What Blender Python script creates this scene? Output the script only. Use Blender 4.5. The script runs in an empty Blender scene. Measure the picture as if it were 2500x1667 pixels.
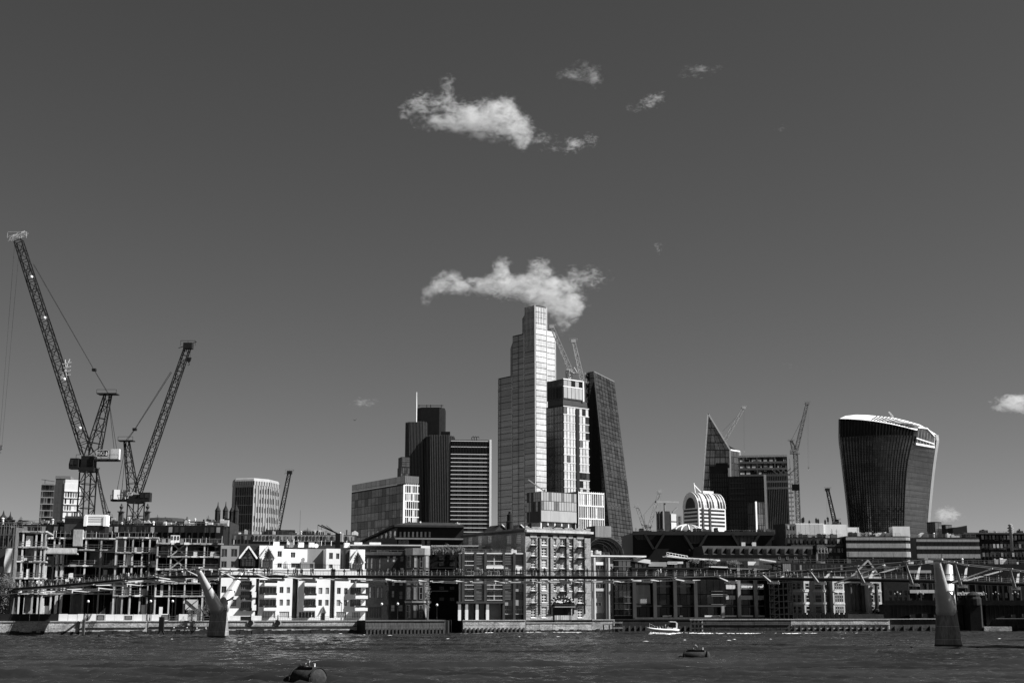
import bpy, bmesh, math, random
import numpy as np
from mathutils import Vector, Matrix
R = math.radians
rnd = random.Random(7)
SC = bpy.context.scene
COL = SC.collection

# ------------------------------------------------------------------ camera, sky, sun, exposure
FPX = 3190.0                      # focal length in photograph pixels (photograph is 2500 x 1667)
CAMH = 6.76                       # eye height above the river
PITCH = math.atan(641.5 / FPX)
cam_d = bpy.data.cameras.new('camera'); cam = bpy.data.objects.new('camera', cam_d); COL.objects.link(cam)
cam_d.sensor_width = 36.0; cam_d.lens = 36.0 * FPX / 2500.0
cam_d.clip_start = 0.5; cam_d.clip_end = 60000
cam.location = (0, 0, CAMH); cam.rotation_euler = (math.pi / 2 + PITCH, 0, 0)
SC.camera = cam

SUN_EL, SUN_AZ = 46.0, 101.0      # azimuth clockwise from the viewing direction
world = bpy.data.worlds.new('World'); SC.world = world; world.use_nodes = True
wn = world.node_tree; wn.nodes.clear()
wo = wn.nodes.new('ShaderNodeOutputWorld'); bg = wn.nodes.new('ShaderNodeBackground')
sky = wn.nodes.new('ShaderNodeTexSky'); sky.sky_type = 'NISHITA'; sky.sun_disc = False
sky.sun_elevation = R(SUN_EL); sky.sun_rotation = R(SUN_AZ); sky.altitude = 0
sky.air_density = 0.49; sky.dust_density = 0.2; sky.ozone_density = 1.0
sep = wn.nodes.new('ShaderNodeSeparateColor')      # black-and-white photograph through a red filter
wn.links.new(sky.outputs[0], sep.inputs[0]); wn.links.new(sep.outputs[0], bg.inputs[0])
bg.inputs[1].default_value = 0.05
wn.links.new(bg.outputs[0], wo.inputs[0])

sd = bpy.data.lights.new('sun', 'SUN'); sd.energy = 5.0; sd.angle = R(0.5); sd.color = (1, 1, 1)
sun = bpy.data.objects.new('sun', sd); COL.objects.link(sun)
_s = Vector((math.sin(R(SUN_AZ)) * math.cos(R(SUN_EL)), math.cos(R(SUN_AZ)) * math.cos(R(SUN_EL)), math.sin(R(SUN_EL))))
sun.rotation_euler = _s.to_track_quat('Z', 'Y').to_euler(); sun.location = (200, -100, 400)
SC.view_settings.view_transform = 'Standard'; SC.view_settings.look = 'None'
SC.view_settings.exposure = 0.95; SC.view_settings.gamma = 1.0
SC.render.engine = 'CYCLES'
SC.cycles.use_denoising = True
SC.cycles.max_bounces = 5; SC.cycles.diffuse_bounces = 2; SC.cycles.glossy_bounces = 3
SC.cycles.transparent_max_bounces = 6; SC.cycles.volume_bounces = 1
SC.cycles.caustics_reflective = False; SC.cycles.caustics_refractive = False

# ------------------------------------------------------------------ from the photograph to the place
CP, SP = math.cos(PITCH), math.sin(PITCH)
GZ = 3.0                          # level of the north bank
def ray(px, py):
    du, dv = (px - 1250.0) / FPX, (833.5 - py) / FPX
    return Vector((du, CP - dv * SP, SP + dv * CP))
def at(px, py, Y):
    d = ray(px, py); t = Y / d.y
    return Vector((d.x * t, Y, CAMH + d.z * t))
CROPS = {'z1': (0, 1140, 3.734), 'z2': (400, 1200, 3.734), 'z3': (850, 1200, 3.734), 'z4': (1250, 1200, 3.734),
         'z5': (1600, 1200, 3.734), 'z6': (1940, 1200, 3.734), 't1': (0, 540, 2.064), 't2': (840, 940, 4.02),
         't3': (1190, 720, 2.57), 't4': (1660, 960, 4.1275), 't5': (2000, 980, 4.1275), 't6': (480, 1120, 5.88),
         'k': (150, 1040, 6.03), 'l': (0, 1260, 5.2267)}
def c(k, x, y):                   # a point measured in an enlarged crop -> photograph pixel
    o = CROPS[k]
    return (o[0] + x / o[2], o[1] + y / o[2])
def cr(k, x0, y0, x1, y1):
    a, b = c(k, x0, y0), c(k, x1, y1)
    return (a[0], a[1], b[0], b[1])

# ------------------------------------------------------------------ materials
MATS = {}
def mat(name, v, rough=0.75, metal=0.0, var=0.2, scale=0.6, stretch=(1, 1, 1), bump=0.0, bscale=4.0, rand=0.0, spec=0.5, fine=0.0, grid=None):
    if name in MATS: return MATS[name]
    m = bpy.data.materials.new(name); m.use_nodes = True; nt = m.node_tree; N = nt.nodes; L = nt.links
    b = N['Principled BSDF']
    b.inputs['Roughness'].default_value = rough; b.inputs['Metallic'].default_value = metal
    b.inputs['Specular IOR Level'].default_value = spec
    geo = N.new('ShaderNodeNewGeometry'); mp = N.new('ShaderNodeMapping'); mp.inputs['Scale'].default_value = stretch
    L.new(geo.outputs['Position'], mp.inputs['Vector'])
    nz = N.new('ShaderNodeTexNoise'); nz.inputs['Scale'].default_value = scale; nz.inputs['Detail'].default_value = 5; nz.inputs['Roughness'].default_value = 0.65
    L.new(mp.outputs[0], nz.inputs['Vector'])
    mr = N.new('ShaderNodeMapRange'); mr.inputs[1].default_value = 0.25; mr.inputs[2].default_value = 0.75
    mr.inputs[3].default_value = v * (1 - var); mr.inputs[4].default_value = v * (1 + var)
    L.new(nz.outputs['Fac'], mr.inputs[0]); out = mr.outputs[0]
    if fine:
        n2 = N.new('ShaderNodeTexNoise'); n2.inputs['Scale'].default_value = scale * 9; n2.inputs['Detail'].default_value = 3
        L.new(mp.outputs[0], n2.inputs['Vector'])
        m2 = N.new('ShaderNodeMapRange'); m2.inputs[1].default_value = 0.3; m2.inputs[2].default_value = 0.7
        m2.inputs[3].default_value = 1 - fine; m2.inputs[4].default_value = 1 + fine
        L.new(n2.outputs['Fac'], m2.inputs[0])
        mu = N.new('ShaderNodeMath'); mu.operation = 'MULTIPLY'; L.new(out, mu.inputs[0]); L.new(m2.outputs[0], mu.inputs[1]); out = mu.outputs[0]
    if rand:
        oi = N.new('ShaderNodeObjectInfo'); m3 = N.new('ShaderNodeMapRange')
        m3.inputs[3].default_value = 1 - rand; m3.inputs[4].default_value = 1 + rand
        L.new(oi.outputs['Random'], m3.inputs[0])
        mu = N.new('ShaderNodeMath'); mu.operation = 'MULTIPLY'; L.new(out, mu.inputs[0]); L.new(m3.outputs[0], mu.inputs[1]); out = mu.outputs[0]
    if grid:                      # pane-to-pane tone and fine joints inside a glazing unit
        sp = N.new('ShaderNodeSeparateXYZ'); L.new(geo.outputs['Position'], sp.inputs[0])
        ad = N.new('ShaderNodeMath'); ad.operation = 'ADD'; L.new(sp.outputs[0], ad.inputs[0]); L.new(sp.outputs[1], ad.inputs[1])
        cb = N.new('ShaderNodeCombineXYZ'); L.new(ad.outputs[0], cb.inputs[0]); L.new(sp.outputs[2], cb.inputs[1])
        br = N.new('ShaderNodeTexBrick'); br.offset = 0.0; br.inputs['Scale'].default_value = 1.0; br.inputs['Mortar Size'].default_value = 0.14
        br.inputs['Brick Width'].default_value = grid[0]; br.inputs['Row Height'].default_value = grid[1]
        for q, g_ in (('Color1', 1 - grid[2]), ('Color2', 1 + grid[2]), ('Mortar', 0.55)): br.inputs[q].default_value = (g_, g_, g_, 1)
        L.new(cb.outputs[0], br.inputs['Vector'])
        mu = N.new('ShaderNodeMath'); mu.operation = 'MULTIPLY'; L.new(out, mu.inputs[0]); L.new(br.outputs['Color'], mu.inputs[1]); out = mu.outputs[0]
    L.new(out, b.inputs['Base Color'])
    if bump:
        bn = N.new('ShaderNodeTexNoise'); bn.inputs['Scale'].default_value = bscale; bn.inputs['Detail'].default_value = 4
        L.new(mp.outputs[0], bn.inputs['Vector'])
        bp = N.new('ShaderNodeBump'); bp.inputs['Strength'].default_value = bump; bp.inputs['Distance'].default_value = 0.1
        L.new(bn.outputs['Fac'], bp.inputs['Height']); L.new(bp.outputs[0], b.inputs['Normal'])
    MATS[name] = m
    return m
STREAK = (1, 1, 0.22)
mat('concrete', 0.3, 0.85, var=0.4, scale=0.5, stretch=STREAK, fine=0.25, bump=0.3)
mat('concrete_pale', 0.46, 0.85, var=0.3, scale=0.5, stretch=STREAK, fine=0.2, bump=0.2)
mat('concrete_dark', 0.10, 0.85, var=0.4, scale=0.5, stretch=STREAK, fine=0.3, spec=0.12)
mat('rib_grey', 0.13, 0.5, var=0.2, spec=0.2)
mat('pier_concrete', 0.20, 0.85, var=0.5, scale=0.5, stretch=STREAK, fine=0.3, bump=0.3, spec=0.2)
mat('river_wall', 0.36, 0.9, var=0.6, scale=0.35, stretch=(1, 1, 1.6), fine=0.45, bump=0.6, bscale=2)
mat('weed', 0.035, 0.9, var=0.6, scale=0.5, fine=0.5, bump=0.5, spec=0.12)
mat('white_render', 0.80, 0.7, var=0.07, scale=0.25, stretch=STREAK, fine=0.03)
mat('white_paint', 0.75, 0.5, var=0.12, scale=0.8, stretch=STREAK)
mat('grey_render', 0.22, 0.8, var=0.15, scale=0.3, stretch=STREAK)
mat('grey_panel', 0.30, 0.6, var=0.15, scale=0.4, stretch=STREAK, rand=0.12)
mat('pale_panel', 0.50, 0.55, var=0.12, scale=0.4, stretch=STREAK, rand=0.12)
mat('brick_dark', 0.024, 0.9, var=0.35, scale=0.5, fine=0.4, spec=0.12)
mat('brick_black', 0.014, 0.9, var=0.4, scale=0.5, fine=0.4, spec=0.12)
mat('brick_mid', 0.24, 0.9, var=0.3, scale=0.35, fine=0.35, bump=0.3)
mat('stone', 0.25, 0.85, var=0.25, scale=0.4, stretch=STREAK, fine=0.2)
mat('stone_dark', 0.06, 0.85, var=0.3, scale=0.4, stretch=STREAK, fine=0.25, spec=0.12)
mat('stone_black', 0.025, 0.85, var=0.4, scale=0.4, fine=0.3, spec=0.12)
mat('slate', 0.03, 0.7, var=0.35, scale=0.6, fine=0.3, spec=0.12)
mat('lead_roof', 0.07, 0.6, var=0.3, scale=0.3, fine=0.2, spec=0.12)
mat('black_clad', 0.012, 0.5, var=0.3, scale=0.4, spec=0.12)
mat('dark_clad', 0.025, 0.5, var=0.25, scale=0.4, spec=0.12)
mat('mid_clad', 0.06, 0.5, var=0.2, scale=0.4, spec=0.12)
mat('steel_dark', 0.02, 0.5, metal=0.2, var=0.3, spec=0.12)
mat('steel_grey', 0.20, 0.45, metal=0.3, var=0.2)
mat('steel_pale', 0.55, 0.4, metal=0.2, var=0.2)
mat('steel_bright', 0.55, 0.38, metal=0.35, var=0.15, scale=0.8)
mat('crane_dark', 0.018, 0.6, var=0.4, scale=1.5, spec=0.12)
mat('crane_red', 0.10, 0.6, var=0.4, scale=1.5)
mat('crane_pale', 0.45, 0.6, var=0.4, scale=1.5)
mat('gravel_roof', 0.12, 0.95, var=0.4, scale=0.5, fine=0.3, spec=0.12)
mat('glass_dark', 0.02, 0.12, var=0.5, scale=0.15, rand=0.8, spec=0.6)
mat('glass_black', 0.006, 0.15, var=0.4, scale=0.2, rand=0.7, spec=0.35)
mat('glass_blind', 0.28, 0.25, var=0.3, scale=0.5, rand=0.5, spec=0.6)
mat('glass_grey', 0.22, 0.18, metal=0.85, var=0.12, scale=0.06, rand=0.10, grid=(2.4, 3.6, 0.15))
mat('glass_deep', 0.085, 0.2, metal=0.8, var=0.5, scale=0.03, rand=0.15, grid=(2.4, 3.6, 0.3))
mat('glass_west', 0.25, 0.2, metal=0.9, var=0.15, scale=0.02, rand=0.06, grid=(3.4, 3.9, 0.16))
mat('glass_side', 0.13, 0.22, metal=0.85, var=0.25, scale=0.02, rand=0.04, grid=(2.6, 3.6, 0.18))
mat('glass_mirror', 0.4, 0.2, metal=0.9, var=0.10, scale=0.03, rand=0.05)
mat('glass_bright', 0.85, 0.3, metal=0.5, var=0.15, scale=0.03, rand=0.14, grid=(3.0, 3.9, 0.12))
mat('glass_smoke', 0.10, 0.16, metal=0.8, var=0.3, scale=0.05, rand=0.25, grid=(2.4, 3.4, 0.3))
mat('glass_soot', 0.028, 0.2, metal=0.7, var=0.4, scale=0.05, rand=0.45)
mat('foliage', 0.05, 0.8, var=0.5, scale=0.7, rand=0.0)
mat('foliage_pale', 0.12, 0.8, var=0.5, scale=0.9)
mat('bark', 0.05, 0.9, var=0.4)
mat('cloth_black', 0.010, 0.9, var=0.3, spec=0.12)
mat('cloth_dark', 0.03, 0.9, var=0.3, spec=0.12)
mat('cloth_grey', 0.14, 0.9, var=0.3)
mat('cloth_white', 0.6, 0.9, var=0.2)
mat('skin', 0.30, 0.6, var=0.1)
mat('rope', 0.03, 0.7, var=0.2, spec=0.12)
mat('rubber', 0.012, 0.7, var=0.3, spec=0.12)
mat('rust', 0.03, 0.8, var=0.6, scale=2, fine=0.4, bump=0.3, spec=0.12)
mat('timber', 0.07, 0.85, var=0.5, scale=1.2, fine=0.4, spec=0.12)
mat('ground', 0.10, 0.95, var=0.4, scale=0.1, spec=0.12)
mat('paving', 0.22, 0.9, var=0.3, scale=0.5)
mat('foam', 0.75, 0.9, var=0.2, scale=2)
mat('sign_dark', 0.015, 0.5, var=0.1, spec=0.12)

# ------------------------------------------------------------------ mesh builder
class MB:
    def __init__(s): s.v = []; s.f = []; s.mi = []; s.xf = None
    def pt(s, p):
        p = Vector(p); s.v.append(tuple(s.xf @ p) if s.xf else tuple(p)); return len(s.v) - 1
    def face(s, pts, mi=0):
        s.f.append([s.pt(p) for p in pts]); s.mi.append(mi)
    def idx(s, ids, mi=0): s.f.append(list(ids)); s.mi.append(mi)
    def box(s, x0, x1, y0, y1, z0, z1, mi=0):
        a = [s.pt(p) for p in ((x0, y0, z0), (x1, y0, z0), (x1, y1, z0), (x0, y1, z0), (x0, y0, z1), (x1, y0, z1), (x1, y1, z1), (x0, y1, z1))]
        for q in ((0, 3, 2, 1), (4, 5, 6, 7), (0, 1, 5, 4), (1, 2, 6, 5), (2, 3, 7, 6), (3, 0, 4, 7)): s.idx([a[i] for i in q], mi)
    def bar(s, p, q, w, h=None, mi=0, caps=True):
        p, q = Vector(p), Vector(q); d = q - p
        if d.length < 1e-6: return
        d.normalize(); h = h or w
        u = Vector((0, 0, 1)).cross(d) if abs(d.z) < 0.95 else Vector((0, 1, 0)).cross(d)
        u.normalize(); n = d.cross(u)
        u = u * w / 2; n = n * h / 2
        a = [s.pt(x) for x in (p - u - n, p + u - n, p + u + n, p - u + n, q - u - n, q + u - n, q + u + n, q - u + n)]
        for k in ((0, 1, 5, 4), (1, 2, 6, 5), (2, 3, 7, 6), (3, 0, 4, 7)): s.idx([a[i] for i in k], mi)
        if caps: s.idx([a[i] for i in (3, 2, 1, 0)], mi); s.idx([a[i] for i in (4, 5, 6, 7)], mi)
    def tube(s, pts, r, n=6, mi=0, caps=True):
        pts = [Vector(p) for p in pts]; m = len(pts)
        rs = r if isinstance(r, (list, tuple)) else [r] * m
        rings = []
        for i, p in enumerate(pts):
            d = (pts[min(i + 1, m - 1)] - pts[max(i - 1, 0)]).normalized()
            u = Vector((0, 0, 1)).cross(d) if abs(d.z) < 0.95 else Vector((0, 1, 0)).cross(d)
            u.normalize(); w = d.cross(u)
            rings.append([s.pt(p + (u * math.cos(2 * math.pi * k / n) + w * math.sin(2 * math.pi * k / n)) * rs[i]) for k in range(n)])
        for i in range(m - 1):
            for k in range(n):
                s.idx((rings[i][k], rings[i][(k + 1) % n], rings[i + 1][(k + 1) % n], rings[i + 1][k]), mi)
        if caps: s.idx(rings[0][::-1], mi); s.idx(rings[-1], mi)
    def loft(s, rings, mi=0, caps=True, closed=True):
        ids = [[s.pt(p) for p in r] for r in rings]; n = len(ids[0])
        for i in range(len(ids) - 1):
            for k in range(n if closed else n - 1):
                s.idx((ids[i][k], ids[i][(k + 1) % n], ids[i + 1][(k + 1) % n], ids[i + 1][k]), mi)
        if caps: s.idx(ids[0][::-1], mi); s.idx(ids[-1], mi)
    def prism(s, poly, y0, y1, mi=0):         # polygon in x,z pushed through y
        a = [s.pt((x, y0, z)) for x, z in poly]; b = [s.pt((x, y1, z)) for x, z in poly]; n = len(poly)
        s.idx(a, mi); s.idx(b[::-1], mi)
        for k in range(n): s.idx((a[k], b[k], b[(k + 1) % n], a[(k + 1) % n]), mi)
    def column(s, poly, z0, z1, mi=0):        # polygon in x,y raised through z
        a = [s.pt((x, y, z0)) for x, y in poly]; b = [s.pt((x, y, z1)) for x, y in poly]; n = len(poly)
        s.idx(a[::-1], mi); s.idx(b, mi)
        for k in range(n): s.idx((a[k], a[(k + 1) % n], b[(k + 1) % n], b[k]), mi)
    def lathe(s, prof, n=16, mi=0, cx=0, cy=0):
        rings = [[(cx + r * math.cos(2 * math.pi * k / n), cy + r * math.sin(2 * math.pi * k / n), z) for k in range(n)] for r, z in prof]
        s.loft(rings, mi)
    def wall(s, x0, x1, z0, z1, openings=(), depth=0.3, mi=0, rmi=None):   # a wall in the x,z plane that faces -y, with real openings
        ops = []
        for o in openings:
            a, b, d, e = max(o[0], x0), max(o[1], z0), min(o[2], x1), min(o[3], z1)
            if d - a > 0.02 and e - b > 0.02: ops.append((a, b, d, e, o[4] if len(o) > 4 else depth))
        rd = lambda q: round(q, 3)
        xs = sorted({rd(x0), rd(x1)} | {rd(o[0]) for o in ops} | {rd(o[2]) for o in ops})
        zs = sorted({rd(z0), rd(z1)} | {rd(o[1]) for o in ops} | {rd(o[3]) for o in ops})
        for i in range(len(xs) - 1):
            j = 0; cx = (xs[i] + xs[i + 1]) / 2
            while j < len(zs) - 1:
                inside = lambda jj: any(o[0] < cx < o[2] and o[1] < (zs[jj] + zs[jj + 1]) / 2 < o[3] for o in ops)
                if inside(j): j += 1; continue
                k = j
                while k + 1 < len(zs) - 1 and not inside(k + 1): k += 1
                s.face(((xs[i], 0, zs[j]), (xs[i + 1], 0, zs[j]), (xs[i + 1], 0, zs[k + 1]), (xs[i], 0, zs[k + 1])), mi); j = k + 1
        r = mi if rmi is None else rmi
        for a, b, d, e, dp in ops:
            s.face(((a, 0, b), (a, dp, b), (d, dp, b), (d, 0, b)), r); s.face(((a, 0, e), (d, 0, e), (d, dp, e), (a, dp, e)), r)
            s.face(((a, 0, b), (a, 0, e), (a, dp, e), (a, dp, b)), r); s.face(((d, 0, b), (d, dp, b), (d, dp, e), (d, 0, e)), r)
            s.face(((a, dp, b), (a, dp, e), (d, dp, e), (d, dp, b)), r)
    def mesh(s, name, mats, smooth=False):
        me = bpy.data.meshes.new(name); me.from_pydata(s.v, [], s.f)
        for m in (mats if isinstance(mats, (list, tuple)) else [mats]): me.materials.append(MATS[m] if isinstance(m, str) else m)
        if any(s.mi): me.polygons.foreach_set('material_index', s.mi)
        if smooth: me.polygons.foreach_set('use_smooth', [True] * len(s.f))
        me.update(); return me
    def build(s, name, mats, parent=None, M=None, smooth=False, kind=None):
        return put(name, s.mesh(name, mats, smooth), parent, M, kind)
def put(name, me, parent=None, M=None, kind=None):
    o = bpy.data.objects.new(name, me); COL.objects.link(o)
    if parent: o.parent = parent
    if M is not None: o.matrix_basis = M
    if kind: o['kind'] = kind
    return o
def tag(o, label, cat, group=None):
    o['label'] = label; o['category'] = cat
    if group: o['group'] = group
    return o
def thing(name, label, cat, loc, rz=0.0, group=None):
    o = bpy.data.objects.new(name, None); COL.objects.link(o); o.empty_display_size = 0.5
    o.location = loc; o.rotation_euler = (0, 0, rz)
    return tag(o, label, cat, group)
BOXES = {}
def boxmesh(w, d, h, m):          # shared: x 0..w, y 0..d, z 0..h
    k = (round(w, 2), round(d, 2), round(h, 2), m)
    if k not in BOXES:
        b = MB(); b.box(0, k[0], 0, k[1], 0, k[2]); BOXES[k] = b.mesh('piece', m)
    return BOXES[k]

# ------------------------------------------------------------------ faces of buildings
class Face:                       # u runs to the viewer's right, y into the building, z up
    def __init__(s, root, ox, oy, ang):
        s.root = root; s.M = Matrix.Translation((ox, oy, 0)) @ Matrix.Rotation(ang, 4, 'Z')
        s.W = Matrix.Translation(root.location) @ Matrix.Rotation(root.rotation_euler.z, 4, 'Z') @ s.M
        s.I = s.W.inverted()
    def hit(s, px, py, y=0.0):    # where the sight line through a photograph pixel meets this face
        o = s.I @ Vector((0, 0, CAMH)); d = s.I.to_3x3() @ ray(px, py); t = (y - o.y) / d.y
        p = o + d * t
        return p.x, p.z
    def rect(s, r, y=0.0):        # pixel rectangle -> u0, z0, u1, z1
        xm, ym = (r[0] + r[2]) / 2, (r[1] + r[3]) / 2
        return (s.hit(r[0], ym, y)[0], s.hit(xm, r[3], y)[1], s.hit(r[2], ym, y)[0], s.hit(xm, r[1], y)[1])
    def add(s, name, me, u, z, y=0.0, parent=None, kind=None):
        m = s.M @ Matrix.Translation((u, y, z))
        if parent: m = parent.matrix_basis.inverted() @ m
        return put(name, me, parent or s.root, m, kind)
    def box(s, name, u0, u1, z0, z1, m, y0=-0.1, y1=0.0, parent=None):
        return s.add(name, boxmesh(u1 - u0, y1 - y0, z1 - z0, m), u0, z0, y0, parent)
    def mb(s, name, b, mats, parent=None, smooth=False, kind=None):
        return s.add(name, b.mesh(name, mats, smooth), 0, 0, 0, parent, kind)
WINS = {}
def winmesh(w, h, nv, nh, fw, m):
    k = (round(w, 2), round(h, 2), nv, nh, round(fw, 3), m)
    if k not in WINS:
        b = MB(); t = 0.12
        b.box(0, w, 0, t, 0, fw); b.box(0, w, 0, t, h - fw, h); b.box(0, fw, 0, t, fw, h - fw); b.box(w - fw, w, 0, t, fw, h - fw)
        for i in range(1, nv + 1): x = w * i / (nv + 1); b.box(x - fw / 2, x + fw / 2, 0.01, t - 0.01, fw, h - fw)
        for i in range(1, nh + 1): z = h * i / (nh + 1); b.box(fw, w - fw, 0.02, t - 0.02, z - fw / 2, z + fw / 2)
        WINS[k] = b.mesh('window_frame', m)
    return WINS[k]
def window(f, r, inset=0.2, nv=1, nh=1, fw=0.09, frame='white_paint', glass='glass_dark', name='window', px=True):
    u0, z0, u1, z1 = f.rect(r) if px else r
    w, h = round(u1 - u0, 1), round(z1 - z0, 1)
    o = f.add(name, winmesh(u1 - u0, z1 - z0, nv, nh, fw, frame), u0, z0, inset - 0.14)
    g = rnd.choice(glass) if isinstance(glass, (list, tuple)) else glass
    f.box('pane', u0 + fw * 0.5, u1 - fw * 0.5, z0 + fw * 0.5, z1 - fw * 0.5, g, inset - 0.09, inset - 0.045, parent=o)
    return o
def panes(f, u0, u1, z0, z1, nu, nz, g, m, y=-0.12, t=0.1, name='pane', joined=False, skip=0.0, gz=None):
    du, dz = (u1 - u0) / nu, (z1 - z0) / nz; gz = g if gz is None else gz
    ms = m if isinstance(m, (list, tuple)) else [m]
    if joined:
        b = MB()
        for i in range(nu):
            for j in range(nz):
                if rnd.random() < skip: continue
                yy = y + rnd.uniform(0, t * 0.4)
                b.box(u0 + i * du + g / 2, u0 + (i + 1) * du - g / 2, yy, y + t, z0 + j * dz + gz / 2, z0 + (j + 1) * dz - gz / 2, rnd.randrange(len(ms)))
        return f.mb(name, b, ms, kind='stuff')
    for i in range(nu):
        for j in range(nz):
            if rnd.random() < skip: continue
            f.add(name, boxmesh(du - g, t, dz - gz, rnd.choice(ms)), u0 + i * du + g / 2, z0 + j * dz + gz / 2, y)
def bands(f, u0, u1, zs, h, m, y=-0.25, t=0.25, name='floor_band'):
    for z in zs: f.box(name, u0, u1, z - h / 2, z + h / 2, m, y, y + t)
def fins(f, z0, z1, us, w, m, y=-0.5, t=0.5, name='fin'):
    for u in us: f.box(name, u - w / 2, u + w / 2, z0, z1, m, y, y + t)

def len_to(P, d, px, py):         # how far from P along d a vertical edge must stand to be seen at px (on row py)
    r = ray(px, py); k = r.x / r.y
    return (k * P.y - P.x) / (d.x - k * d.y)
BLDS = {}
class Bld:                        # a building with its near corner at px xC; left face to xL, right face to xR, roof at yT
    def __init__(s, name, label, cat, xL, xC, xR, py, yT, Y, yaw=40.0, group=None, wy=None, wx=None, base=GZ):
        a = R(yaw); P = at(xC, py, Y)
        s.root = thing(name, label, cat, (P.x, Y, base), a, group)
        dx = Vector((math.cos(a), math.sin(a), 0)); dy = Vector((-math.sin(a), math.cos(a), 0))
        s.wx = wx if wx else len_to(P, dx, xR, py)
        s.wy = wy if wy else len_to(P, dy, xL, py)
        s.h = at(xC, yT, Y).z - base; BLDS[name] = s
        s.front = Face(s.root, 0, 0, 0.0)
        s.left = Face(s.root, 0, s.wy, -math.pi / 2)
        s.right = Face(s.root, s.wx, 0, math.pi / 2)
    def zat(s, py, f=None):       # height above the base of a row, on the near corner
        return at(1250, py, s.root.location.y).z - s.root.location.z
    def body(s, m, z0=0.0, z1=None, x0=0.0, x1=None, y0=0.0, y1=None, front=(), left=(), right=(), depth=0.3, name='wall', roof=None, rmi=None):
        x1 = s.wx if x1 is None else x1; y1 = s.wy if y1 is None else y1; z1 = s.h if z1 is None else z1
        b = MB(); T = Matrix.Translation
        mats = [m, roof or m] + ([rmi] if rmi else [])
        k = 2 if rmi else 0
        b.xf = T((x0, y0, 0)); b.wall(0, x1 - x0, z0, z1, [(o[0] - x0, o[1], o[2] - x0) + tuple(o[3:]) for o in front], depth, 0, k)
        b.xf = T((x0, y1, 0)) @ Matrix.Rotation(-math.pi / 2, 4, 'Z')
        off = s.wy - y1
        b.wall(0, y1 - y0, z0, z1, [(o[0] - off, o[1], o[2] - off) + tuple(o[3:]) for o in left], depth, 0, k)
        b.xf = T((x1, y0, 0)) @ Matrix.Rotation(math.pi / 2, 4, 'Z'); b.wall(0, y1 - y0, z0, z1, right, depth, 0, k)
        b.xf = None
        b.face(((x1, y1, z0), (x0, y1, z0), (x0, y1, z1), (x1, y1, z1)), 0)
        b.face(((x0, y0, z1), (x1, y0, z1), (x1, y1, z1), (x0, y1, z1)), 1)
        b.face(((x0, y0, z0), (x0, y1, z0), (x1, y1, z0), (x1, y0, z0)), 0)
        return b.build(name, mats, s.root)
    def slab(s, name, x0, x1, y0, y1, z0, z1, m, parent=None):
        b = MB(); b.box(x0, x1, y0, y1, z0, z1); return b.build(name, m, parent or s.root)
def lattice(b, p0, p1, w0, w1, n, cr_=0.12, br=0.07, mi=0, side=None, tri=False):
    p0, p1 = Vector(p0), Vector(p1); d = (p1 - p0).normalized()
    u = Vector(side) if side else (Vector((0, 1, 0)) if abs(d.y) < 0.9 else Vector((1, 0, 0)))
    u = (u - d * u.dot(d)).normalized(); w = d.cross(u)
    offs = [(-1, -1), (1, -1), (1, 1), (-1, 1)] if not tri else [(-1, -0.8), (1, -0.8), (0, 1)]
    ring = lambda t: [p0.lerp(p1, t) + (u * a + w * e) * (w0 + (w1 - w0) * t) / 2 for a, e in offs]
    k = len(offs); A = ring(0)
    Z = ring(1)
    for i in range(k): b.bar(A[i], Z[i], cr_, mi=mi, caps=False)
    prev = A
    for j in range(1, n + 1):
        cur = ring(j / n)
        for i in range(k):
            b.bar(cur[i], cur[(i + 1) % k], br, mi=mi, caps=False)
            if (i + j) % 2: b.bar(prev[i], cur[(i + 1) % k], br, mi=mi, caps=False)
            else: b.bar(prev[(i + 1) % k], cur[i], br, mi=mi, caps=False)
        prev = cur
def text_mesh(s, size, depth, m):
    cu = bpy.data.curves.new('lettering', 'FONT'); cu.body = s; cu.size = size; cu.extrude = depth; cu.align_x = 'CENTER'; cu.align_y = 'CENTER'
    o = bpy.data.objects.new('lettering_source', cu); COL.objects.link(o)
    me = bpy.data.meshes.new_from_object(o.evaluated_get(bpy.context.evaluated_depsgraph_get()))
    bpy.data.objects.remove(o); me.materials.clear(); me.materials.append(MATS[m]); return me

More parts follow.
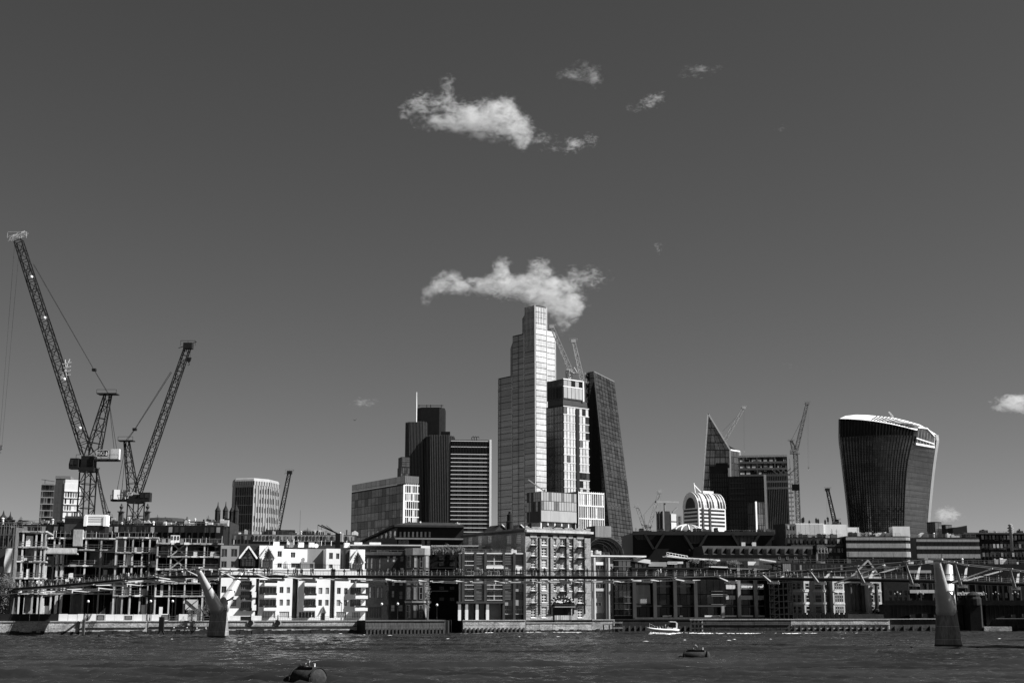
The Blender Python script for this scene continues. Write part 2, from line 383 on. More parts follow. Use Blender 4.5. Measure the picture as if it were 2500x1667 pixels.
# ------------------------------------------------------------------ the setting: river, banks, ground
def struct(o): o['kind'] = 'structure'; return o
def on_water(px, py):
    d = ray(px, py); t = -CAMH / d.z
    return Vector((d.x * t, d.y * t, 0.0))
def bx(px, Y): return at(px, 1475, Y).x
BANK = [(-2600, 250), (-400, 292), (0, 300), (892, 318), (893, 312), (1088, 316), (1089, 338), (1130, 339), (1131, 323), (1283, 327), (1284, 331), (1500, 336), (1501, 340), (2160, 348), (3400, 365), (6000, 420)]
BK = [(bx(p, y), y) for p, y in BANK]
def bank_y(x):
    for (x0, y0), (x1, y1) in zip(BK, BK[1:]):
        if x0 <= x <= x1: return y0 + (y1 - y0) * (x - x0) / max(1e-6, x1 - x0)
    return 340.0
def river():
    xs = np.concatenate([np.array([-6000, -2500, -900, -400, -220]), np.arange(-150, 165, 0.48), np.array([230, 420, 950, 2600, 6000])])
    ys = np.concatenate([np.array([-60, -20, 20, 60, 80]), np.arange(96, 150, 0.2), np.arange(150, 240, 0.3), np.arange(240, 375, 0.5), np.array([400, 480, 700])])
    X, Y = np.meshgrid(xs, ys)
    rng = np.random.default_rng(3); Z = np.zeros_like(X)
    for k in range(54):
        lam = 0.75 * (9.0 / 0.75) ** (rng.random() ** 1.5)
        th = rng.normal(0.12, 0.34)
        kx, ky = math.sin(th) * 2 * math.pi / lam, math.cos(th) * 2 * math.pi / lam
        ph = rng.random() * 6.28
        warp = 0.6 * np.sin(X * 0.05 + ph) + 0.5 * np.sin(Y * 0.07 + 2 * ph)
        s = np.sin(kx * X + ky * Y + ph + warp)
        Z += 0.019 * lam ** 0.62 * (np.exp(0.9 * s) - 1.25)
    patch = 0.65 + 0.35 * np.sin(X * 0.021 + 1.3 * np.sin(Y * 0.03)) * np.sin(Y * 0.045 + 0.8 * np.sin(X * 0.017))
    Z *= patch
    def ridge(y0, slope, x0, x1, w, a, n=3):
        yc = y0 + slope * X + 0.8 * np.sin(X * 0.11) + 0.35 * np.sin(X * 0.31 + 1)
        env = 1 / (1 + np.exp(-(X - x0) / 4)) / (1 + np.exp((X - x1) / 4))
        return env * a * np.exp(-((Y - yc) / (w * n)) ** 2) * np.cos((Y - yc) / w * 2.0)
    Z += ridge(152, 0.03, -30, 200, 1.6, 0.42, 2) + ridge(147, -0.02, 5, 200, 1.5, 0.26, 2)
    Z += ridge(212, 0.02, 38, 200, 1.8, 0.36, 2) + ridge(132, 0.02, -60, 30, 1.5, 0.28, 2) + ridge(205, 0.03, -40, 20, 1.7, 0.18, 2)
    fade = np.clip((200 - np.abs(X)) / 30, 0, 1) * np.clip((Y - 85) / 10, 0, 1) * np.clip((385 - Y) / 15, 0, 1)
    Z *= fade
    ny, nx = X.shape
    me = bpy.data.meshes.new('river')
    co = np.stack([X, Y, Z], -1).reshape(-1, 3).astype(np.float32)
    i = np.arange(ny * nx).reshape(ny, nx)
    q = np.stack([i[:-1, :-1], i[:-1, 1:], i[1:, 1:], i[1:, :-1]], -1).reshape(-1, 4).astype(np.int32)
    me.vertices.add(len(co)); me.vertices.foreach_set('co', co.ravel())
    me.loops.add(q.size); me.loops.foreach_set('vertex_index', q.ravel())
    me.polygons.add(len(q)); me.polygons.foreach_set('loop_start', np.arange(0, q.size, 4, dtype=np.int32)); me.polygons.foreach_set('loop_total', np.full(len(q), 4, np.int32))
    me.polygons.foreach_set('use_smooth', np.ones(len(q), bool)); me.update(calc_edges=True)
    m = bpy.data.materials.new('river_water'); m.use_nodes = True; nt = m.node_tree; N, L = nt.nodes, nt.links; b = N['Principled BSDF']
    b.inputs['Roughness'].default_value = 0.06; b.inputs['IOR'].default_value = 1.33
    geo = N.new('ShaderNodeNewGeometry'); mp = N.new('ShaderNodeMapping'); mp.inputs['Scale'].default_value = (0.55, 1.7, 1)
    L.new(geo.outputs['Position'], mp.inputs[0])
    n1 = N.new('ShaderNodeTexNoise'); n1.inputs['Scale'].default_value = 1.3; n1.inputs['Detail'].default_value = 6; n1.inputs['Roughness'].default_value = 0.6
    L.new(mp.outputs[0], n1.inputs['Vector'])
    bp = N.new('ShaderNodeBump'); bp.inputs['Strength'].default_value = 1.0; bp.inputs['Distance'].default_value = 0.14
    m3 = N.new('ShaderNodeMapping'); m3.inputs['Scale'].default_value = (0.012, 0.07, 1); L.new(geo.outputs['Position'], m3.inputs[0])
    n3 = N.new('ShaderNodeTexNoise'); n3.inputs['Scale'].default_value = 1.0; n3.inputs['Detail'].default_value = 3; L.new(m3.outputs[0], n3.inputs['Vector'])
    r3 = N.new('ShaderNodeMapRange'); r3.inputs[1].default_value = 0.35; r3.inputs[2].default_value = 0.62; r3.inputs[3].default_value = 0.35; r3.inputs[4].default_value = 1.0
    L.new(n3.outputs['Fac'], r3.inputs[0]); L.new(r3.outputs[0], bp.inputs['Strength'])          # calmer and rougher streaks of current
    L.new(n1.outputs['Fac'], bp.inputs['Height']); L.new(bp.outputs[0], b.inputs['Normal'])
    n2 = N.new('ShaderNodeTexNoise'); n2.inputs['Scale'].default_value = 0.05; n2.inputs['Detail'].default_value = 4; L.new(mp.outputs[0], n2.inputs['Vector'])
    mr = N.new('ShaderNodeMapRange'); mr.inputs[1].default_value = 0.3; mr.inputs[2].default_value = 0.7; mr.inputs[3].default_value = 0.009; mr.inputs[4].default_value = 0.03
    L.new(n2.outputs['Fac'], mr.inputs[0]); L.new(mr.outputs[0], b.inputs['Base Color'])
    me.materials.append(m)
    return struct(put('river', me))
river()
b = MB()                                                  # north bank: one sheet to the horizon, following the bank line
pts = [(x, y + 0.4) for x, y in BK]
far = [(40000, 420), (40000, 45000), (-40000, 45000), (-40000, 250)]
b.face([(x, y, GZ - 0.02) for x, y in pts + far])
struct(b.build('north_bank_ground', 'ground'))
b = MB(); b.box(-6000, 6000, -6000, -14, -3, 3.6)         # the south bank on which the photographer stands
struct(b.build('south_bank_ground', 'paving'))
b = MB(); b.box(-40000, 40000, -8000, 46000, -9, -8)
struct(b.build('river_bed', 'ground'))

# ------------------------------------------------------------------ clouds (volumes lit by the sun)
def cloud(label, blobs, Y, dens, thick=0.8, noise=1.0, seed=0, wisp=0.5):
    px = sum(q[0] for q in blobs) / len(blobs); py = sum(q[1] for q in blobs) / len(blobs)
    O = at(px, py, Y); s = (at(px + 1, py, Y) - O).length
    hull = MB(); el = []
    bm = bmesh.new()
    for q in blobs:
        C_ = at(q[0], q[1], Y + (q[4] if len(q) > 4 else 0) * s) - O; k_ = 1.45; r = Vector((q[2] * s * k_, (q[2] + q[3]) / 2 * thick * s * k_, q[3] * s * k_))
        el.append((C_, r, q[5] if len(q) > 5 else 1.0))
        bmesh.ops.create_icosphere(bm, subdivisions=2, radius=1.0, matrix=Matrix.Translation(C_) @ Matrix.Diagonal((r.x * 1.12, r.y * 1.12, r.z * 1.12, 1)))
    me = bpy.data.meshes.new('cloud'); bm.to_mesh(me); bm.free()
    o = bpy.data.objects.new('cloud', me); COL.objects.link(o)
    md = o.modifiers.new('join', 'REMESH'); md.mode = 'VOXEL'; md.voxel_size = min(min(q[2], q[3]) for q in blobs) * s * 0.45
    me2 = bpy.data.meshes.new_from_object(o.evaluated_get(bpy.context.evaluated_depsgraph_get()))
    bpy.data.objects.remove(o); me2.name = 'cloud'
    m = bpy.data.materials.new('cloud'); m.use_nodes = True; nt = m.node_tree; N, L = nt.nodes, nt.links
    N.clear(); out = N.new('ShaderNodeOutputMaterial'); pv = N.new('ShaderNodeVolumePrincipled')
    pv.inputs['Color'].default_value = (0.98, 0.98, 0.98, 1); pv.inputs['Anisotropy'].default_value = 0.1
    L.new(pv.outputs[0], out.inputs['Volume'])
    tc = N.new('ShaderNodeTexCoord'); P = tc.outputs['Object']
    def vm(op, a, bb=None):
        n = N.new('ShaderNodeVectorMath'); n.operation = op
        for i, q in enumerate((a, bb)):
            if q is None: continue
            if hasattr(q, 'node'): L.new(q, n.inputs[i])
            else: n.inputs[i].default_value = q
        return n
    def mt(op, a, bb=None, cc=None):
        n = N.new('ShaderNodeMath'); n.operation = op
        for i, q in enumerate((a, bb, cc)):
            if q is None: continue
            if hasattr(q, 'node'): L.new(q, n.inputs[i])
            else: n.inputs[i].default_value = q
        return n.outputs[0]
    rm = sum(max(q[2], q[3]) for q in blobs) / len(blobs) * s
    nA = N.new('ShaderNodeTexNoise'); nA.inputs['Scale'].default_value = 1.1 / rm; nA.inputs['Detail'].default_value = 3
    off = vm('ADD', P, (seed * 931.0, seed * 17.0, 0)); L.new(off.outputs[0], nA.inputs['Vector'])
    dd = vm('SUBTRACT', nA.outputs['Color'], (0.5, 0.5, 0.5)); sc_ = vm('SCALE', dd.outputs[0]); sc_.inputs['Scale'].default_value = rm * 1.0 * noise
    P2 = vm('ADD', P, sc_.outputs[0]).outputs[0]
    acc = None
    for C_, r, wgt in el:
        a = vm('SUBTRACT', P2, tuple(C_)); e = vm('DIVIDE', a.outputs[0], tuple(r)); dt = vm('DOT_PRODUCT', e.outputs[0], e.outputs[0])
        fall = mt('MULTIPLY', mt('MAXIMUM', mt('SUBTRACT', 1.0, dt.outputs['Value']), 0.0), wgt)
        acc = fall if acc is None else mt('ADD', acc, fall)
    acc = mt('MINIMUM', acc, 1.05)
    nB = N.new('ShaderNodeTexNoise'); nB.inputs['Scale'].default_value = 2.6 / rm; nB.inputs['Detail'].default_value = 8; nB.inputs['Roughness'].default_value = 0.68; nB.inputs['Distortion'].default_value = 0.6
    mp = N.new('ShaderNodeMapping'); mp.inputs['Rotation'].default_value = (0, R(35), 0); mp.inputs['Scale'].default_value = (0.8, 1, 1.3)
    L.new(off.outputs[0], mp.inputs[0]); L.new(mp.outputs[0], nB.inputs['Vector'])
    nC = N.new('ShaderNodeTexNoise'); nC.inputs['Scale'].default_value = 1.2 / rm; nC.inputs['Detail'].default_value = 3; L.new(mp.outputs[0], nC.inputs['Vector'])
    fb = mt('ADD', mt('MULTIPLY', nB.outputs['Fac'], 0.68), mt('MULTIPLY', nC.outputs['Fac'], 0.32))
    ero = mt('MULTIPLY', mt('SUBTRACT', 0.60, fb), 10.0 * wisp)          # noise eats into the edges and leaves torn wisps
    den = mt('MINIMUM', mt('MAXIMUM', mt('SUBTRACT', mt('POWER', acc, 0.9), ero), 0.0), 1.0)
    L.new(mt('MULTIPLY', den, dens / s), pv.inputs['Density'])
    me2.materials.clear(); me2.materials.append(m)
    o = put('cloud', me2); o.location = O
    return tag(o, label, 'cloud')
cloud('large bright cloud high in the sky with ragged wisps to its left',
      [(1200, 290, 62, 42), (1148, 298, 48, 30), (1237, 262, 28, 26), (1266, 318, 34, 30), (1280, 345, 20, 22), (1092, 300, 40, 20, 0, .7), (1010, 262, 30, 16, 0, .62), (985, 275, 16, 16, 0, .6),
       (1020, 245, 18, 18, 0, .6), (1092, 215, 18, 26, 0, .55), (1065, 252, 40, 26, 0, .55), (1050, 300, 40, 16, 0, .6), (1320, 338, 36, 12, 0, .55), (1110, 262, 30, 22, 0, .6)], 2600, 0.03, seed=1)
cloud('long bright cloud drifting just above the tallest glass tower',
      [(1350, 722, 58, 38), (1300, 710, 50, 26), (1238, 702, 52, 24), (1170, 700, 44, 22), (1098, 690, 38, 26), (1058, 703, 24, 18, 0, .8), (1040, 728, 12, 18, 0, .7), (1228, 652, 20, 26), (1316, 655, 26, 22), (1222, 682, 30, 20), (1288, 684, 34, 18), (1340, 680, 30, 20), (1380, 755, 36, 30),
       (1425, 680, 50, 24, 0, .55), (1375, 790, 22, 28, 0, .5), (1400, 740, 30, 26, 0, .7)], 1700, 0.032, seed=2)
cloud('small thin cloud right of the large high cloud, shaped like a hooked tail', [(1400, 352, 22, 16, 0, .7), (1440, 342, 18, 14, 0, .5), (1372, 366, 24, 8, 0, .3), (1345, 362, 26, 9, 0, .25)], 2600, 0.04, seed=3)
cloud('faint grey puff of cloud above the hooked tail cloud', [(1428, 178, 40, 22, 0, .6), (1385, 180, 26, 12, 0, .5), (1455, 195, 20, 16, 0, .5)], 2600, 0.013, seed=4)
cloud('small bright wisp of cloud slanting up at upper right', [(1592, 246, 22, 14, 0, .8), (1612, 232, 12, 12, 0, .5), (1560, 262, 24, 9, 0, .4)], 2600, 0.03, seed=5)
cloud('very faint wisp of cloud highest at upper right', [(1695, 176, 32, 13, 0, .5), (1735, 168, 26, 8, 0, .45)], 2600, 0.02, seed=6)
cloud('faint low streak of cloud left of the black ribbed tower', [(892, 980, 26, 11, 0, .45), (868, 984, 20, 7, 0, .3)], 2600, 0.02, seed=7)
cloud('pale cloud cut by the right edge of the picture', [(2470, 985, 38, 20), (2515, 985, 50, 20), (2440, 998, 18, 7, 0, .5), (2450, 965, 10, 6, 0, .5)], 2600, 0.035, seed=8)
cloud('small white puff of cloud low beside the curved-top tower', [(2311, 1255, 24, 17), (2336, 1258, 16, 10, 0, .6), (2296, 1262, 14, 10, 0, .5)], 2600, 0.03, seed=9)
cloud('tiny faint wisp of cloud in the empty sky right of the long cloud', [(1606, 605, 10, 13, 0, .5)], 2600, 0.025, seed=10)
cloud('tiny faint cloud smudge at upper right below the slanting wisp', [(1906, 313, 18, 7, 0, .35)], 2600, 0.02, seed=11)
cloud('tiny faint cloud smudge above the tall thin crane', [(1928, 893, 16, 7, 0, .35)], 2600, 0.02, seed=12)

# ------------------------------------------------------------------ the City towers
def T(k, *a): return c(k, *a)
# 22 storeys of mirror glass in three steps: the tallest tower
B = Bld('stepped_glass_tower', 'tallest pale mirror-glass tower rising in steps, left of the two white cranes', 'skyscraper', 1217, 1308, 1358, 1200, 745, 1250, 40)
uA, uB = B.left.hit(1251.5, 1000)[0], B.left.hit(1281, 1000)[0]
xr = B.front.hit(1334, 850)[0]
z1, z2, z3, z4 = (B.left.hit(1230, 921)[1], B.left.hit(1262, 818)[1], B.h, B.front.hit(1345, 806)[1])
Y1, Y2 = B.wy - uA, B.wy - uB
B.body('dark_clad', z1=z1, y0=Y1, name='tower_volume'); B.body('dark_clad', z1=z2, y0=Y2, y1=Y1, name='tower_volume')
B.body('dark_clad', z1=z4, y1=Y2, name='tower_volume'); B.body('dark_clad', z0=z4, z1=z3, x1=xr, y1=Y2, name='tower_volume')
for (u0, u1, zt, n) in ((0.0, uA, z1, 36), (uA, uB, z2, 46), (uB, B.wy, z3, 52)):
    panes(B.left, u0 + .3, u1 - .3, 2, zt - 1, 1, n, 0.5, 'glass_west', y=-0.5, t=0.5, name='glazing_band')  # left faces: their shade is put into a darker glass colour
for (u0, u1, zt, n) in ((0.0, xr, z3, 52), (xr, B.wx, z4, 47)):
    panes(B.front, u0 + .3, u1 - .3, 2, zt - 1, 1, n, 0.6, 'glass_bright', y=-0.5, t=0.5, name='glazing_band')  # sunward faces: their brightness is put into a paler glass colour
for u in (0.0, uA, uB, B.wy): B.left.box('corner_mullion', u - .35, u + .35, 0, z1 if u <= uA else (z2 if u <= uB else z3), 'steel_pale', -0.8, -0.02)
for u, zt in ((xr, z3), (B.wx - .4, z4)): B.front.box('corner_mullion', u - .4, u + .4, 0, zt, 'steel_pale', -0.8, -0.02)
fins(B.front, z4 + 4, z3 - 1, [xr * k / 7 for k in range(1, 7)], 0.35, 'steel_pale', -1.0, .45, name='crown_fin')
fins(B.left, z3 - 42, z3 - 1, [uB + (B.wy - uB) * k / 8 for k in range(1, 8)], 0.3, 'steel_pale', -0.9, .38, name='crown_fin')
# slanted glass shoulders on the left of the upper steps
for ya, zt, zb, ln in ((Y1, z2, z1, 7.0), (Y2, z3 - 3, z2, 7.0)):
    b = MB(); b.prism([(0, zb), (0, zt), (-ln, zt - (zt - zb) * .28), (-ln, zb)], 0, 0.6)
    b.build('shoulder', 'glass_grey', B.root, Matrix.Translation((3.0, ya, 0)) @ Matrix.Rotation(R(-90), 4, 'Z'))

# 8 - the shorter tower with a boxy crown, in front of it
B = Bld('gridded_glass_tower', 'lit gridded glass tower topped by a dark boxy crown with two white cranes', 'skyscraper', 1334, 1376, 1439, 1150, 988, 1130, 40)
B.body('dark_clad'); zc = B.front.hit(1380, 925)[1]
panes(B.left, .4, B.wy - .4, 4, B.h - 1, 6, 24, .45, ['glass_grey'], name='pane')
panes(B.front, .4, B.wx - .4, 4, B.h - 1, 8, 24, .8, ['glass_bright'] * 7 + ['glass_mirror', 'glass_smoke'], name='pane')  # sunward face: lit look put into paler panes than on the left
zz = [4 + (B.h - 5) * k / 24 for k in range(25)]
bands(B.front, 0, B.wx, zz, .8, 'pale_panel', y=-.35, t=.2)
B.front.box('hoist_track', B.wx * .48, B.wx * .58, 3, B.h - 2, 'dark_clad', -1.1, -.42)
zm = B.front.hit(1385, 975)[1]
B.body('mid_clad', z0=B.h + .3, z1=zm, x0=1, y0=1, x1=B.wx - 1, y1=B.wy - 1, name='plant_floor')
cx1 = B.front.hit(1424, 960)[0]
B.body('mid_clad', z0=zm + .2, z1=zc, x0=.6, x1=cx1, y0=.6, y1=B.wy - .6, name='crown')
panes(B.left, 1.2, B.wy - 1.2, zm + 1, zm + (zc - zm) * .62, 10, 1, .5, 'glass_soot', y=.2, t=.35, name='crown_panel')
panes(B.left, 1.2, B.wy - 1.2, zm + (zc - zm) * .66, zc - .8, 10, 1, .4, 'glass_smoke', y=.2, t=.35, name='crown_panel')
panes(B.front, 1, cx1 - .4, zm + 1, zm + (zc - zm) * .62, 5, 1, .5, ['grey_panel'], y=.2, t=.35, name='crown_panel')
panes(B.front, 1, cx1 - .4, zm + (zc - zm) * .66, zc - .8, 5, 1, .4, ['glass_soot', 'grey_panel'], y=.2, t=.35, name='crown_panel')
bands(B.front, .6, cx1, [zm + (zc - zm) * .64, zc], .8, 'white_paint', y=.05, t=.5, name='crown_band')
B.front.box('crown_edge', cx1 - .7, cx1 + .7, zm, zc + .2, 'white_paint', -.3, .5)
TOWER8 = B

# wedge tower leaning back
Y0 = 1330
Pb = at(1455, 1320, Y0); root = thing('wedge_tower', 'dark glass wedge tower whose right side slopes down, right of the white cranes', 'skyscraper', (Pb.x, Y0, GZ), R(0))
zt = at(1440, 912, Y0).z - GZ
X = lambda px, py, Y=Y0: at(px, py, Y).x - Pb.x
xl_t, xl_b, xm_t, xm_b, xr_t, xr_b = X(1431, 912), X(1431, 1330), X(1449, 912), X(1505, 1330), X(1499, 926, Y0 + 18), X(1566, 1330, Y0 + 18)
D = 38.0; ztr = at(1499, 926, Y0).z - GZ
xl_b = xl_t - 2
b = MB()          # body: sloping front/right glass face, dark flank on the left
Fr = [(xl_b, 0, 0), (xm_b, -8, 0), (xr_b, 18, 0), (xr_b, D, 0), (xl_b, D, 0)]
Tp = [(xl_t, 0, zt), (xm_t, -8, zt), (xr_t, 18, ztr), (xr_t, D, ztr), (xl_t, D, zt)]
b.loft([Fr, Tp]); b.build('tower_volume', 'black_clad', root)
def quadpatch(b, A, B_, C_, D_, nu, nv, gap, push, mi=lambda i, j: 0, th=.4):
    A, B_, C_, D_ = map(Vector, (A, B_, C_, D_)); n = (B_ - A).cross(D_ - A).normalized()
    for i in range(nu):
        for j in range(nv):
            P = lambda s, t: A.lerp(B_, s).lerp(D_.lerp(C_, s), t)
            s0, s1, t0, t1 = (i + gap) / nu, (i + 1 - gap) / nu, (j + gap) / nv, (j + 1 - gap) / nv
            q = [P(s0, t0), P(s1, t0), P(s1, t1), P(s0, t1)]
            lo = [p + n * (push - th) for p in q]; hi = [p + n * push for p in q]
            ids = [b.pt(p) for p in lo + hi]
            for f in ((4, 5, 6, 7), (0, 1, 5, 4), (1, 2, 6, 5), (2, 3, 7, 6), (3, 0, 4, 7)): b.idx([ids[k] for k in f], mi(i, j))
    return n
for lev in range(7):     # seven mega-storeys, each with its own glazing panel parts
    t0, t1 = lev / 7, (lev + 1) / 7
    A, B_ = Vector(Fr[1]).lerp(Vector(Tp[1]), t0), Vector(Fr[2]).lerp(Vector(Tp[2]), t0)
    C_, D_ = Vector(Fr[2]).lerp(Vector(Tp[2]), t1), Vector(Fr[1]).lerp(Vector(Tp[1]), t1)
    b = MB(); quadpatch(b, A, B_, C_, D_, 7, 8, .06, .8, lambda i, j: rnd.choice((0, 0, 0, 0, 0, 1, 2) if i not in (1, 4) else (0, 1, 1)), 1.0); b.build('glazing_panel', ['glass_grey', 'glass_side', 'glass_west'], root)
    A2, B2 = Vector(Fr[0]).lerp(Vector(Tp[0]), t0), Vector(Fr[1]).lerp(Vector(Tp[1]), t0)
    C2, D2 = Vector(Fr[1]).lerp(Vector(Tp[1]), t1), Vector(Fr[0]).lerp(Vector(Tp[0]), t1)
    A3 = A2.lerp(B2, .28); D3 = D2.lerp(C2, .5 if lev == 6 else .28)
    b = MB(); quadpatch(b, A3, B2, C2, D3, 3, 6, .06, .6, lambda i, j: rnd.choice((0, 0, 0, 0, 1)), .8); b.build('glazing_panel', ['glass_deep', 'glass_smoke'], root)
    b = MB(); b.bar(A, B_, 1.0, 1.0)
    if lev: b.build('mega_frame', 'steel_grey', root)
    b = MB(); b.bar(A + Vector((0, -.9, 0)), D_ + Vector((0, -.9, 0)), 1.0); b.build('mega_frame', 'steel_grey', root)
b = MB()                 # braced ladder frame on its left edge
n = 26
for j in range(n):
    za, zb = zt * j / n, zt * (j + 1) / n; xa, xb = xl_t - 1, xl_t + 8.5
    b.bar((xa, -1.2, za), (xb, -2.4, zb), .7); b.bar((xb, -2.4, za), (xa, -1.2, zb), .7); b.bar((xa, -1.2, zb), (xb, -2.4, zb), .7)
b.bar((xl_t - 1, -1.2, 0), (xl_t - 1, -1.2, zt + 1), 1.1); b.bar((xl_t + 8.5, -2.4, 0), (xl_t + 8.5, -2.4, zt + 1), 1.1)
b.build('ladder_frame', 'steel_pale', root)
b = MB(); b.bar((xl_t, 0, zt + .6), (xm_t, -8, zt + .6), 1.0); b.bar((xm_t, -8, zt + .6), (xr_t, 18, ztr + .6), 1.0); b.build('roof_edge', 'steel_grey', root)

# black ribbed tower (three shafts) with mast
B = Bld('ribbed_black_tower', 'black office tower with fine vertical ribs, dark drum top and white mast', 'skyscraper', 986, 1055, 1107, 1240, 1063, 1150, 40)
zs = B.zat
P0 = B.root.location
def shaft(px0, px1, pyT, dy, nm, chamf=.18, m='black_clad', col='steel_pale', nf=14, lit=True):
    f = Face(B.root, 0, 0, -R(40)); f2 = f
    u0, u1 = f.hit(px0, 1200, dy)[0], f.hit(px1, 1200, dy)[0]; h = f.hit((px0 + px1) / 2, pyT, dy)[1]; w = u1 - u0; k = w * chamf
    poly = [(u0, dy + k * 1.4), (u0 + k, dy), (u1 - k, dy), (u1, dy + k * 1.4), (u1, dy + w), (u0, dy + w)]
    b = MB(); b.xf = f.M; b.column(poly, 0, h); o = b.build(nm, m, B.root)
    b = MB()
    for i in range(nf):
        x = u0 + w * (i + .5) / nf
        y = dy + (1.4 * (u0 + k - x) if x < u0 + k else (1.4 * (x - u1 + k) if x > u1 - k else 0))
        f.box('rib', x - .22, x + .22, 1, h + .6, col, y - .5, y - .02)
    return f, u0, u1, h
f, a0, a1, hA = shaft(986, 1040, 1030, 0.0, 'shaft', nf=15, col='rib_grey')
f, b0, b1, hB = shaft(1036, 1107, 1063, -7.0, 'shaft', nf=17, col='rib_grey')
f, d0, d1, hD = shaft(1014, 1083, 994, 12.0, 'drum', nf=0)
b = MB(); b.xf = f.M
for x in (d0 + 2, d0 + 9, (d0 + d1) / 2, d1 - 3): b.bar((x, 14, hD), (x, 14, hD + 2.6), .5)
b.box(d0 + 1, d1 - 1, 12.5, 13.1, hD + 1.4, hD + 1.9); b.build('roof_rail', 'steel_dark', B.root)
b = MB(); x = f.hit(1016.5, 1000, 11)[0]; b.xf = f.M; b.tube([(x, 11, hD - 22), (x, 11, hD + 2), (x, 11, f.hit(1017, 957, 11)[1])], [.7, .6, .35], 8); b.build('mast', 'white_paint', B.root)
b = MB(); b.xf = f.M; u, z = f.hit(1085, 1055, 6)[0], hB; b.box(u - 3, u + 5, 4, 9, z - 2, z + 5); b.build('plant_room', 'black_clad', B.root)

# black slab with white floor lines
B = Bld('white_lined_black_block', 'black office block with bright white floor lines right of the ribbed tower', 'office tower', 1098, 1100, 1199, 1260, 1073, 1100, 6, wy=26)
B.body('black_clad'); nb = 21; ztop = B.h
zl = [ztop - 1.0, ztop - 6.0, ztop - 12.2] + [ztop - 12.2 - 3.42 * k for k in range(1, 20)]
bands(B.front, -.2, B.wx - 1.6, [z for z in zl if z > 2], .5, 'white_paint', y=-.45, t=.44)
panes(B.front, .2, B.wx - 2, 2, ztop - 12.6, 7, 1, .5, 'glass_soot', y=-.2, t=.19, name='glazing')
fins(B.front, ztop - 11.8, ztop - 1.4, [B.wx * k / 26 for k in range(1, 25)], .35, 'dark_clad', -.45, .43, name='louvre')
B.front.box('edge_fin', B.wx - 1.6, B.wx, 0, ztop + .4, 'white_paint', -1.1, -.02)
B.right.box('side_panel', .2, 20, 0, ztop - .3, 'grey_panel', -.4, -.02)
b = MB()
for k in range(3): b.tube([(18 + k * 2, 4, ztop), (17.5 + k * 2, 4, ztop + 2.5), (19 + k * 2, 4, ztop + 3.6), (20 + k * 2, 4, ztop + 2.2)], .35, 5)
b.build('roof_davit', 'steel_dark', B.root)

# low glass block in front
B = Bld('curved_glass_block', 'wide grey glass office block with a bright corner strip, left of the ribbed black tower', 'office block', 857, 986, 1022, 1270, 1180, 900, 32)
B.body('dark_clad')
zt = B.left.hit(900, 1162)[1]; zt = B.h + 5.5
panes(B.left, .4, B.wy - .4, 3, B.h - 1, 15, 15, .35, ['glass_smoke', 'glass_smoke', 'glass_side', 'glass_soot'], name='pane')
panes(B.left, .2, B.wy - .2, B.h + .2, zt, 15, 1, .3, ['glass_grey', 'glass_west'], y=-.1, t=.3, name='parapet_pane')
panes(B.front, .4, B.wx - .4, 3, B.h - 1, 7, 15, .7, ['glass_soot', 'glass_soot', 'glass_bright', 'glass_smoke'], name='pane')
panes(B.front, .2, B.wx - .2, B.h + .2, zt, 7, 1, .3, ['glass_mirror'], y=-.1, t=.3, name='parapet_pane')
bands(B.front, 0, B.wx, [3 + (B.h - 4) * k / 15 for k in range(16)], .6, 'white_paint', y=-.3, t=.2)
fins(B.front, 2, B.h, [B.wx * k / 7 for k in range(1, 7)], .35, 'white_paint', -.32, .2, name='mullion')
B.front.box('corner_strip', -1.0, .4, 0, B.h - 1, 'white_paint', -.6, .2)
B = Bld('slim_glass_slab', 'narrow glass slab peeping out between the wide glass block and the ribbed tower', 'office tower', 968, 978, 1000, 1160, 1140, 1050, 20, wy=10)
B.body('dark_clad', z1=B.h); panes(B.front, .2, B.wx, 40, B.h - .4, 5, 16, .3, ['glass_grey', 'glass_smoke'], joined=True, name='panes')
z5 = B.front.hit(984, 1115)[1]; B.body('dark_clad', z0=B.h + .1, z1=z5, x0=B.front.hit(980, 1140)[0], name='upper_block'); 
panes(B.front, B.front.hit(980, 1140)[0] + .3, B.wx, B.h + .4, z5 - .3, 2, 4, .3, 'glass_grey', name='pane')

# metal-clad box and white gridded block in the middle
B = Bld('metal_clad_box', 'grey metal-clad boxy block on white legs directly above the brick warehouse', 'office block', 1286, 1320, 1408, 1250, 1199, 640, 38)
zb = B.front.hit(1340, 1274)[1]; B.body('mid_clad', z0=zb)
panes(B.front, .2, B.wx - .2, zb + .2, B.front.hit(1360, 1247)[1], 4, 1, .06, 'grey_panel', y=-.15, t=.14, name='cladding_panel')
panes(B.front, .2, B.wx - .2, B.front.hit(1360, 1247)[1] + .1, B.h - .1, 14, 2, .25, ['grey_panel', 'grey_panel', 'grey_panel', 'rib_grey'], y=-.15, t=.14, name='cladding_panel')
panes(B.left, .2, B.wy - .2, B.left.hit(1300, 1249)[1], B.h - .1, 6, 2, .2, ['glass_grey', 'mid_clad'], y=-.15, t=.14, name='cladding_panel')
for k in range(6):
    x = .6 + (B.wx - 1.2) * k / 5; B.slab('leg', x - .3, x + .3, .4, 1.0, 0, zb, 'white_paint')
B.body('concrete_pale', z1=zb - .1, x0=3, y0=3, x1=B.wx - 1, y1=B.wy - 1, name='core')
b = MB(); b.bar((-3, 6, B.h + 6), (6, 4, B.h + .5), .5); b.bar((6, 4, B.h), (6, 4, B.h + 1.6), .6); b.build('roof_cradle', 'steel_grey', B.root)
B = Bld('white_gridded_block', 'white gridded office block right of the metal-clad box', 'office block', 1409, 1412, 1474, 1250, 1199, 660, 34, wy=12)
B.body('glass_soot')
panes(B.front, 0.1, B.wx - .1, 1, B.h - .6, 12, 9, .45, ['glass_mirror', 'glass_grey', 'glass_bright'], y=-.1, t=.09, name='pane')
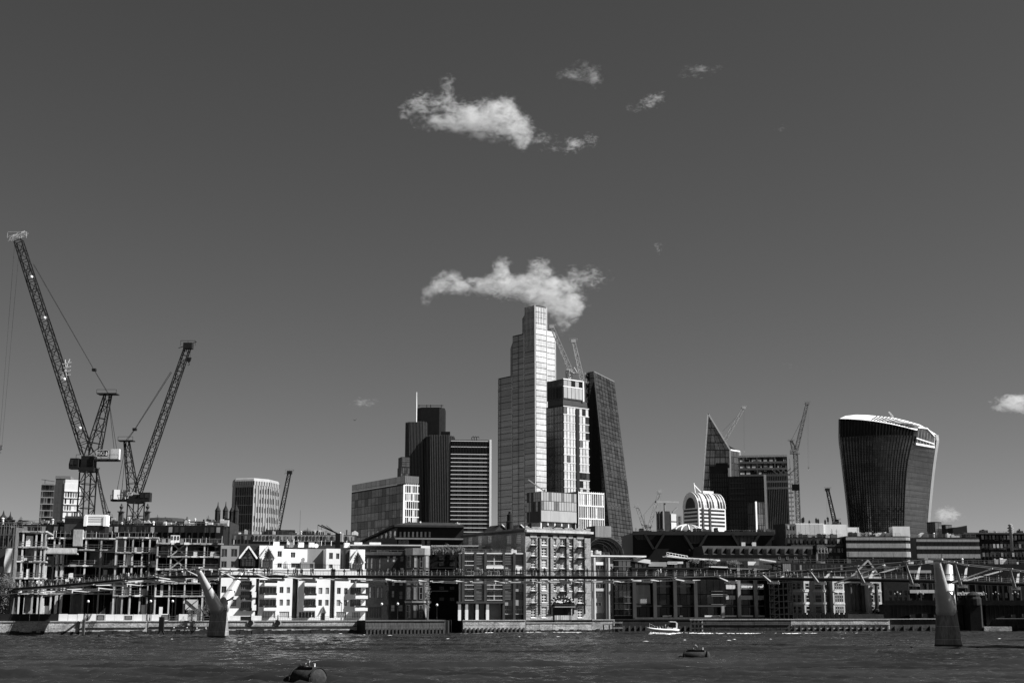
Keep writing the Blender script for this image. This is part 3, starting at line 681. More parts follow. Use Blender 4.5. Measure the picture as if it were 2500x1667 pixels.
bands(B.front, 0, B.wx, [1 + (B.h - 1.6) * k / 9 for k in range(10)], .55, 'white_paint', y=-.4, t=.39); fins(B.front, 0, B.h, [B.wx * k / 12 for k in range(13)], .28, 'white_paint', -.36, .35, name='mullion')
B = Bld('small_ribbed_box', 'small pale ribbed plant box beside the top of the brick warehouse', 'plant room', 1449, 1453, 1492, 1300, 1283, 480, 20, wy=8)
B.body('mid_clad'); panes(B.front, 0, B.wx, B.front.hit(1470, 1311)[1], B.h, 12, 1, .12, 'grey_panel', y=-.2, t=.19, name='cladding_panel')

# white domed block
B = Bld('domed_white_block', 'white striped block with a rounded barrel top, between the black glass roof and dark towers', 'office block', 1668, 1706, 1772, 1270, 1228, 760, 34)
zs_ = B.front.hit(1730, 1240)[1]; rX = B.wx / 2
B.body('white_paint', z1=zs_)
zl = B.front.hit(1710, 1285)[1]; nfl = 5
for k in range(nfl):
    z = zl + (zs_ - zl) * (k + .15) / nfl
    B.front.box('window_strip', .8, B.wx - .8, z, z + (zs_ - zl) / nfl * .52, 'glass_smoke', -.12, -.01); B.left.box('window_strip', 1.0, B.wy - 1, z, z + (zs_ - zl) / nfl * .52, 'glass_soot', -.12, -.01)
for px in (1716, 1733):
    u = B.front.hit(px, 1260)[0]; B.front.box('dark_rib', u - .7, u + .7, 0, zs_, 'mid_clad', -.5, -.13)
rz = B.front.hit(1735, 1203)[1] - zs_
def arch(y0, y1, rx, rz_, m, nm, x0=0, n=14, th=None, a0=0, a1=math.pi):
    b = MB(); cx = B.wy / 2
    P = [(cx - rx * math.cos(a0 + (a1 - a0) * k / n), zs_ + rz_ * math.sin(a0 + (a1 - a0) * k / n)) for k in range(n + 1)]
    for k in range(n):
        (xa, za), (xb, zb) = P[k], P[k + 1]
        b.face(((y0, xa, za), (y1, xa, za), (y1, xb, zb), (y0, xb, zb)))
    b.face([(y0, x, z) for x, z in P]); b.face([(y1, x, z) for x, z in P][::-1])
    return b.build(nm, m, B.root, smooth=False)
arch(0, B.wx, B.wy / 2 - .2, rz, 'white_paint', 'barrel_roof')
arch(-.35, -.05, B.wy / 2 * .62, rz * .7, 'glass_soot', 'arched_window')
for k in range(10):      # roof glazing bars that follow the barrel
    x = B.wx * (k + .5) / 10
    arch(x - .75, x + .75, B.wy / 2, rz + .3, ['glass_grey', 'glass_smoke', 'glass_bright', 'mid_clad'][(k * 7) % 4], 'roof_glazing')
for k in range(11):
    x = B.wx * k / 10; arch(x - .16, x + .16, B.wy / 2 + .15, rz + .5, 'white_paint', 'roof_rib')
b = MB(); b.bar((4, B.wy * .5, zs_ + rz), (3, B.wy * .5, zs_ + rz + 6), .4); b.bar((3, B.wy * .5, zs_ + rz + 5), (9, B.wy * .5, zs_ + rz + .4), .5); b.box(9, 17, B.wy * .4, B.wy * .6, zs_ + rz + .3, zs_ + rz + 1.6); b.build('roof_cradle', 'white_paint', B.root)
# small glazed dome beside it
b = MB(); P = at(1678, 1300, 700); n = 12; prof = [(8.5 * math.cos(math.pi / 2 * k / 8), 4.5 * math.sin(math.pi / 2 * k / 8)) for k in range(9)]
r_ = thing('low_glass_dome', 'low pale dome at the foot of the white domed block', 'dome', (P.x, 700, GZ)); zq = at(1688, 1302, 700).z - GZ
b.lathe([(8.5, 0), (8.5, zq)] + [(max(.05, a), zq + z) for a, z in prof], 20); b.build('dome', 'steel_grey', r_, smooth=True)
for k in range(7):
    a = -math.pi + math.pi * k / 6; b = MB(); b.tube([(8.6 * math.cos(t) * math.cos(a), 8.6 * math.cos(t) * math.sin(a), zq + 4.6 * math.sin(t)) for t in [math.pi / 2 * q / 6 for q in range(7)]], .35, 5); b.build('rib', 'white_paint', r_)

# grey service tower with pods
B = Bld('service_pod_tower', 'service tower with stacked steel pods and a roof crane, left of the white domed block', 'office tower', 1603, 1622, 1650, 1280, 1247, 820, 34)
B.body('dark_clad', x1=B.wx * .5); B.body('steel_grey', z1=B.h - 1, x0=B.wx * .5 + .2, name='pod_stack')
for k in range(7): B.front.box('pod', B.wx * .55, B.wx, B.h - 6 - 5.2 * k, B.h - 1.6 - 5.2 * k, 'pale_panel', -.6, -.02)
for u in (1, 3.4, 6.5): B.left.box('duct', u, u + 1, 0, B.h, 'steel_grey', -1, -.02)
b = MB(); b.bar((4, 4, B.h), (4, 4, B.h + 6), .9); b.bar((-5, 2, B.h + 5.6), (16, 5, B.h + 6.4), 1.2); b.bar((12, 6, B.h), (16, 6, B.h + 3), .8); b.build('roof_crane', 'steel_grey', B.root)
B = Bld('small_glazed_cube', 'small pale glazed cube between the service tower and the white domed block', 'office block', 1649, 1652, 1666, 1290, 1257, 840, 20, wy=10)
B.body('steel_grey'); panes(B.front, 0, B.wx, B.h - 14, B.h - .5, 3, 4, .4, ['glass_mirror', 'glass_smoke'], name='pane')

# the scalpel-shaped tower
Y0 = 1180; P0 = at(1735, 1300, Y0); root = thing('pointed_glass_tower', 'sharply pointed grey glass tower with one slanting side', 'skyscraper', (P0.x, Y0, GZ))
L_ = lambda px, py, dY=0.0: Vector((at(px, py, Y0 + dY).x - P0.x, dY, at(px, py, Y0 + dY).z - GZ))
apex = L_(1728, 1009); shld = L_(1782, 1098); lowl = L_(1693, 1290); lowl.z = 0; lowl.x = L_(1690, 1310).x
base_r = L_(1783, 1290); base_r.z = 0
back = [Vector((v.x + 6, 40, v.z)) for v in (lowl, base_r, shld, apex)]
b = MB(); b.loft([[lowl, base_r, shld, apex], back]); b.build('tower_volume', 'mid_clad', root)
b = MB(); n = 26
for j in range(n):       # glazing rows clipped to the slanting outline
    t0, t1 = (j + .06) / n, (j + .94) / n
    def row(t):
        z = apex.z * t; a = lowl.lerp(apex, t)
        e = base_r.lerp(shld, t * apex.z / shld.z) if z < shld.z else shld.lerp(apex, (z - shld.z) / (apex.z - shld.z))
        return Vector((a.x, 0, z)), Vector((e.x, 0, z))
    (a0_, e0), (a1_, e1) = row(t0), row(t1); nc = max(1, int((e0 - a0_).length / 4.2))
    for i in range(nc):
        s0, s1 = (i + .06) / nc, (i + .94) / nc
        q = [a0_.lerp(e0, s0), a0_.lerp(e0, s1), a1_.lerp(e1, s1), a1_.lerp(e1, s0)]
        ids = [b.pt(p + Vector((0, -.5, 0))) for p in q] + [b.pt(p) for p in q]
        k = rnd.choice((0, 0, 0, 1))
        for f_ in ((0, 1, 2, 3), (4, 5, 1, 0), (5, 6, 2, 1), (6, 7, 3, 2), (7, 4, 0, 3)): b.idx([ids[w] for w in f_], k)
b.build('panes', ['glass_grey', 'glass_side'], root, kind='stuff')
for p, q in ((lowl, apex), (apex, shld), (shld, base_r)):
    b = MB(); b.bar(p + Vector((0, -.6, 0)), q + Vector((0, -.6, 0)), 1.3); b.build('edge_trim', 'steel_pale', root)
sr = [L_(1782, 1098), L_(1803, 1102), L_(1803, 1290), L_(1782, 1290)]
rt = L_(1805, 1102, 22); rb = Vector((rt.x, 22, 0)); lt = Vector((shld.x, 0.2, shld.z)); lb = Vector((base_r.x, 0.2, 0))
b = MB(); b.loft([[lb, rb, rt, lt], [v + Vector((0, 20, 0)) for v in (lb, rb, rt, lt)]]); b.build('side_volume', 'mid_clad', root)
b = MB(); quadpatch(b, lb, rb, rt, lt, 3, 24, .05, .5, lambda i, j: rnd.choice((0, 1))); b.build('panes', ['glass_grey', 'glass_side'], root, kind='stuff')
b = MB(); b.bar(lt + Vector((0, -.8, 0)), rt + Vector((0, -.8, 0)), 1.2); b.bar(rt + Vector((0, -.8, 0)), rb + Vector((0, -.8, 0)), 2.2); b.build('edge_trim', 'white_paint', root)
rr = L_(1775, 1085, 2)
b = MB(); b.face((shld, rt, rr)); b.face((shld + Vector((0, 1, 0)), rr + Vector((0, 1, 0)), rt + Vector((0, 1, 0)))); b.build('roof_slope', 'glass_soot', root)

# dark reflection shaped as a black block, then dark towers in front of it
B = Bld('dark_reflection_block', 'black block shaped after a dark reflection before the pointed glass tower', 'office tower', 1732, 1736, 1784, 1260, 1137, 1060, -9, wy=30)
B.body('black_clad'); panes(B.front, .3, B.wx - .3, 10, B.h - 6, 8, 26, .5, 'glass_soot', joined=True, name='panes')
B.body('black_clad', z0=B.h + .1, z1=B.h + 2.5, x0=5, x1=B.wx - 1, y0=2, y1=20, name='plant_room')
B.front.box('edge_fin', B.wx - 1, B.wx + .5, B.h - 60, B.h - 2, 'steel_pale', -1, -.02)
B = Bld('broad_black_tower', 'broad black glass tower with a white edge strip, below the skeletal construction tower', 'office tower', 1778, 1781, 1870, 1270, 1163, 1000, -10, wy=30)
B.body('black_clad'); panes(B.front, .3, B.wx - 1, B.h * .32, B.h - 1, 12, 15, .4, 'glass_soot', joined=True, name='panes')
panes(B.front, .3, B.wx - 1, 2, B.h * .31, 16, 8, .5, ['glass_soot', 'glass_smoke', 'glass_black'], joined=True, name='panes')
B.front.box('edge_strip', B.wx - .4, B.wx + 1.4, 0, B.h + 1, 'white_paint', -1.2, -.02)
B.right.box('side_panel', 2, 18, 0, B.h, 'pale_panel', -.5, -.02)
bands(B.front, 1, B.wx * .45, [B.h - 5 - 4 * k for k in range(4)], .3, 'mid_clad', y=-.3, t=.15)
B = Bld('low_black_glass_block', 'low dark glass block with a white corner strip below the broad black tower', 'office block', 1826, 1847, 1869, 1280, 1224, 900, 30)
B.body('black_clad'); panes(B.front, .2, B.wx - .2, 2, B.h - .4, 4, 9, .4, ['glass_grey', 'glass_smoke'], name='pane'); B.front.box('corner_strip', -1.0, .2, 0, B.h, 'white_paint', -.8, 0)
panes(B.left, .2, B.wy - .2, 2, B.h - .4, 5, 9, .4, 'glass_soot', name='pane')
# construction tower: glazed below, open steel frame on top
B = Bld('skeleton_top_tower', 'tower under construction with an open steel frame on its top floors', 'tower under construction', 1806, 1864, 1927, 1250, 1152, 1090, -9, wy=30)
B = B; L0 = B.front.hit(1806, 1200)[0]
zf = B.front.hit(1890, 1150)[1]; ztp = B.front.hit(1870, 1113)[1]
B.body('black_clad', z1=zf, name='tower_volume')
fins(B.front, 2, zf - 1, [1 + (B.wx - 2) * k / 13 for k in range(14)], .6, 'steel_grey', -.6, .58, name='mullion')
lev = [zf - 14 + (ztp - zf + 14) * k / 5 for k in range(6)]
for z in lev:
    B.slab('floor_deck', L0, B.wx, -1, 26, z - .5, z + .5, 'steel_dark')
    B.slab('edge_beam', L0, B.wx, -1.4, -1.05, z - .9, z + .8, 'steel_pale' if z in lev[-1:] else 'steel_grey')
for k in range(9):
    x = L0 + .6 + (B.wx - L0 - 1.2) * k / 8
    for y in (-.6, 25):
        B.slab('steel_column', x - .5, x + .5, y - .4, y + .4, (zf - 14) if x < 0 else zf, ztp, 'steel_dark' if k % 3 else 'steel_grey')
b = MB()
for k in range(3):
    x = B.wx * (.35 + .2 * k); b.bar((x, -1.2, lev[3]), (x + 6, -1.2, lev[2]), .7); b.bar((x + 6, -1.2, lev[2]), (x + 12, -1.2, lev[3]), .7)
b.build('brace', 'steel_grey', B.root)
b = MB()
for k in range(26):
    x = rnd.uniform(L0 + 2, B.wx - 4); z = rnd.choice(lev[:5]) + .5; y = rnd.uniform(0, 12); b.box(x, x + rnd.uniform(2, 6), y, y + 3, z, z + rnd.uniform(1.5, 5), rnd.randrange(3))
b.build('stored_materials', ['steel_dark', 'white_paint', 'mid_clad'], B.root, kind='stuff')
b = MB()
for k in range(30):      # site hoist track and scaffold on the right edge
    z = zf * k / 30; b.box(B.wx + .3, B.wx + 4, -1, 2, z, z + zf / 30 * .35)
b.bar((B.wx + 2, -.5, 0), (B.wx + 2, -.5, zf + 10), .6); b.bar((B.wx + 5, -.5, 0), (B.wx + 5, -.5, zf + 10), .6); b.build('scaffold', 'steel_pale', B.root)
b = MB(); hz_ = B.front.hit(1935, 1197)[1]; b.box(B.wx + 3, B.wx + 9, -2, 2, hz_, hz_ + 5); b.build('hoist_cage', 'steel_dark', B.root)
for z in (zf * .6, zf * .25): B.slab('tie_beam', B.wx + 5, B.wx + 24, -.7, -.2, z, z + .8, 'steel_grey')

# top-heavy curved tower
Y0 = 1090; P0 = at(2150, 1300, Y0); root = thing('top_heavy_curved_tower', 'top-heavy dark glass tower flaring to a curved bright white roof', 'skyscraper', (P0.x, Y0, GZ))
L_ = lambda px, py, dY=0.0: Vector((at(px, py, Y0 + dY).x - P0.x, dY, at(px, py, Y0 + dY).z - GZ))
def edge(tab, py):
    for (x0, y0), (x1, y1) in zip(tab, tab[1:]):
        if y0 <= py <= y1: t = (py - y0) / (y1 - y0); return x0 + (x1 - x0) * t
    return tab[0][0] if py < tab[0][1] else tab[-1][0]
E_l = [(2048.5, 1023), (2049, 1070), (2054, 1110), (2061, 1170), (2068, 1230), (2074, 1290), (2077, 1330)]
E_m = [(2232, 1050), (2225, 1080), (2217, 1110), (2210, 1160), (2207, 1220), (2205, 1290), (2204, 1330)]
E_r = [(2286, 1063), (2283, 1085), (2277, 1130), (2271, 1190), (2266, 1250), (2263, 1300), (2262, 1330)]
rows = [1330, 1300, 1270, 1240, 1210, 1180, 1150, 1120, 1095, 1075, 1063]
NU = 12
def ringpts(py):
    a, m_, r_ = edge(E_l, py), edge(E_m, py), edge(E_r, py)
    fr = []
    for i in range(NU + 1):
        t = i / NU; px = a + (m_ - a) * t; bow = 9 * math.sin(math.pi * t); z_ref = L_(a, py).z
        pt_ = L_(px, py, 14 - bow - 14 * t); pt_.z = z_ref; fr.append(pt_)
    q = L_(r_, py, 34); q.z = fr[0].z
    return fr, q
RR = [ringpts(py) for py in rows]
_f, _q = RR[0]; RR.insert(0, ([Vector((p.x, p.y, 0)) for p in _f], Vector((_q.x, _q.y, 0))))
b = MB(); rings = []
for fr, q in RR:
    rings.append(fr + [q, Vector((q.x - 6, 60, q.z)), Vector((fr[0].x + 16, 60, q.z))])
b.loft(rings); b.build('tower_volume', 'black_clad', root)
z_end = RR[-1][0][0].z
tops = []
for i in range(NU + 1):   # roof rim: rises to the left third, falls to the right
    t = i / NU; px = 2049 + (2232 - 2049) * t; py = 1023 + (-9.0 * math.sin(math.pi * min(1, t * 1.0)) * 0 + 27 * t ** 1.9)
    p = L_(px, py, RR[-1][0][i].y); tops.append(Vector((RR[-1][0][i].x + (p.x - RR[-1][0][i].x), p.y, p.z)))
b = MB()
for i in range(NU): b.face((RR[-1][0][i], RR[-1][0][i + 1], tops[i + 1], tops[i]))
b.build('upper_front', 'black_clad', root)
for i in range(NU * 2 + 1):   # vertical fins up the front, each one curved
    t = i / (NU * 2); k = min(NU - 1, int(t * NU)); s = t * NU - k
    path = [fr[k].lerp(fr[k + 1], s) + Vector((0, -.7, 0)) for fr, q in RR] + [tops[k].lerp(tops[k + 1], s) + Vector((0, -.7, 0))]
    b = MB()
    for p, q in zip(path, path[1:]): b.bar(p, q, .4, .8, caps=False)
    b.build('fin', 'dark_clad', root)
for j in range(len(RR) - 1):  # glazing rows between the fins
    b = MB()
    for i in range(NU):
        A, B_, C_, D_ = RR[j][0][i], RR[j][0][i + 1], RR[j + 1][0][i + 1], RR[j + 1][0][i]
        quadpatch(b, A, B_, C_, D_, 2, 6, .07, .35, lambda i_, j_: rnd.choice((0, 0, 0, 0, 1, 2)) if j < 4 else 0, .3)
    b.build('glazing_row', ['glass_deep', 'glass_smoke', 'glass_soot'], root)
for j in range(len(RR) - 2):  # smooth louvred right-hand side in bands
    A, B_, C_, D_ = RR[j][0][NU], RR[j][1], RR[j + 1][1], RR[j + 1][0][NU]
    b = MB(); quadpatch(b, A, B_, C_, D_, 1, 2, .02, .4, lambda i_, j_: 0); b.build('side_band', ['glass_side'], root)
b = MB(); pr = [q + Vector((.6, -.6, 0)) for fr, q in RR] + [L_(2287, 1062, 34)]
for p, q in zip(pr, pr[1:]): b.bar(p, q, 2.2, 1.6)
b.build('edge_trim', 'white_paint', root)
b = MB(); pr = [fr[0] + Vector((-.3, -.6, 0)) for fr, q in RR] + [tops[0]]
for p, q in zip(pr, pr[1:]): b.bar(p, q, 1.2, 1.2)
b.build('edge_trim', 'steel_grey', root)
RT = [(2049, 1022), (2064, 1015), (2090, 1012), (2120, 1013), (2150, 1016), (2180, 1019), (2210, 1026), (2245, 1036), (2268, 1049), (2287, 1061)]
back = [L_(x, y, 20 + 14 * i / 9) for i, (x, y) in enumerate(RT)]
front = []
for i in range(len(RT)):
    t = i / (len(RT) - 1) * NU; k = min(NU - 1, int(t)); front.append(tops[k].lerp(tops[k + 1], t - k) + Vector((0, -.9, .3)))
b = MB()
for i in range(len(RT) - 1): b.face((front[i], front[i + 1], back[i + 1], back[i])); b.face((back[i], back[i + 1], back[i + 1] + Vector((9 - i - 1, 30, -6)), back[i] + Vector((9 - i, 30, -6))))
b.build('curved_roof', 'white_paint', root)
for k in range(15):
    t = .42 + .5 * k / 15; i = int(t * 9); s = t * 9 - i
    p, q = front[i].lerp(front[i + 1], s) + Vector((0, -.15, .5)), back[i].lerp(back[i + 1], s) + Vector((0, -.1, .4))
    b = MB(); b.bar(p.lerp(q, .1), p.lerp(q, .85), .9, .5); b.build('roof_louvre', 'dark_clad', root)
# sky garden opening at the top right
A, B_ = L_(2234, 1084, 4), L_(2279, 1092, 32); C_, D_ = L_(2281, 1066, 32), L_(2240, 1044, 4)
n_ = Vector((-.6, -.8, 0))
b = MB(); b.face([p + Vector((-.2, -1.2, 0)) for p in (A, B_, C_, L_(2262, 1048, 18), D_)]); b.build('garden_glazing', 'glass_smoke', root)
for p, q, w in ((A, B_, 1.6), (A.lerp(D_, .35), B_.lerp(C_, .3), .9), (B_, C_, 1.0), (D_, L_(2262, 1046, 18), 1.0), (L_(2262, 1046, 18), C_, 1.0)):
    b = MB(); b.bar(p + Vector((-.3, -1.8, 0)), q + Vector((-.3, -1.8, 0)), w); b.build('garden_frame', 'white_paint', root)
for k in range(6):
    t = (k + .5) / 6; p, q = A.lerp(B_, t), D_.lerp(C_, t)
    b = MB(); b.bar(p + Vector((-.3, -1.6, 0)), q + Vector((-.3, -1.6, 0)), .4); b.build('garden_mullion', 'steel_pale', root)
b = MB(); b.bar(L_(2181, 1018, 15), L_(2170, 1005, 15), 1.1); b.build('roof_jib', 'white_paint', root)

# blocks right of it
for nm, lb, xl, xc, xr_, yt, Yd in (('grey_glass_block', 'dark and grey glass block just right of the top-heavy tower', 2264, 2283, 2300, 1273, 1000), ('low_grey_glass_block', 'smaller grey glass block second right of the top-heavy tower', 2300, 2309, 2325, 1280, 1040)):
    B = Bld(nm, lb, 'office block', xl, xc, xr_, 1300, yt, Yd, 34); B.body('black_clad')
    panes(B.left, .2, B.wy - .2, 2, B.h - .5, 3, 8, .3, 'glass_soot', joined=True, name='panes'); panes(B.front, .2, B.wx - .2, 2, B.h - .5, 2, 9, .3, 'glass_grey', name='pane')
P = at(2326, 1300, 1000); root = thing('wedge_roof_block', 'dark block with a roof rising to a point at its right end', 'office block', (P.x, 1000, GZ))
b = MB(); xs = [at(p_, 1290, 1000).x - P.x for p_ in (2326, 2350, 2361)]; zz = [at(2340, q_, 1000).z - GZ for q_ in (1287, 1286, 1282)]
b.prism([(xs[0], 0), (xs[2], 0), (xs[2], zz[2]), (xs[1], zz[1]), (xs[0], zz[0])], 0, 25); b.build('wall', 'dark_clad', root)
bands(Face(root, 0, 0, 0), .5, xs[2] - .5, [zz[0] * k / 9 for k in range(2, 9)], .5, 'black_clad', y=-.2, t=.19)

# far-left towers
B = Bld('balconied_tower', 'dark slim tower ringed by balconies, leftmost of the three far towers', 'apartment tower', 93, 96, 126, 1260, 1180, 1500, 12, wy=20)
B.body('dark_clad'); bands(B.front, -.8, B.wx + .8, [5 + (B.h - 6) * k / 18 for k in range(19)], .9, 'grey_panel', y=-1.6, t=1.58, name='balcony')
panes(B.front, .3, B.wx - .3, 5, B.h - 1, 5, 18, .8, ['glass_smoke', 'glass_soot', 'glass_mirror'], name='pane')
b = MB(); b.bar((3, 4, B.h), (3, 4, B.h + 5), .8); b.bar((-1, 4, B.h + 5), (B.wx, 4, B.h + 3), .8); b.build('roof_crane', 'crane_red', B.root)
B = Bld('plain_grey_tower', 'plain dark grey tower, middle of the three far-left towers', 'office tower', 127, 130, 165, 1260, 1168, 1420, 10, wy=24)
B.body('mid_clad'); panes(B.front, 0, B.wx, 3, B.h - 4, 4, 12, .2, 'mid_clad', y=-.2, t=.19, name='cladding_panel'); B.slab('parapet', -.4, B.wx + .4, -.4, 22, B.h, B.h + 3, 'steel_grey')
B = Bld('white_balcony_tower', 'lit white tower with broken balconies, rightmost of the three far-left towers', 'apartment tower', 147, 153, 193, 1260, 1179, 1350, 30)
B.body('pale_panel', left=()); panes(B.left, 0, B.wy, 2, B.h, 1, 12, .2, 'mid_clad', y=-.2, t=.19, name='cladding_panel')
panes(B.front, .5, B.wx - .5, 4, B.h - 8, 6, 17, 1.0, ['glass_smoke', 'glass_bright', 'glass_mirror', 'white_paint', 'glass_soot'], name='pane', skip=.25)
bands(B.front, 0, B.wx, [4 + (B.h - 12) * k / 17 for k in range(18)], .7, 'white_paint', y=-1.0, t=.8, name='balcony')
B.slab('plant_screen', .5, B.wx - .5, .5, 12, B.h, B.h + 4, 'pale_panel')

# chamfered tower behind the white apartments
P = at(618, 1300, 860); root = thing('chamfered_office_tower', 'chamfered office tower with a smooth rounded white crown, left of the lone slanting crane', 'office tower', (P.x, 860, GZ))
X = lambda px, dy=0.0: at(px, 1250, 860.0 + dy).x - P.x
zt = at(620, 1166, 860).z - GZ; zc = at(620, 1184, 860).z - GZ
pl = [(X(565, 12), 12), (X(571, 3), 3), (X(617), 0), (X(655, 10), 10), (X(679, 27), 27), (X(676, 50), 50), (X(572, 45), 45)]
def inset(pl, k): cx = sum(p[0] for p in pl) / len(pl); cy = sum(p[1] for p in pl) / len(pl); return [(cx + (x - cx) * k, cy + (y - cy) * k) for x, y in pl]
b = MB(); b.column(pl, 0, zc); b.build('wall', 'grey_render', root)
b = MB(); b.loft([[(x, y, zc + .05) for x, y in inset(pl, 1.015)], [(x, y, zt - 2) for x, y in inset(pl, 1.01)], [(x, y, zt - .6) for x, y in inset(pl, .985)], [(x, y, zt) for x, y in inset(pl, .94)]]); b.build('crown', 'grey_panel', root)
for k, (p, q, nu, gl) in enumerate(((pl[1], pl[2], 8, 'glass_soot'), (pl[2], pl[3], 6, 'glass_smoke'), (pl[3], pl[4], 6, 'glass_soot'))):
    A, B_ = Vector((*p, 0)), Vector((*q, 0)); an = math.atan2(q[1] - p[1], q[0] - p[0]); f = Face(root, p[0], p[1], an); w = (B_ - A).length
    nz = 13
    if k == 0: panes(f, .4, w - .4, 2, zc - 1, nu, nz, .5, ['glass_soot', 'dark_clad'], y=-.25, t=.24, name='pane')
    else:
        fins(f, 1, zc, [w * i / nu for i in range(nu + 1)], .6, 'grey_panel', -.5, .48, name='mullion')
        for i in range(nu):
            for j in range(nz):
                if rnd.random() < .12: continue
                h_ = zc / nz; hh = h_ * rnd.choice((.5, .62, .62, .4)); f.box('pane', w * (i + .22) / nu, w * (i + .8) / nu, j * h_ + 1, j * h_ + 1 + hh, rnd.choice(('glass_side', 'mid_clad', 'glass_grey')), -.12, -.01)
    fins(f, zc + .2, zt - 2, [w * i / nu for i in range(nu + 1)], .25, 'dark_clad', -.5, .3, name='crown_joint')

# gothic tower with four pinnacles
P = at(543, 1290, 560); root = thing('gothic_church_tower', 'dark gothic church tower with tall pointed pinnacles', 'church tower', (P.x, 560, GZ))
X = lambda px: at(px, 1270, 560).x - P.x
Z = lambda py: at(540, py, 560).z - GZ
b = MB(); b.box(X(524), X(566), 0, 7, 0, Z(1270)); b.build('tower_wall', 'stone_black', root)
b = MB()
for k in range(7): x = X(527) + (X(563) - X(527)) * k / 6.5; b.box(x, x + .55, -.1, .4, Z(1270), Z(1267))
b.build('battlement', 'stone_black', root)
for px, yt, dy in ((531, 1225, -.2), (550, 1224, -.2), (557, 1226, 7), (575, 1223, 0.5)):
    b = MB(); x = X(px); r = 1.15; b.lathe([(r, Z(1300)), (r, Z(1248)), (r * 1.1, Z(1247)), (r * .95, Z(1244)), (r * .5, Z(1238)), (r * .22, Z(1234)), (.1, Z(yt))], 8, cx=x, cy=dy); b.build('pinnacle', 'stone_black', root)
f = Face(root, 0, 0, 0)
for px in (536, 545, 553): u = X(px); f.box('louvre_opening', u - .35, u + .35, Z(1288), Z(1274), 'black_clad', -.06, -.01)

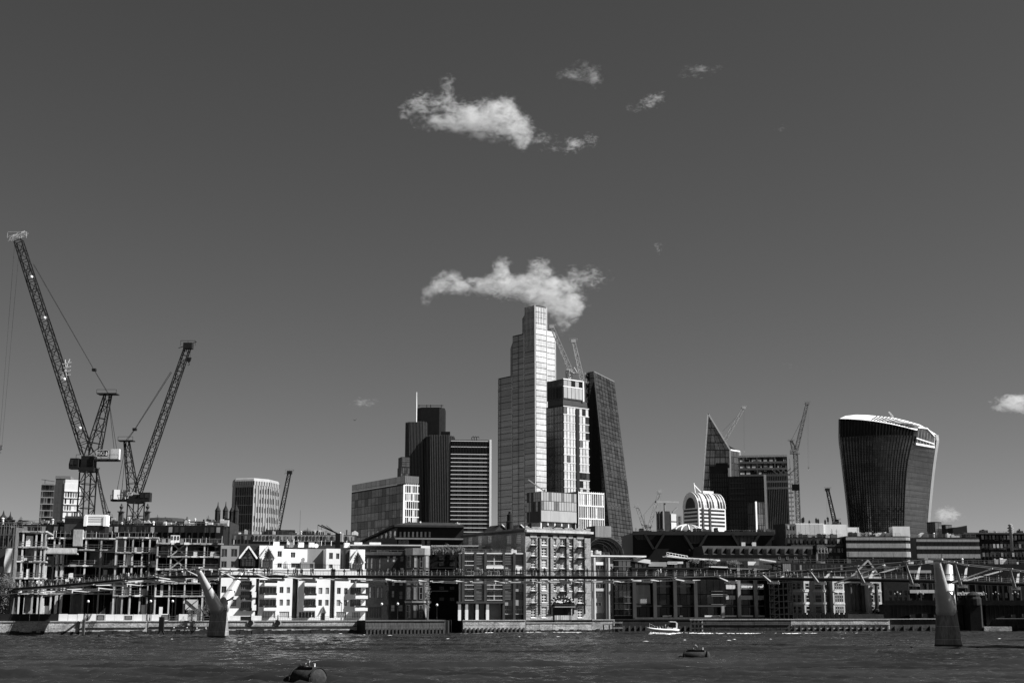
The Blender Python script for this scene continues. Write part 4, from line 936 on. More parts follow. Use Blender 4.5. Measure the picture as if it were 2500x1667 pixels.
# ------------------------------------------------------------------ cranes
def crane(label, Y, mast, slew, jib, afr, cw=None, cab=None, pend=None, hook=None, m='crane_dark', w=2.0, jw=1.6, sign=False, group='luffing cranes', yaw=0, base=GZ, cr_=.22, br=.13, seg=1.0, headpale=False, mast_yaw=45, boom_m=None):
    """mast: (px, py_bottom, py_top); slew: pivot pixel; jib, afr: tip pixels; cw, cab: pixel rectangles"""
    P = at(mast[0], mast[1], Y); root = thing('tower_crane', label, 'crane', (P.x, Y, base), 0, group); O = Vector((P.x, Y, base))
    L_ = lambda p, dY=0.0: at(p[0], p[1], Y + dY) - O
    S = L_(slew); boom_m = boom_m or m
    if mast[1] > mast[2]:
        b = MB(); z1 = L_((mast[0], mast[2])).z; n = max(6, int(z1 / (w * .95)))
        a = R(mast_yaw); lattice(b, (0, 0, 0), (L_((mast[0], mast[2])).x * 0 + S.x * 0, 0, z1), w, w, n, cr_ * 1.2, br * 1.1, side=(math.cos(a), math.sin(a), 0)); b.build('mast', m, root)
        b = MB(); b.box(-w * .62, w * .62, -w * .62, w * .62, z1, z1 + w * .35); b.box(-w * .5, w * .5, -w * .5, w * .5, z1 + w * .35, S.z - .2, 0); 
        b.build('slew_ring', m, root)
    J = L_(jib); n = max(8, int((J - S).length / (jw * 1.15) * seg))
    b = MB(); lattice(b, S + (J - S) * .01, S + (J - S) * .985, jw, jw * .75, n, cr_, br); b.build('jib', boom_m, root)
    b = MB(); d = (J - S).normalized()
    if not headpale: b.box(J.x - jw * .6, J.x + jw * .6, -jw * .5, jw * .5, J.z - jw * .5, J.z + jw * .3)
    else: lattice(b, J + Vector((-jw * .9, 0, -.4)), J + Vector((jw * .8, 0, jw * .5)), 1.1, 1.1, 4, .12, .09)
    b.bar(J - d * jw * .5 + Vector((-jw * 1.2, 0, .2)), J + Vector((jw * 1.1, 0, jw * .5)), .15); b.bar(J + Vector((-jw, -.6, jw * .6)), J + Vector((jw, -.6, jw * .6)), .1)
    for k in (-1, 0, 1): b.bar(J + Vector((k * jw, -.6, -.2)), J + Vector((k * jw, -.6, jw * .6)), .08)
    b.build('jib_head', 'steel_pale' if headpale else m, root)
    A = L_(afr)
    b = MB(); lattice(b, S + Vector(((1 if A.x > S.x else -1) * jw * .5, 0, 0)), A, jw * 1.25, jw * .6, max(4, int((A - S).length / jw * .8)), cr_, br); b.build('a_frame', m, root)
    b = MB(); b.box(A.x - jw, A.x + jw, -jw * .6, jw * .6, A.z - .15, A.z + .1)
    for sx in (-1, 1): b.bar((A.x + sx * jw, -jw * .6, A.z), (A.x + sx * jw, -jw * .6, A.z + 1.0), .08)
    b.bar((A.x - jw, -jw * .6, A.z + 1), (A.x + jw, -jw * .6, A.z + 1), .08); b.build('service_platform', m, root)
    if pend:
        nd, jt = L_(pend[0]), L_(pend[1])
        for dy in (-.5, .5):
            b = MB(); b.tube([A + Vector((0, dy, .2)), nd + Vector((0, dy * .5, 0)), jt + Vector((0, dy, 0))], .07, 5); b.build('pendant_rope', 'rope', root)
        b = MB(); b.box(nd.x - .5, nd.x + .5, -.5, .5, nd.z - .35, nd.z + .35); b.build('pulley_block', m, root)
    if cw:
        p, q = L_((cw[0], cw[3])), L_((cw[2], cw[1])); b = MB()
        b.xf = Matrix.Translation(((p.x + q.x) / 2, 0, p.z)) @ Matrix.Rotation(R(yaw), 4, 'Z'); hw = (q.x - p.x) / 2 / (abs(math.cos(R(yaw))) + abs(math.sin(R(yaw))) * .5)
        b.box(-hw, hw, -hw * .5, hw * .5, 0, q.z - p.z); b.build('counterweight', 'white_paint' if not yaw else 'pale_panel', root)
        b = MB(); zc = S.z - .6; x0, x1 = sorted((S.x - (1 if p.x > S.x else -1) * jw, (q.x if p.x > S.x else p.x)))
        b.box(x0, x1, -1.2, 1.2, min(p.z, zc) - .5, min(p.z, zc)); 
        for k in range(6): x = x0 + (x1 - x0) * k / 5; b.bar((x, -1.3, p.z), (x, -1.3, p.z + 1.1), .09)
        b.bar((x0, -1.3, p.z + 1.1), (x1, -1.3, p.z + 1.1), .09); b.build('counter_jib', m, root)
        for xx in (.3, .6):
            t = p.lerp(Vector((q.x, 0, p.z)), xx); b = MB(); b.tube([A, Vector((t.x, 0, q.z))], .07, 5); b.build('tie_rope', 'rope', root)
        if sign:
            k = 1 if p.x > S.x else -1; sx = (S.x + (p.x if k > 0 else q.x)) / 2 + k * (1.4 if k > 0 else .1); zz = p.z + 1.35
            w_, h_ = (3.1, 1.9) if k > 0 else (1.5, .95)
            b = MB(); b.box(-w_ / 2, w_ / 2, -.06, .06, -h_ / 2, h_ / 2); sb = b.build('sign_board', 'sign_dark', root, Matrix.Translation((sx, -2.0, zz)))
            for q0 in ((-w_ / 2, w_ / 2, -h_ / 2, -h_ / 2 + .12), (-w_ / 2, w_ / 2, h_ / 2 - .12, h_ / 2), (-w_ / 2, -w_ / 2 + .12, -h_ / 2, h_ / 2), (w_ / 2 - .12, w_ / 2, -h_ / 2, h_ / 2)):
                b = MB(); b.box(q0[0], q0[1], -.1, -.062, q0[2], q0[3]); b.build('sign_border', 'white_paint', sb)
            put('lettering', text_mesh('ISG', h_ * .72, .02, 'white_paint'), sb, Matrix.Translation((-w_ * .12, -.09, 0)) @ Matrix.Rotation(R(90), 4, 'X'))
            b = MB(); b.prism([(w_ * .26, -.4 * h_ * .7), (w_ * .40, -.4 * h_ * .7), (w_ * .40, .1), (w_ * .33, .3 * h_)], -.11, -.063); b.build('emblem', 'white_paint', sb)
    if cab:
        p, q = L_((cab[0], cab[3])), L_((cab[2], cab[1])); b = MB(); b.prism([(p.x, p.z), (q.x, p.z), (q.x, q.z), (p.x + .2, q.z), (p.x - .1, p.z + (q.z - p.z) * .4)], -2.0, 0.2); cb = b.build('cab', m, root)
        for a0, a1 in ((.12, .45), (.55, .9)):
            b = MB(); b.box(p.x + (q.x - p.x) * a0, p.x + (q.x - p.x) * a1, -2.06, -2.01, p.z + (q.z - p.z) * .4, p.z + (q.z - p.z) * .85); b.build('cab_window', 'glass_dark', cb)
    if hook:
        hk = L_(hook)
        for dx in (-.35, .35):
            b = MB(); b.tube([J + Vector((dx * 2, 0, 0)), hk + Vector((dx, 0, .6))], .03, 5); b.build('hoist_rope', 'rope', root)
        b = MB(); b.prism([(hk.x - .7, hk.z + .6), (hk.x + .7, hk.z + .6), (hk.x + .5, hk.z - .3), (hk.x, hk.z - .9), (hk.x - .5, hk.z - .3)], -.25, .25); b.tube([hk + Vector((0, 0, -.9)), hk + Vector((.3, 0, -1.3)), hk + Vector((0, 0, -1.6)), hk + Vector((-.3, 0, -1.35))], .09, 5); b.build('hook_block', 'steel_grey' if headpale else m, root)
    return root
cr1 = crane('largest dark luffing crane at far left, its jib reaching highest, counterweight to the right', 345, (207, 1285, 1152), (214, 1112), (43, 581), (264, 962), cw=(271, 1096, 293, 1121), cab=(174, 1120, 198, 1146), pend=((230, 903), (82, 645)), hook=(1, 1092), w=3.2, jw=2.6, sign=True, cr_=.26, br=.15, headpale=True, seg=1.0)
for k, t in enumerate((.19, .38, .66, .88)):        # lamps and a platform on the long jib
    S_, J_ = at(214, 1112, 345), at(43, 581, 345); p = S_.lerp(J_, 1 - t) - cr1.location
    b = MB(); b.lathe([(.05, -.45), (.4, -.25), (.45, 0), (.4, .25), (.05, .45)], 8); b.build('jib_lamp_housing', 'white_paint', cr1, Matrix.Translation(p + Vector((.7, -1.3, 0))))
S_, J_ = at(214, 1112, 345), at(43, 581, 345); p = S_.lerp(J_, .385) - cr1.location
b = MB()
for k in range(4): b.bar(p + Vector((.6, -1.2, k * 1.1 - 2)), p + Vector((3.2, -1.2, k * 1.1 - 1.4)), .16)
b.bar(p + Vector((1, -1.2, -2.5)), p + Vector((2.8, -1.2, 2.8)), .16); b.bar(p + Vector((2.2, -1.2, -2.2)), p + Vector((1.6, -1.2, 2.6)), .16); b.build('jib_platform', 'white_paint', cr1)
crane('second dark luffing crane leaning right, with a pale counterweight box on its left', 352, (328, 1300, 1228), (334, 1206), (460, 843), (309, 1076), cw=(273, 1196, 313, 1219), cab=(343, 1203, 371, 1225), pend=((329, 1048), (418, 908)), hook=(461, 878), w=3.2, jw=2.0, sign=True, yaw=32, cr_=.22, br=.13)
crane('thin distant crane slanting just right of the largest crane mast', 520, (262, 1285, 1284), (261, 1275), (236, 1146), (268, 1262), jw=1.2, m='crane_dark', w=1.4, cr_=.16, br=.1, pend=((266, 1250), (240, 1170)))
crane('lone distant crane slanting up right of the chamfered office tower', 900, (678, 1300, 1295), (678, 1293), (707, 1152), (673, 1270), jw=2.8, m='crane_dark', w=3, cr_=.4, br=.26, seg=.8)
crane('white crane on the gridded tower, the left of its pair', 1142, (1390, 985, 905), (1392, 902), (1347, 797), (1407, 912), jw=3.6, m='crane_pale', w=4, base=TOWER8.root.location.z + TOWER8.h - 1, cr_=.6, br=.4, seg=.8)
crane('white crane on the gridded tower, the right of its pair with the steeper jib', 1150, (1419, 1000, 935), (1421, 926), (1400, 832), (1428, 934), jw=3.6, m='crane_pale', w=4, base=TOWER8.root.location.z + TOWER8.h - 1, cr_=.6, br=.4, seg=.8)
crane('distant crane rising from behind the pointed glass tower', 1300, (1768, 1110, 1085), (1768, 1076), (1816, 995), (1756, 1062), jw=3.0, m='crane_pale', w=3.4, hook=(1817, 1102), pend=((1762, 1055), (1806, 1010)), cr_=.5, br=.34, seg=.8)
crane('tall slim crane standing free right of the skeleton-topped tower', 1090, (1950, 1285, 1108), (1944, 1100), (1971, 984), (1931, 1075), cw=(1929, 1097, 1937, 1107), jw=2.6, m='steel_grey', w=3.0, hook=(1974, 1142), pend=((1933, 1072), (1965, 1010)), cr_=.5, br=.34, mast_yaw=0, seg=.8)
crane('small distant crane just left of the top-heavy curved tower', 1000, (2038, 1290, 1282), (2038, 1275), (2020, 1194), (2043, 1268), jw=2.6, m='crane_dark', w=3, hook=(2020, 1265), cr_=.42, br=.28, seg=.8)
crane('pale distant crane leaning right, right one of the pair beside the wedge tower', 950, (1583, 1305, 1300), (1583, 1296), (1611, 1200), (1575, 1280), jw=2.4, m='crane_pale', w=3, cr_=.42, br=.28, seg=.8, pend=((1572, 1256), (1606, 1215)), hook=(1611, 1290))
crane('pale distant crane leaning left, left one of the pair beside the wedge tower', 950, (1580, 1305, 1302), (1578, 1300), (1555, 1235), (1586, 1285), jw=2.4, m='crane_pale', w=3, cr_=.42, br=.28, seg=.8)
# roof davit (twin arms) above the white apartments
P = at(822, 1320, 430); root = thing('roof_davit', 'twin-armed roof maintenance crane above the white apartments', 'roof crane', (P.x, 430, GZ))
L_ = lambda px, py, d=0.0: at(px, py, 430 + d) - root.location
b = MB(); p = L_(826, 1318); b.box(p.x - .9, p.x + .7, -.8, .8, 10, L_(826, 1302).z); b.build('pedestal', 'steel_dark', root)
b = MB(); p = L_(832, 1310); b.box(p.x - .7, p.x + .7, -.7, .7, p.z - 1.6, p.z + 1.2); b.build('counterweight', 'steel_pale', root)
for e, d in (((776, 1281), -1.2), ((785, 1281), 1.2)):
    b = MB(); b.bar(L_(830, 1305, d), L_(*e, d), .32); b.bar(L_(820, 1301, d), L_(e[0] + 12, e[1] + 1, d), .14); b.build('arm', 'steel_dark', root)
    b = MB(); b.tube([L_(*e, d), L_(e[0], e[1] + 12, d)], .06, 5); b.build('rope', 'rope', root)

# ------------------------------------------------------------------ roofs and blocks between the river front and the towers
def low(name, label, xL, xC, xR, yB, yT, Y, yaw, m, cat='building', wy=None, roof='lead_roof', **k):
    B = Bld(name, label, cat, xL, xC, xR, yB, yT, Y, yaw, wy=wy, **k); B.body(m, roof=roof); return B
# black glass building with V-shaped roof trusses
B = low('black_truss_building', 'long black glass building with slanting roof trusses below the white domed block', 1542, 1545, 1890, 1340, 1300, 470, 4, 'black_clad', wy=26)
f = B.front; zt = B.h
for r in ((1548, 1307, 1600, 1317), (1666, 1304, 1727, 1326), (1786, 1302, 1852, 1326)):
    u0, z0, u1, z1 = f.rect(r); d = (u1 - u0) * .16
    b = MB(); b.prism([(u0, z1), (u0 + d, z0), (u1 - d, z0), (u1, z1)], -.5, -.02); f.mb('roof_window', b, 'mid_clad')
    for t in (0, .2, .4, .6, .8, 1): x = u0 + d + (u1 - u0 - 2 * d) * t; f.box('glazing_bar', x - .08, x + .08, z0, z1, 'dark_clad', -.6, -.51)
for px, s in ((1572, 1), (1620, -1), (1668, 1), (1725, -1), (1785, 1), (1852, -1)):
    u0, zt_ = f.hit(px, 1303); u1 = f.hit(px + s * 22, 1340)[0]; zb = f.hit(px, 1340)[1]
    b = MB(); b.bar((u0, -.9, zt_), (u1, -.9, zb), 1.2, .8); f.mb('truss_arm', b, 'steel_dark')
f.box('roof_beam', 0, B.wx, zt - .8, zt + .5, 'dark_clad', -1.2, .3)
for px in (1812, 1838): u, z = f.hit(px, 1330); f.box('vent_box', u - .7, u + .7, z - 1, z + .9, 'white_paint', -1.9, -.9)
b = MB()
for k in range(14): x = rnd.uniform(2, B.wx - 3); b.box(x, x + rnd.uniform(.8, 3), 4, 7, zt, zt + rnd.uniform(.6, 2.2))
b.build('roof_plant', 'steel_dark', B.root, kind='stuff')
# dark barrel roof of the station beside the warehouse
P = at(1440, 1360, 420); root = thing('dark_barrel_roof', 'dark ribbed barrel roof right of the brick warehouse', 'roof', (P.x, 420, GZ)); w = at(1522, 1350, 420).x - P.x; zs_ = at(1480, 1352, 420).z - GZ; hz = at(1480, 1311, 420).z - GZ - zs_
b = MB(); n = 12; pr = [(w * .45 - w * .55 * math.cos(math.pi * k / n), zs_ + hz * math.sin(math.pi * k / n)) for k in range(n + 1)]
b.prism([(pr[0][0], 0)] + pr + [(pr[-1][0], 0)], 0, 30); b.build('roof', 'slate', root)
for k in range(4):
    b = MB(); y = -.3 + k * .0; xx = [(p[0] * (1 - .14 * k), p[1] - .12 * k * (p[1] - zs_)) for p in pr]; b.tube([(x, -.2, z) for x, z in xx], .07, 5); b.build('roof_rib', 'mid_clad' if k else 'steel_grey', root)
# white boxes and plant on a roof
B = low('white_plant_boxes', 'row of white roof plant rooms with aerials left of the top-heavy tower', 1939, 1942, 2012, 1300, 1277, 520, 6, 'white_paint', 'plant room', wy=10)
panes(B.front, .3, B.wx - .2, B.h - 4.6, B.h - .2, 6, 1, .08, 'pale_panel', y=-.15, t=.14, name='cladding_panel')
B.slab('white_wing', B.wx + .1, B.wx + 9.5, .5, 9, 0, B.h - .3, 'white_paint'); B.slab('low_wing', B.wx + 9.6, B.wx + 14.5, .5, 8, 0, B.h - 1.4, 'white_paint')
b = MB()
for px, top in ((1965, 1262), (1968, 1260), (1982, 1268), (1999, 1262), (2004, 1264), (2021, 1266), (2028, 1260), (2052, 1270), (2058, 1272)):
    u = B.front.hit(px, 1277)[0]; z = B.front.hit(px, top)[1]; b.bar((u, 3, B.h - 1), (u, 3, z), .22); b.box(u - .3, u + .3, 2.7, 3.3, z - 2, z - .4)
b.build('aerial', 'steel_dark', B.root)
B = low('stone_stair_core', 'plain grey square block left of the white plant boxes', 1888, 1918, 1945, 1310, 1278, 500, 34, 'stone_dark', 'plant room'); panes(B.front, .1, B.wx - .1, 2, B.h - .3, 4, 8, .08, 'mid_clad', y=-.12, t=.11, name='cladding_panel')
# striped offices
def striped(name, label, xs, Yd, y_rows, yaw, yT):
    B = low(name, label, xs[0], xs[0] + 2, xs[1], 1345, yT, Yd, yaw, 'dark_clad', 'office block', wy=24, roof='gravel_roof'); f = B.front
    for (ya, yb) in y_rows:
        z0, z1 = f.hit((xs[0] + xs[1]) / 2, yb)[1], f.hit((xs[0] + xs[1]) / 2, ya)[1]
        n = max(3, int(B.wx / 3.5))
        for i in range(n): f.box('stone_band', B.wx * i / n + .03, B.wx * (i + 1) / n - .03, z0, z1, 'stone', -.35, -.02)
    for (ya, yb) in zip([r[1] for r in y_rows], [r[0] for r in y_rows[1:]] + [y_rows[-1][1] + 9]):
        z0, z1 = f.hit((xs[0] + xs[1]) / 2, yb)[1], f.hit((xs[0] + xs[1]) / 2, ya)[1]; n = max(4, int(B.wx / 1.5))
        for i in range(n): f.box('pane', B.wx * i / n + .06, B.wx * (i + 1) / n - .06, z0 + .05, z1 - .05, 'glass_black', -.1, -.02)
    return B
B = striped('striped_office', 'banded stone office with long dark window strips, below the top-heavy tower', (2064, 2208), 450, [(1311, 1318), (1326, 1337), (1346, 1359)], 2, 1308)
bt = MB(); bt.column([(B.wx + 2.6 * math.cos(a), 2.6 + 2.6 * math.sin(a)) for a in [math.pi * 2 * k / 14 for k in range(14)]], 0, B.h); bt.build('round_corner', 'black_clad', B.root)
for (ya, yb) in [(1311, 1318), (1326, 1337), (1346, 1359)]:
    z0, z1 = B.front.hit(2150, yb)[1], B.front.hit(2150, ya)[1]; bt = MB(); bt.column([(B.wx + 2.9 * math.cos(a), 2.6 + 2.9 * math.sin(a)) for a in [math.pi * 2 * k / 14 for k in range(14)]], z0, z1); bt.build('stone_band', 'stone', B.root)
b = MB()
for k in range(16): x = rnd.uniform(2, B.wx - 4); b.box(x, x + rnd.uniform(1, 4), 3, 6, B.h, B.h + rnd.uniform(.5, 1.6), rnd.randrange(2))
b.box(B.wx - 3, B.wx + 3, 2, 6, B.h, B.h + 3.4, 1); b.build('roof_plant', ['steel_dark', 'white_paint'], B.root, kind='stuff')
striped('second_striped_office', 'shorter banded stone office right of the long banded one', (2236, 2392), 455, [(1316, 1322), (1333, 1340), (1352, 1362)], 2, 1311)
B = low('dark_slanted_office', 'dark office with a slanting end wall left of the long banded office', 1915, 1918, 2066, 1350, 1312, 452, 2, 'dark_clad', 'office block', wy=20)
for r in ((2025, 1335, 2038, 1347), (2025, 1356, 2034, 1366), (2040, 1356, 2050, 1366)): window(B.front, r, inset=.02, nv=1, nh=0, fw=.15, frame='mid_clad', glass='glass_black')
for py in (1318, 1330): u, z = B.front.hit(1990, py); B.front.box('stone_band', 2, B.wx - .4, z - .5, z + .3, 'mid_clad', -.3, -.02)
B = low('dark_station_block', 'huge dark building filling the right edge below the small finial', 2385, 2392, 2560, 1340, 1303, 480, 3, 'brick_black', 'building', wy=30)
for k in range(30):
    px, py = rnd.uniform(2400, 2490), rnd.choice((1315, 1325, 1338, 1350)); u, z = B.front.hit(px, py); B.front.box('window_strip', u, u + rnd.uniform(2, 5), z - .5, z + .6, rnd.choice(('glass_smoke', 'dark_clad', 'mid_clad')), -.15, -.02)
B.slab('roof_slope', -6, B.wx, -1, 20, B.h, B.h + .5, 'lead_roof')
b = MB(); P = at(2468, 1303, 470); zz = [at(2468, q, 470).z for q in (1303, 1298, 1292, 1285, 1278)]
b.lathe([(.5, zz[0] - 6), (.5, zz[0]), (1.0, zz[0] + .5), (.5, zz[1]), (1.25, (zz[1] + zz[2]) / 2), (.5, zz[2]), (1.2, (zz[2] + zz[3]) / 2), (.45, zz[3]), (.9, (zz[3] + zz[4]) / 2), (.1, zz[4])], 12)
r_ = thing('rooftop_finial', 'bulbous stacked finial standing on the dark building at right', 'finial', (P.x, 470, 0)); b.build('finial_shaft', 'stone', r_, smooth=True)
# mansard hotel
B = Bld('mansard_building', 'old dark building with dormered mansard roof and a lit end pavilion', 'building', 1716, 1719, 2022, 1375, 1353, 420, 5, wy=18); f = B.front
B.body('stone_dark', roof='slate'); zm = f.hit(1950, 1332)[1]; x1 = f.hit(1990, 1350)[0]
b = MB(); b.xf = Matrix.Rotation(R(90), 4, 'Z') @ Matrix.Scale(-1, 4, (0, 1, 0)); b.prism([(-.3, B.h), (2.2, zm), (14, zm), (16, B.h)], 0, x1 - .1); b.build('mansard_roof', 'slate', B.root)
for px in range(1735, 1990, 22):
    u, z = f.hit(px, 1345); o = f.box('dormer', u - .7, u + .7, B.h + .2, B.h + 2.0, 'stone_dark', -.3, 1.6); f.box('pane', u - .45, u + .45, B.h + .4, B.h + 1.7, 'glass_black', -.36, -.31, parent=o)
for px in (1922, 1942, 1963, 1978, 1903): 
    u, z = f.hit(px, 1360); window(f, (px - 2.5, 1357, px + 2.5, 1365), inset=.02, frame='stone', glass='glass_dark', nv=0, nh=0)
b = MB(); b.column([(x1, -1.2), (B.wx - .5, -1.2), (B.wx, 4), (x1, 4)], 0, B.h + .2); b.build('pavilion', 'stone', B.root)
b = MB(); b.loft([[(x1, -1.2, B.h + .3), (B.wx, -1.2, B.h + .3), (B.wx, 5, B.h + .3), (x1, 5, B.h + .3)], [(x1 + .8, .2, zm + .4), (B.wx - 1, .2, zm + .4), (B.wx - 1, 4, zm + .4), (x1 + .8, 4, zm + .4)]]); b.build('pavilion_roof', 'slate', B.root)
for px in (1999, 2007, 2015):
    u, z = f.hit(px, 1360); f.box('pavilion_window', u - .35, u + .35, z - 1.2, z + 1.2, 'glass_black', -1.3, -1.21)
    b = MB(); b.tube([(u - .5, -1.0, B.h + .4), (u - .5, -.9, B.h + 2), (u, -.85, B.h + 2.5), (u + .5, -.9, B.h + 2), (u + .5, -1.0, B.h + .4)], .12, 5); f.mb('dormer_arch', b, 'stone')
# dark flat-roofed block with window slots, left of the warehouse
B = Bld('black_flat_roof_block', 'black flat-roofed block with pale upright window slots left of the brick warehouse', 'building', 862, 969, 1132, 1318, 1284, 400, 12); f = B.front
B.body('black_clad', roof='slate')
for x in range(466, 760, 38): 
    window(f, cr('z3', x, 362, x + 22, 415), inset=.03, nv=0, nh=0, fw=.08, frame='dark_clad', glass=['glass_blind', 'glass_grey'])
for x in range(178, 440, 40): window(B.left, cr('z3', x, 355, x + 20, 425), inset=.03, nv=0, nh=0, fw=.08, frame='dark_clad', glass=['glass_blind', 'glass_dark', 'glass_smoke'])
u0, z0 = f.hit(970, 1316); f.box('cornice', -.6, B.wx, z0, z0 + .45, 'steel_grey', -1.0, -.02)
z = B.h; f.box('eaves', -1, B.wx, z - .2, z + .4, 'slate', -1.2, .4); B.left.box('eaves', 0, B.wy + 1, z - .2, z + .4, 'slate', -1.2, -.01)
for x in (460, 495, 525, 670, 720): window(f, cr('z3', x, 440, x + 26, 485), inset=.03, nv=1, nh=1, fw=.08, frame='grey_panel', glass='glass_dark')
b = MB(); b.loft([[(-1, -1.2, z + .4), (B.wx, -1.2, z + .4), (B.wx, B.wy, z + .4), (-1, B.wy, z + .4)], [(4, 4, z + 1.5), (B.wx - 3, 4, z + 1.5), (B.wx - 3, B.wy - 3, z + 1.5), (4, B.wy - 3, z + 1.5)]]); b.build('hipped_roof', 'slate', B.root)
# distant low roofs on the left
B = low('long_dark_roof', 'long low dark block behind the white apartments, with a square black plant room', 560, 565, 870, 1330, 1303, 450, 8, 'mid_clad', wy=20, roof='slate')
u0, u1 = B.front.hit(647, 1300)[0], B.front.hit(719, 1300)[0]; B.slab('plant_room', u0, u1, 4, 12, B.h, B.front.hit(680, 1293, 4)[1], 'black_clad')
u0, u1 = B.front.hit(617, 1320)[0], B.front.hit(860, 1320)[0]
panes(B.front, u0, u1, B.front.hit(640, 1321)[1], B.front.hit(640, 1305)[1], 13, 1, .1, 'grey_panel', y=-.3, t=.28, name='cladding_panel')
b = MB(); b.lathe([(3.8, 0), (3.8, B.h + .8), (3.6, B.h + 1.6), (2.8, B.h + 2.1), (.1, B.h + 2.3)], 18, cx=B.front.hit(762, 1300)[0], cy=10); b.build('round_pavilion', 'steel_grey', B.root)
for k in range(12): a = math.pi + math.pi * k / 11; b = MB(); x, y = B.front.hit(762, 1300)[0] + 3.9 * math.cos(a), 10 + 3.9 * math.sin(a); b.bar((x, y, B.h + .2), (x, y, B.h + 1.4), .3); b.build('pavilion_post', 'steel_dark', B.root)
b = MB(); u = B.front.hit(731, 1300)[0]; b.bar((u, 5, B.h), (u, 5, B.front.hit(731, 1245, 5)[1]), .14); b.build('flagpole', 'steel_grey', B.root)
B = low('dark_domed_roofs', 'dark stepped roofs and drum behind the second crane', 255, 258, 560, 1320, 1271, 480, 4, 'slate', wy=24, roof='slate')
b = MB(); u = B.front.hit(375, 1270)[0]; b.lathe([(9, 10), (9, B.h - .5), (6.5, B.h + 1.4), (.1, B.h + 1.8)], 18, cx=u + 3, cy=8); b.build('drum_roof', 'slate', B.root, smooth=False)
B.slab('stone_plinth', B.front.hit(330, 1280)[0], B.front.hit(362, 1280)[0], -4, 6, 0, B.front.hit(340, 1267)[1], 'stone_dark')
for px in (295, 359):
    P = at(px, 1265, 470); r_ = thing('stone_finial_pillar', 'dark stone pillar with urn finial %s of the second crane mast' % ('left' if px < 330 else 'right'), 'pillar', (P.x, 470, GZ))
    zz = lambda py: at(px, py, 470).z - GZ
    b = MB(); b.box(-.75, .75, -.75, .75, 0, zz(1250)); b.box(-1.1, 1.1, -1.1, 1.1, zz(1250), zz(1248)); b.build('pillar_shaft', 'stone_dark', r_)
    b = MB(); b.lathe([(.5, zz(1248)), (.3, zz(1243)), (.65, zz(1239)), (.75, zz(1236)), (.3, zz(1234)), (.35, zz(1231)), (.06, zz(1228))], 10); b.build('urn', 'stone_dark', r_)
B = low('low_dark_terrace', 'low dark roofs on the skyline left of the church tower', 505, 507, 525, 1300, 1277, 500, 4, 'stone_black', wy=10)
# steeples at the far left edge
for px, yt, w_ in ((7, 1245, 2.2), (24, 1248, .9)):
    P = at(px, 1275, 560); r_ = thing('church_steeple', ('broad' if w_ > 1 else 'thin') + ' dark steeple on the skyline at the far left edge', 'steeple', (P.x, 560, GZ)); zz = lambda py: at(px, py, 560).z - GZ
    b = MB(); b.lathe([(w_, 0), (w_, zz(1268)), (w_ * 1.15, zz(1267)), (w_ * .8, zz(1263)), (w_ * .25, zz(1256)), (.06, zz(yt))], 8); b.build('spire', 'stone_black', r_)
    b = MB()
    for k in range(6): a = k * math.pi / 3; b.bar((w_ * math.cos(a), w_ * math.sin(a), zz(1268)), (w_ * math.cos(a), w_ * math.sin(a), zz(1262)), .3)
    b.build("pinnacle_ring", "stone_black", r_, kind="stuff")
# a gull in the sky
b = MB(); P = at(866, 1025, 300); b.prism([(-.45, .28), (-.2, .02), (0, -.05), (.2, .06), (.42, .34), (.26, .02), (.02, -.14), (-.24, -.04)], -.05, .05)
b.tube([(0, -.35, -.1), (0, -.1, -.06), (0, .2, -.08), (0, .4, -.1)], [.03, .09, .08, .02], 6)
o = b.build('bird', 'cloth_dark'); o.location = P; tag(o, 'dark gull in flight in the empty sky left of the towers', 'bird')

# ------------------------------------------------------------------ the river wall, section by section
def river_wall(label, p0, Y0, p1, Y1, zt=GZ + .12, m='river_wall', weed=1.1, courses=(2.1,), coping='concrete', name='river_wall', thick=1.4, slots=0):
    a, e = Vector((bx(p0, Y0), Y0, 0)), Vector((bx(p1, Y1), Y1, 0)); d = e - a; L = d.length
    r = thing(name, label, 'river wall', a, math.atan2(d.y, d.x)); f = Face(r, 0, 0, 0)
    b = MB(); n = max(2, int(L / 3.2))
    b.box(0, L, .12, thick, -3, zt - .25); b.build('wall_core', m, r)
    for k in range(n):           # facing blocks, uneven by a few centimetres
        x0, x1 = L * k / n, L * (k + 1) / n
        for z0, z1 in ((weed - .1, (weed + zt) / 2), ((weed + zt) / 2, zt - .25)):
            f.box('facing_block', x0 + .02, x1 - .02, z0 + .02, z1 - .02, m, -rnd.uniform(0, .04), .11)
    if coping: f.box('coping', 0, L, zt - .25, zt, coping, -.14, thick - .1)
    b = MB()
    nn = int(L / .9)
    for k in range(nn):
        x0 = L * k / nn; h = weed + rnd.uniform(-.25, .25); b.box(x0, x0 + L / nn, -.1 - rnd.uniform(0, .12), .1, -1.5, h)
    b.build('weed_band', 'weed', r)
    for z in courses: f.box('timber_rail', .3, L - .3, z - .07, z + .07, 'timber', -.22, -.05)
    for k in range(slots):
        u = L * (k + .5) / slots; f.box('pile', u - .22, u + .22, -1.5, weed + .7, 'timber', -.5, -.12)
    return r, f, L
r, f, L = river_wall('pale stained river wall at far left under the footbridge end', -420, 291.6, 196, 304.0, weed=.75, courses=())
r, f, L = river_wall('river wall below the white site hoardings', 198, 303.6, 362, 307.3, weed=.8, courses=(1.6,))
r, f, L = river_wall('mottled river wall running behind the left bridge pier to the white apartments', 364, 307.6, 892, 317.6, weed=.9, courses=(1.75,))
for px, py in ((424, 1531), (456, 1531), (480, 1532), (502, 1532)):
    u, z = f.hit(px, py); b = MB(); b.lathe([(.02, -.12), (.22, -.08), (.22, .1)], 8); f.add('outfall_cap', b.mesh('outfall_cap', 'white_paint'), u, z, -.1)
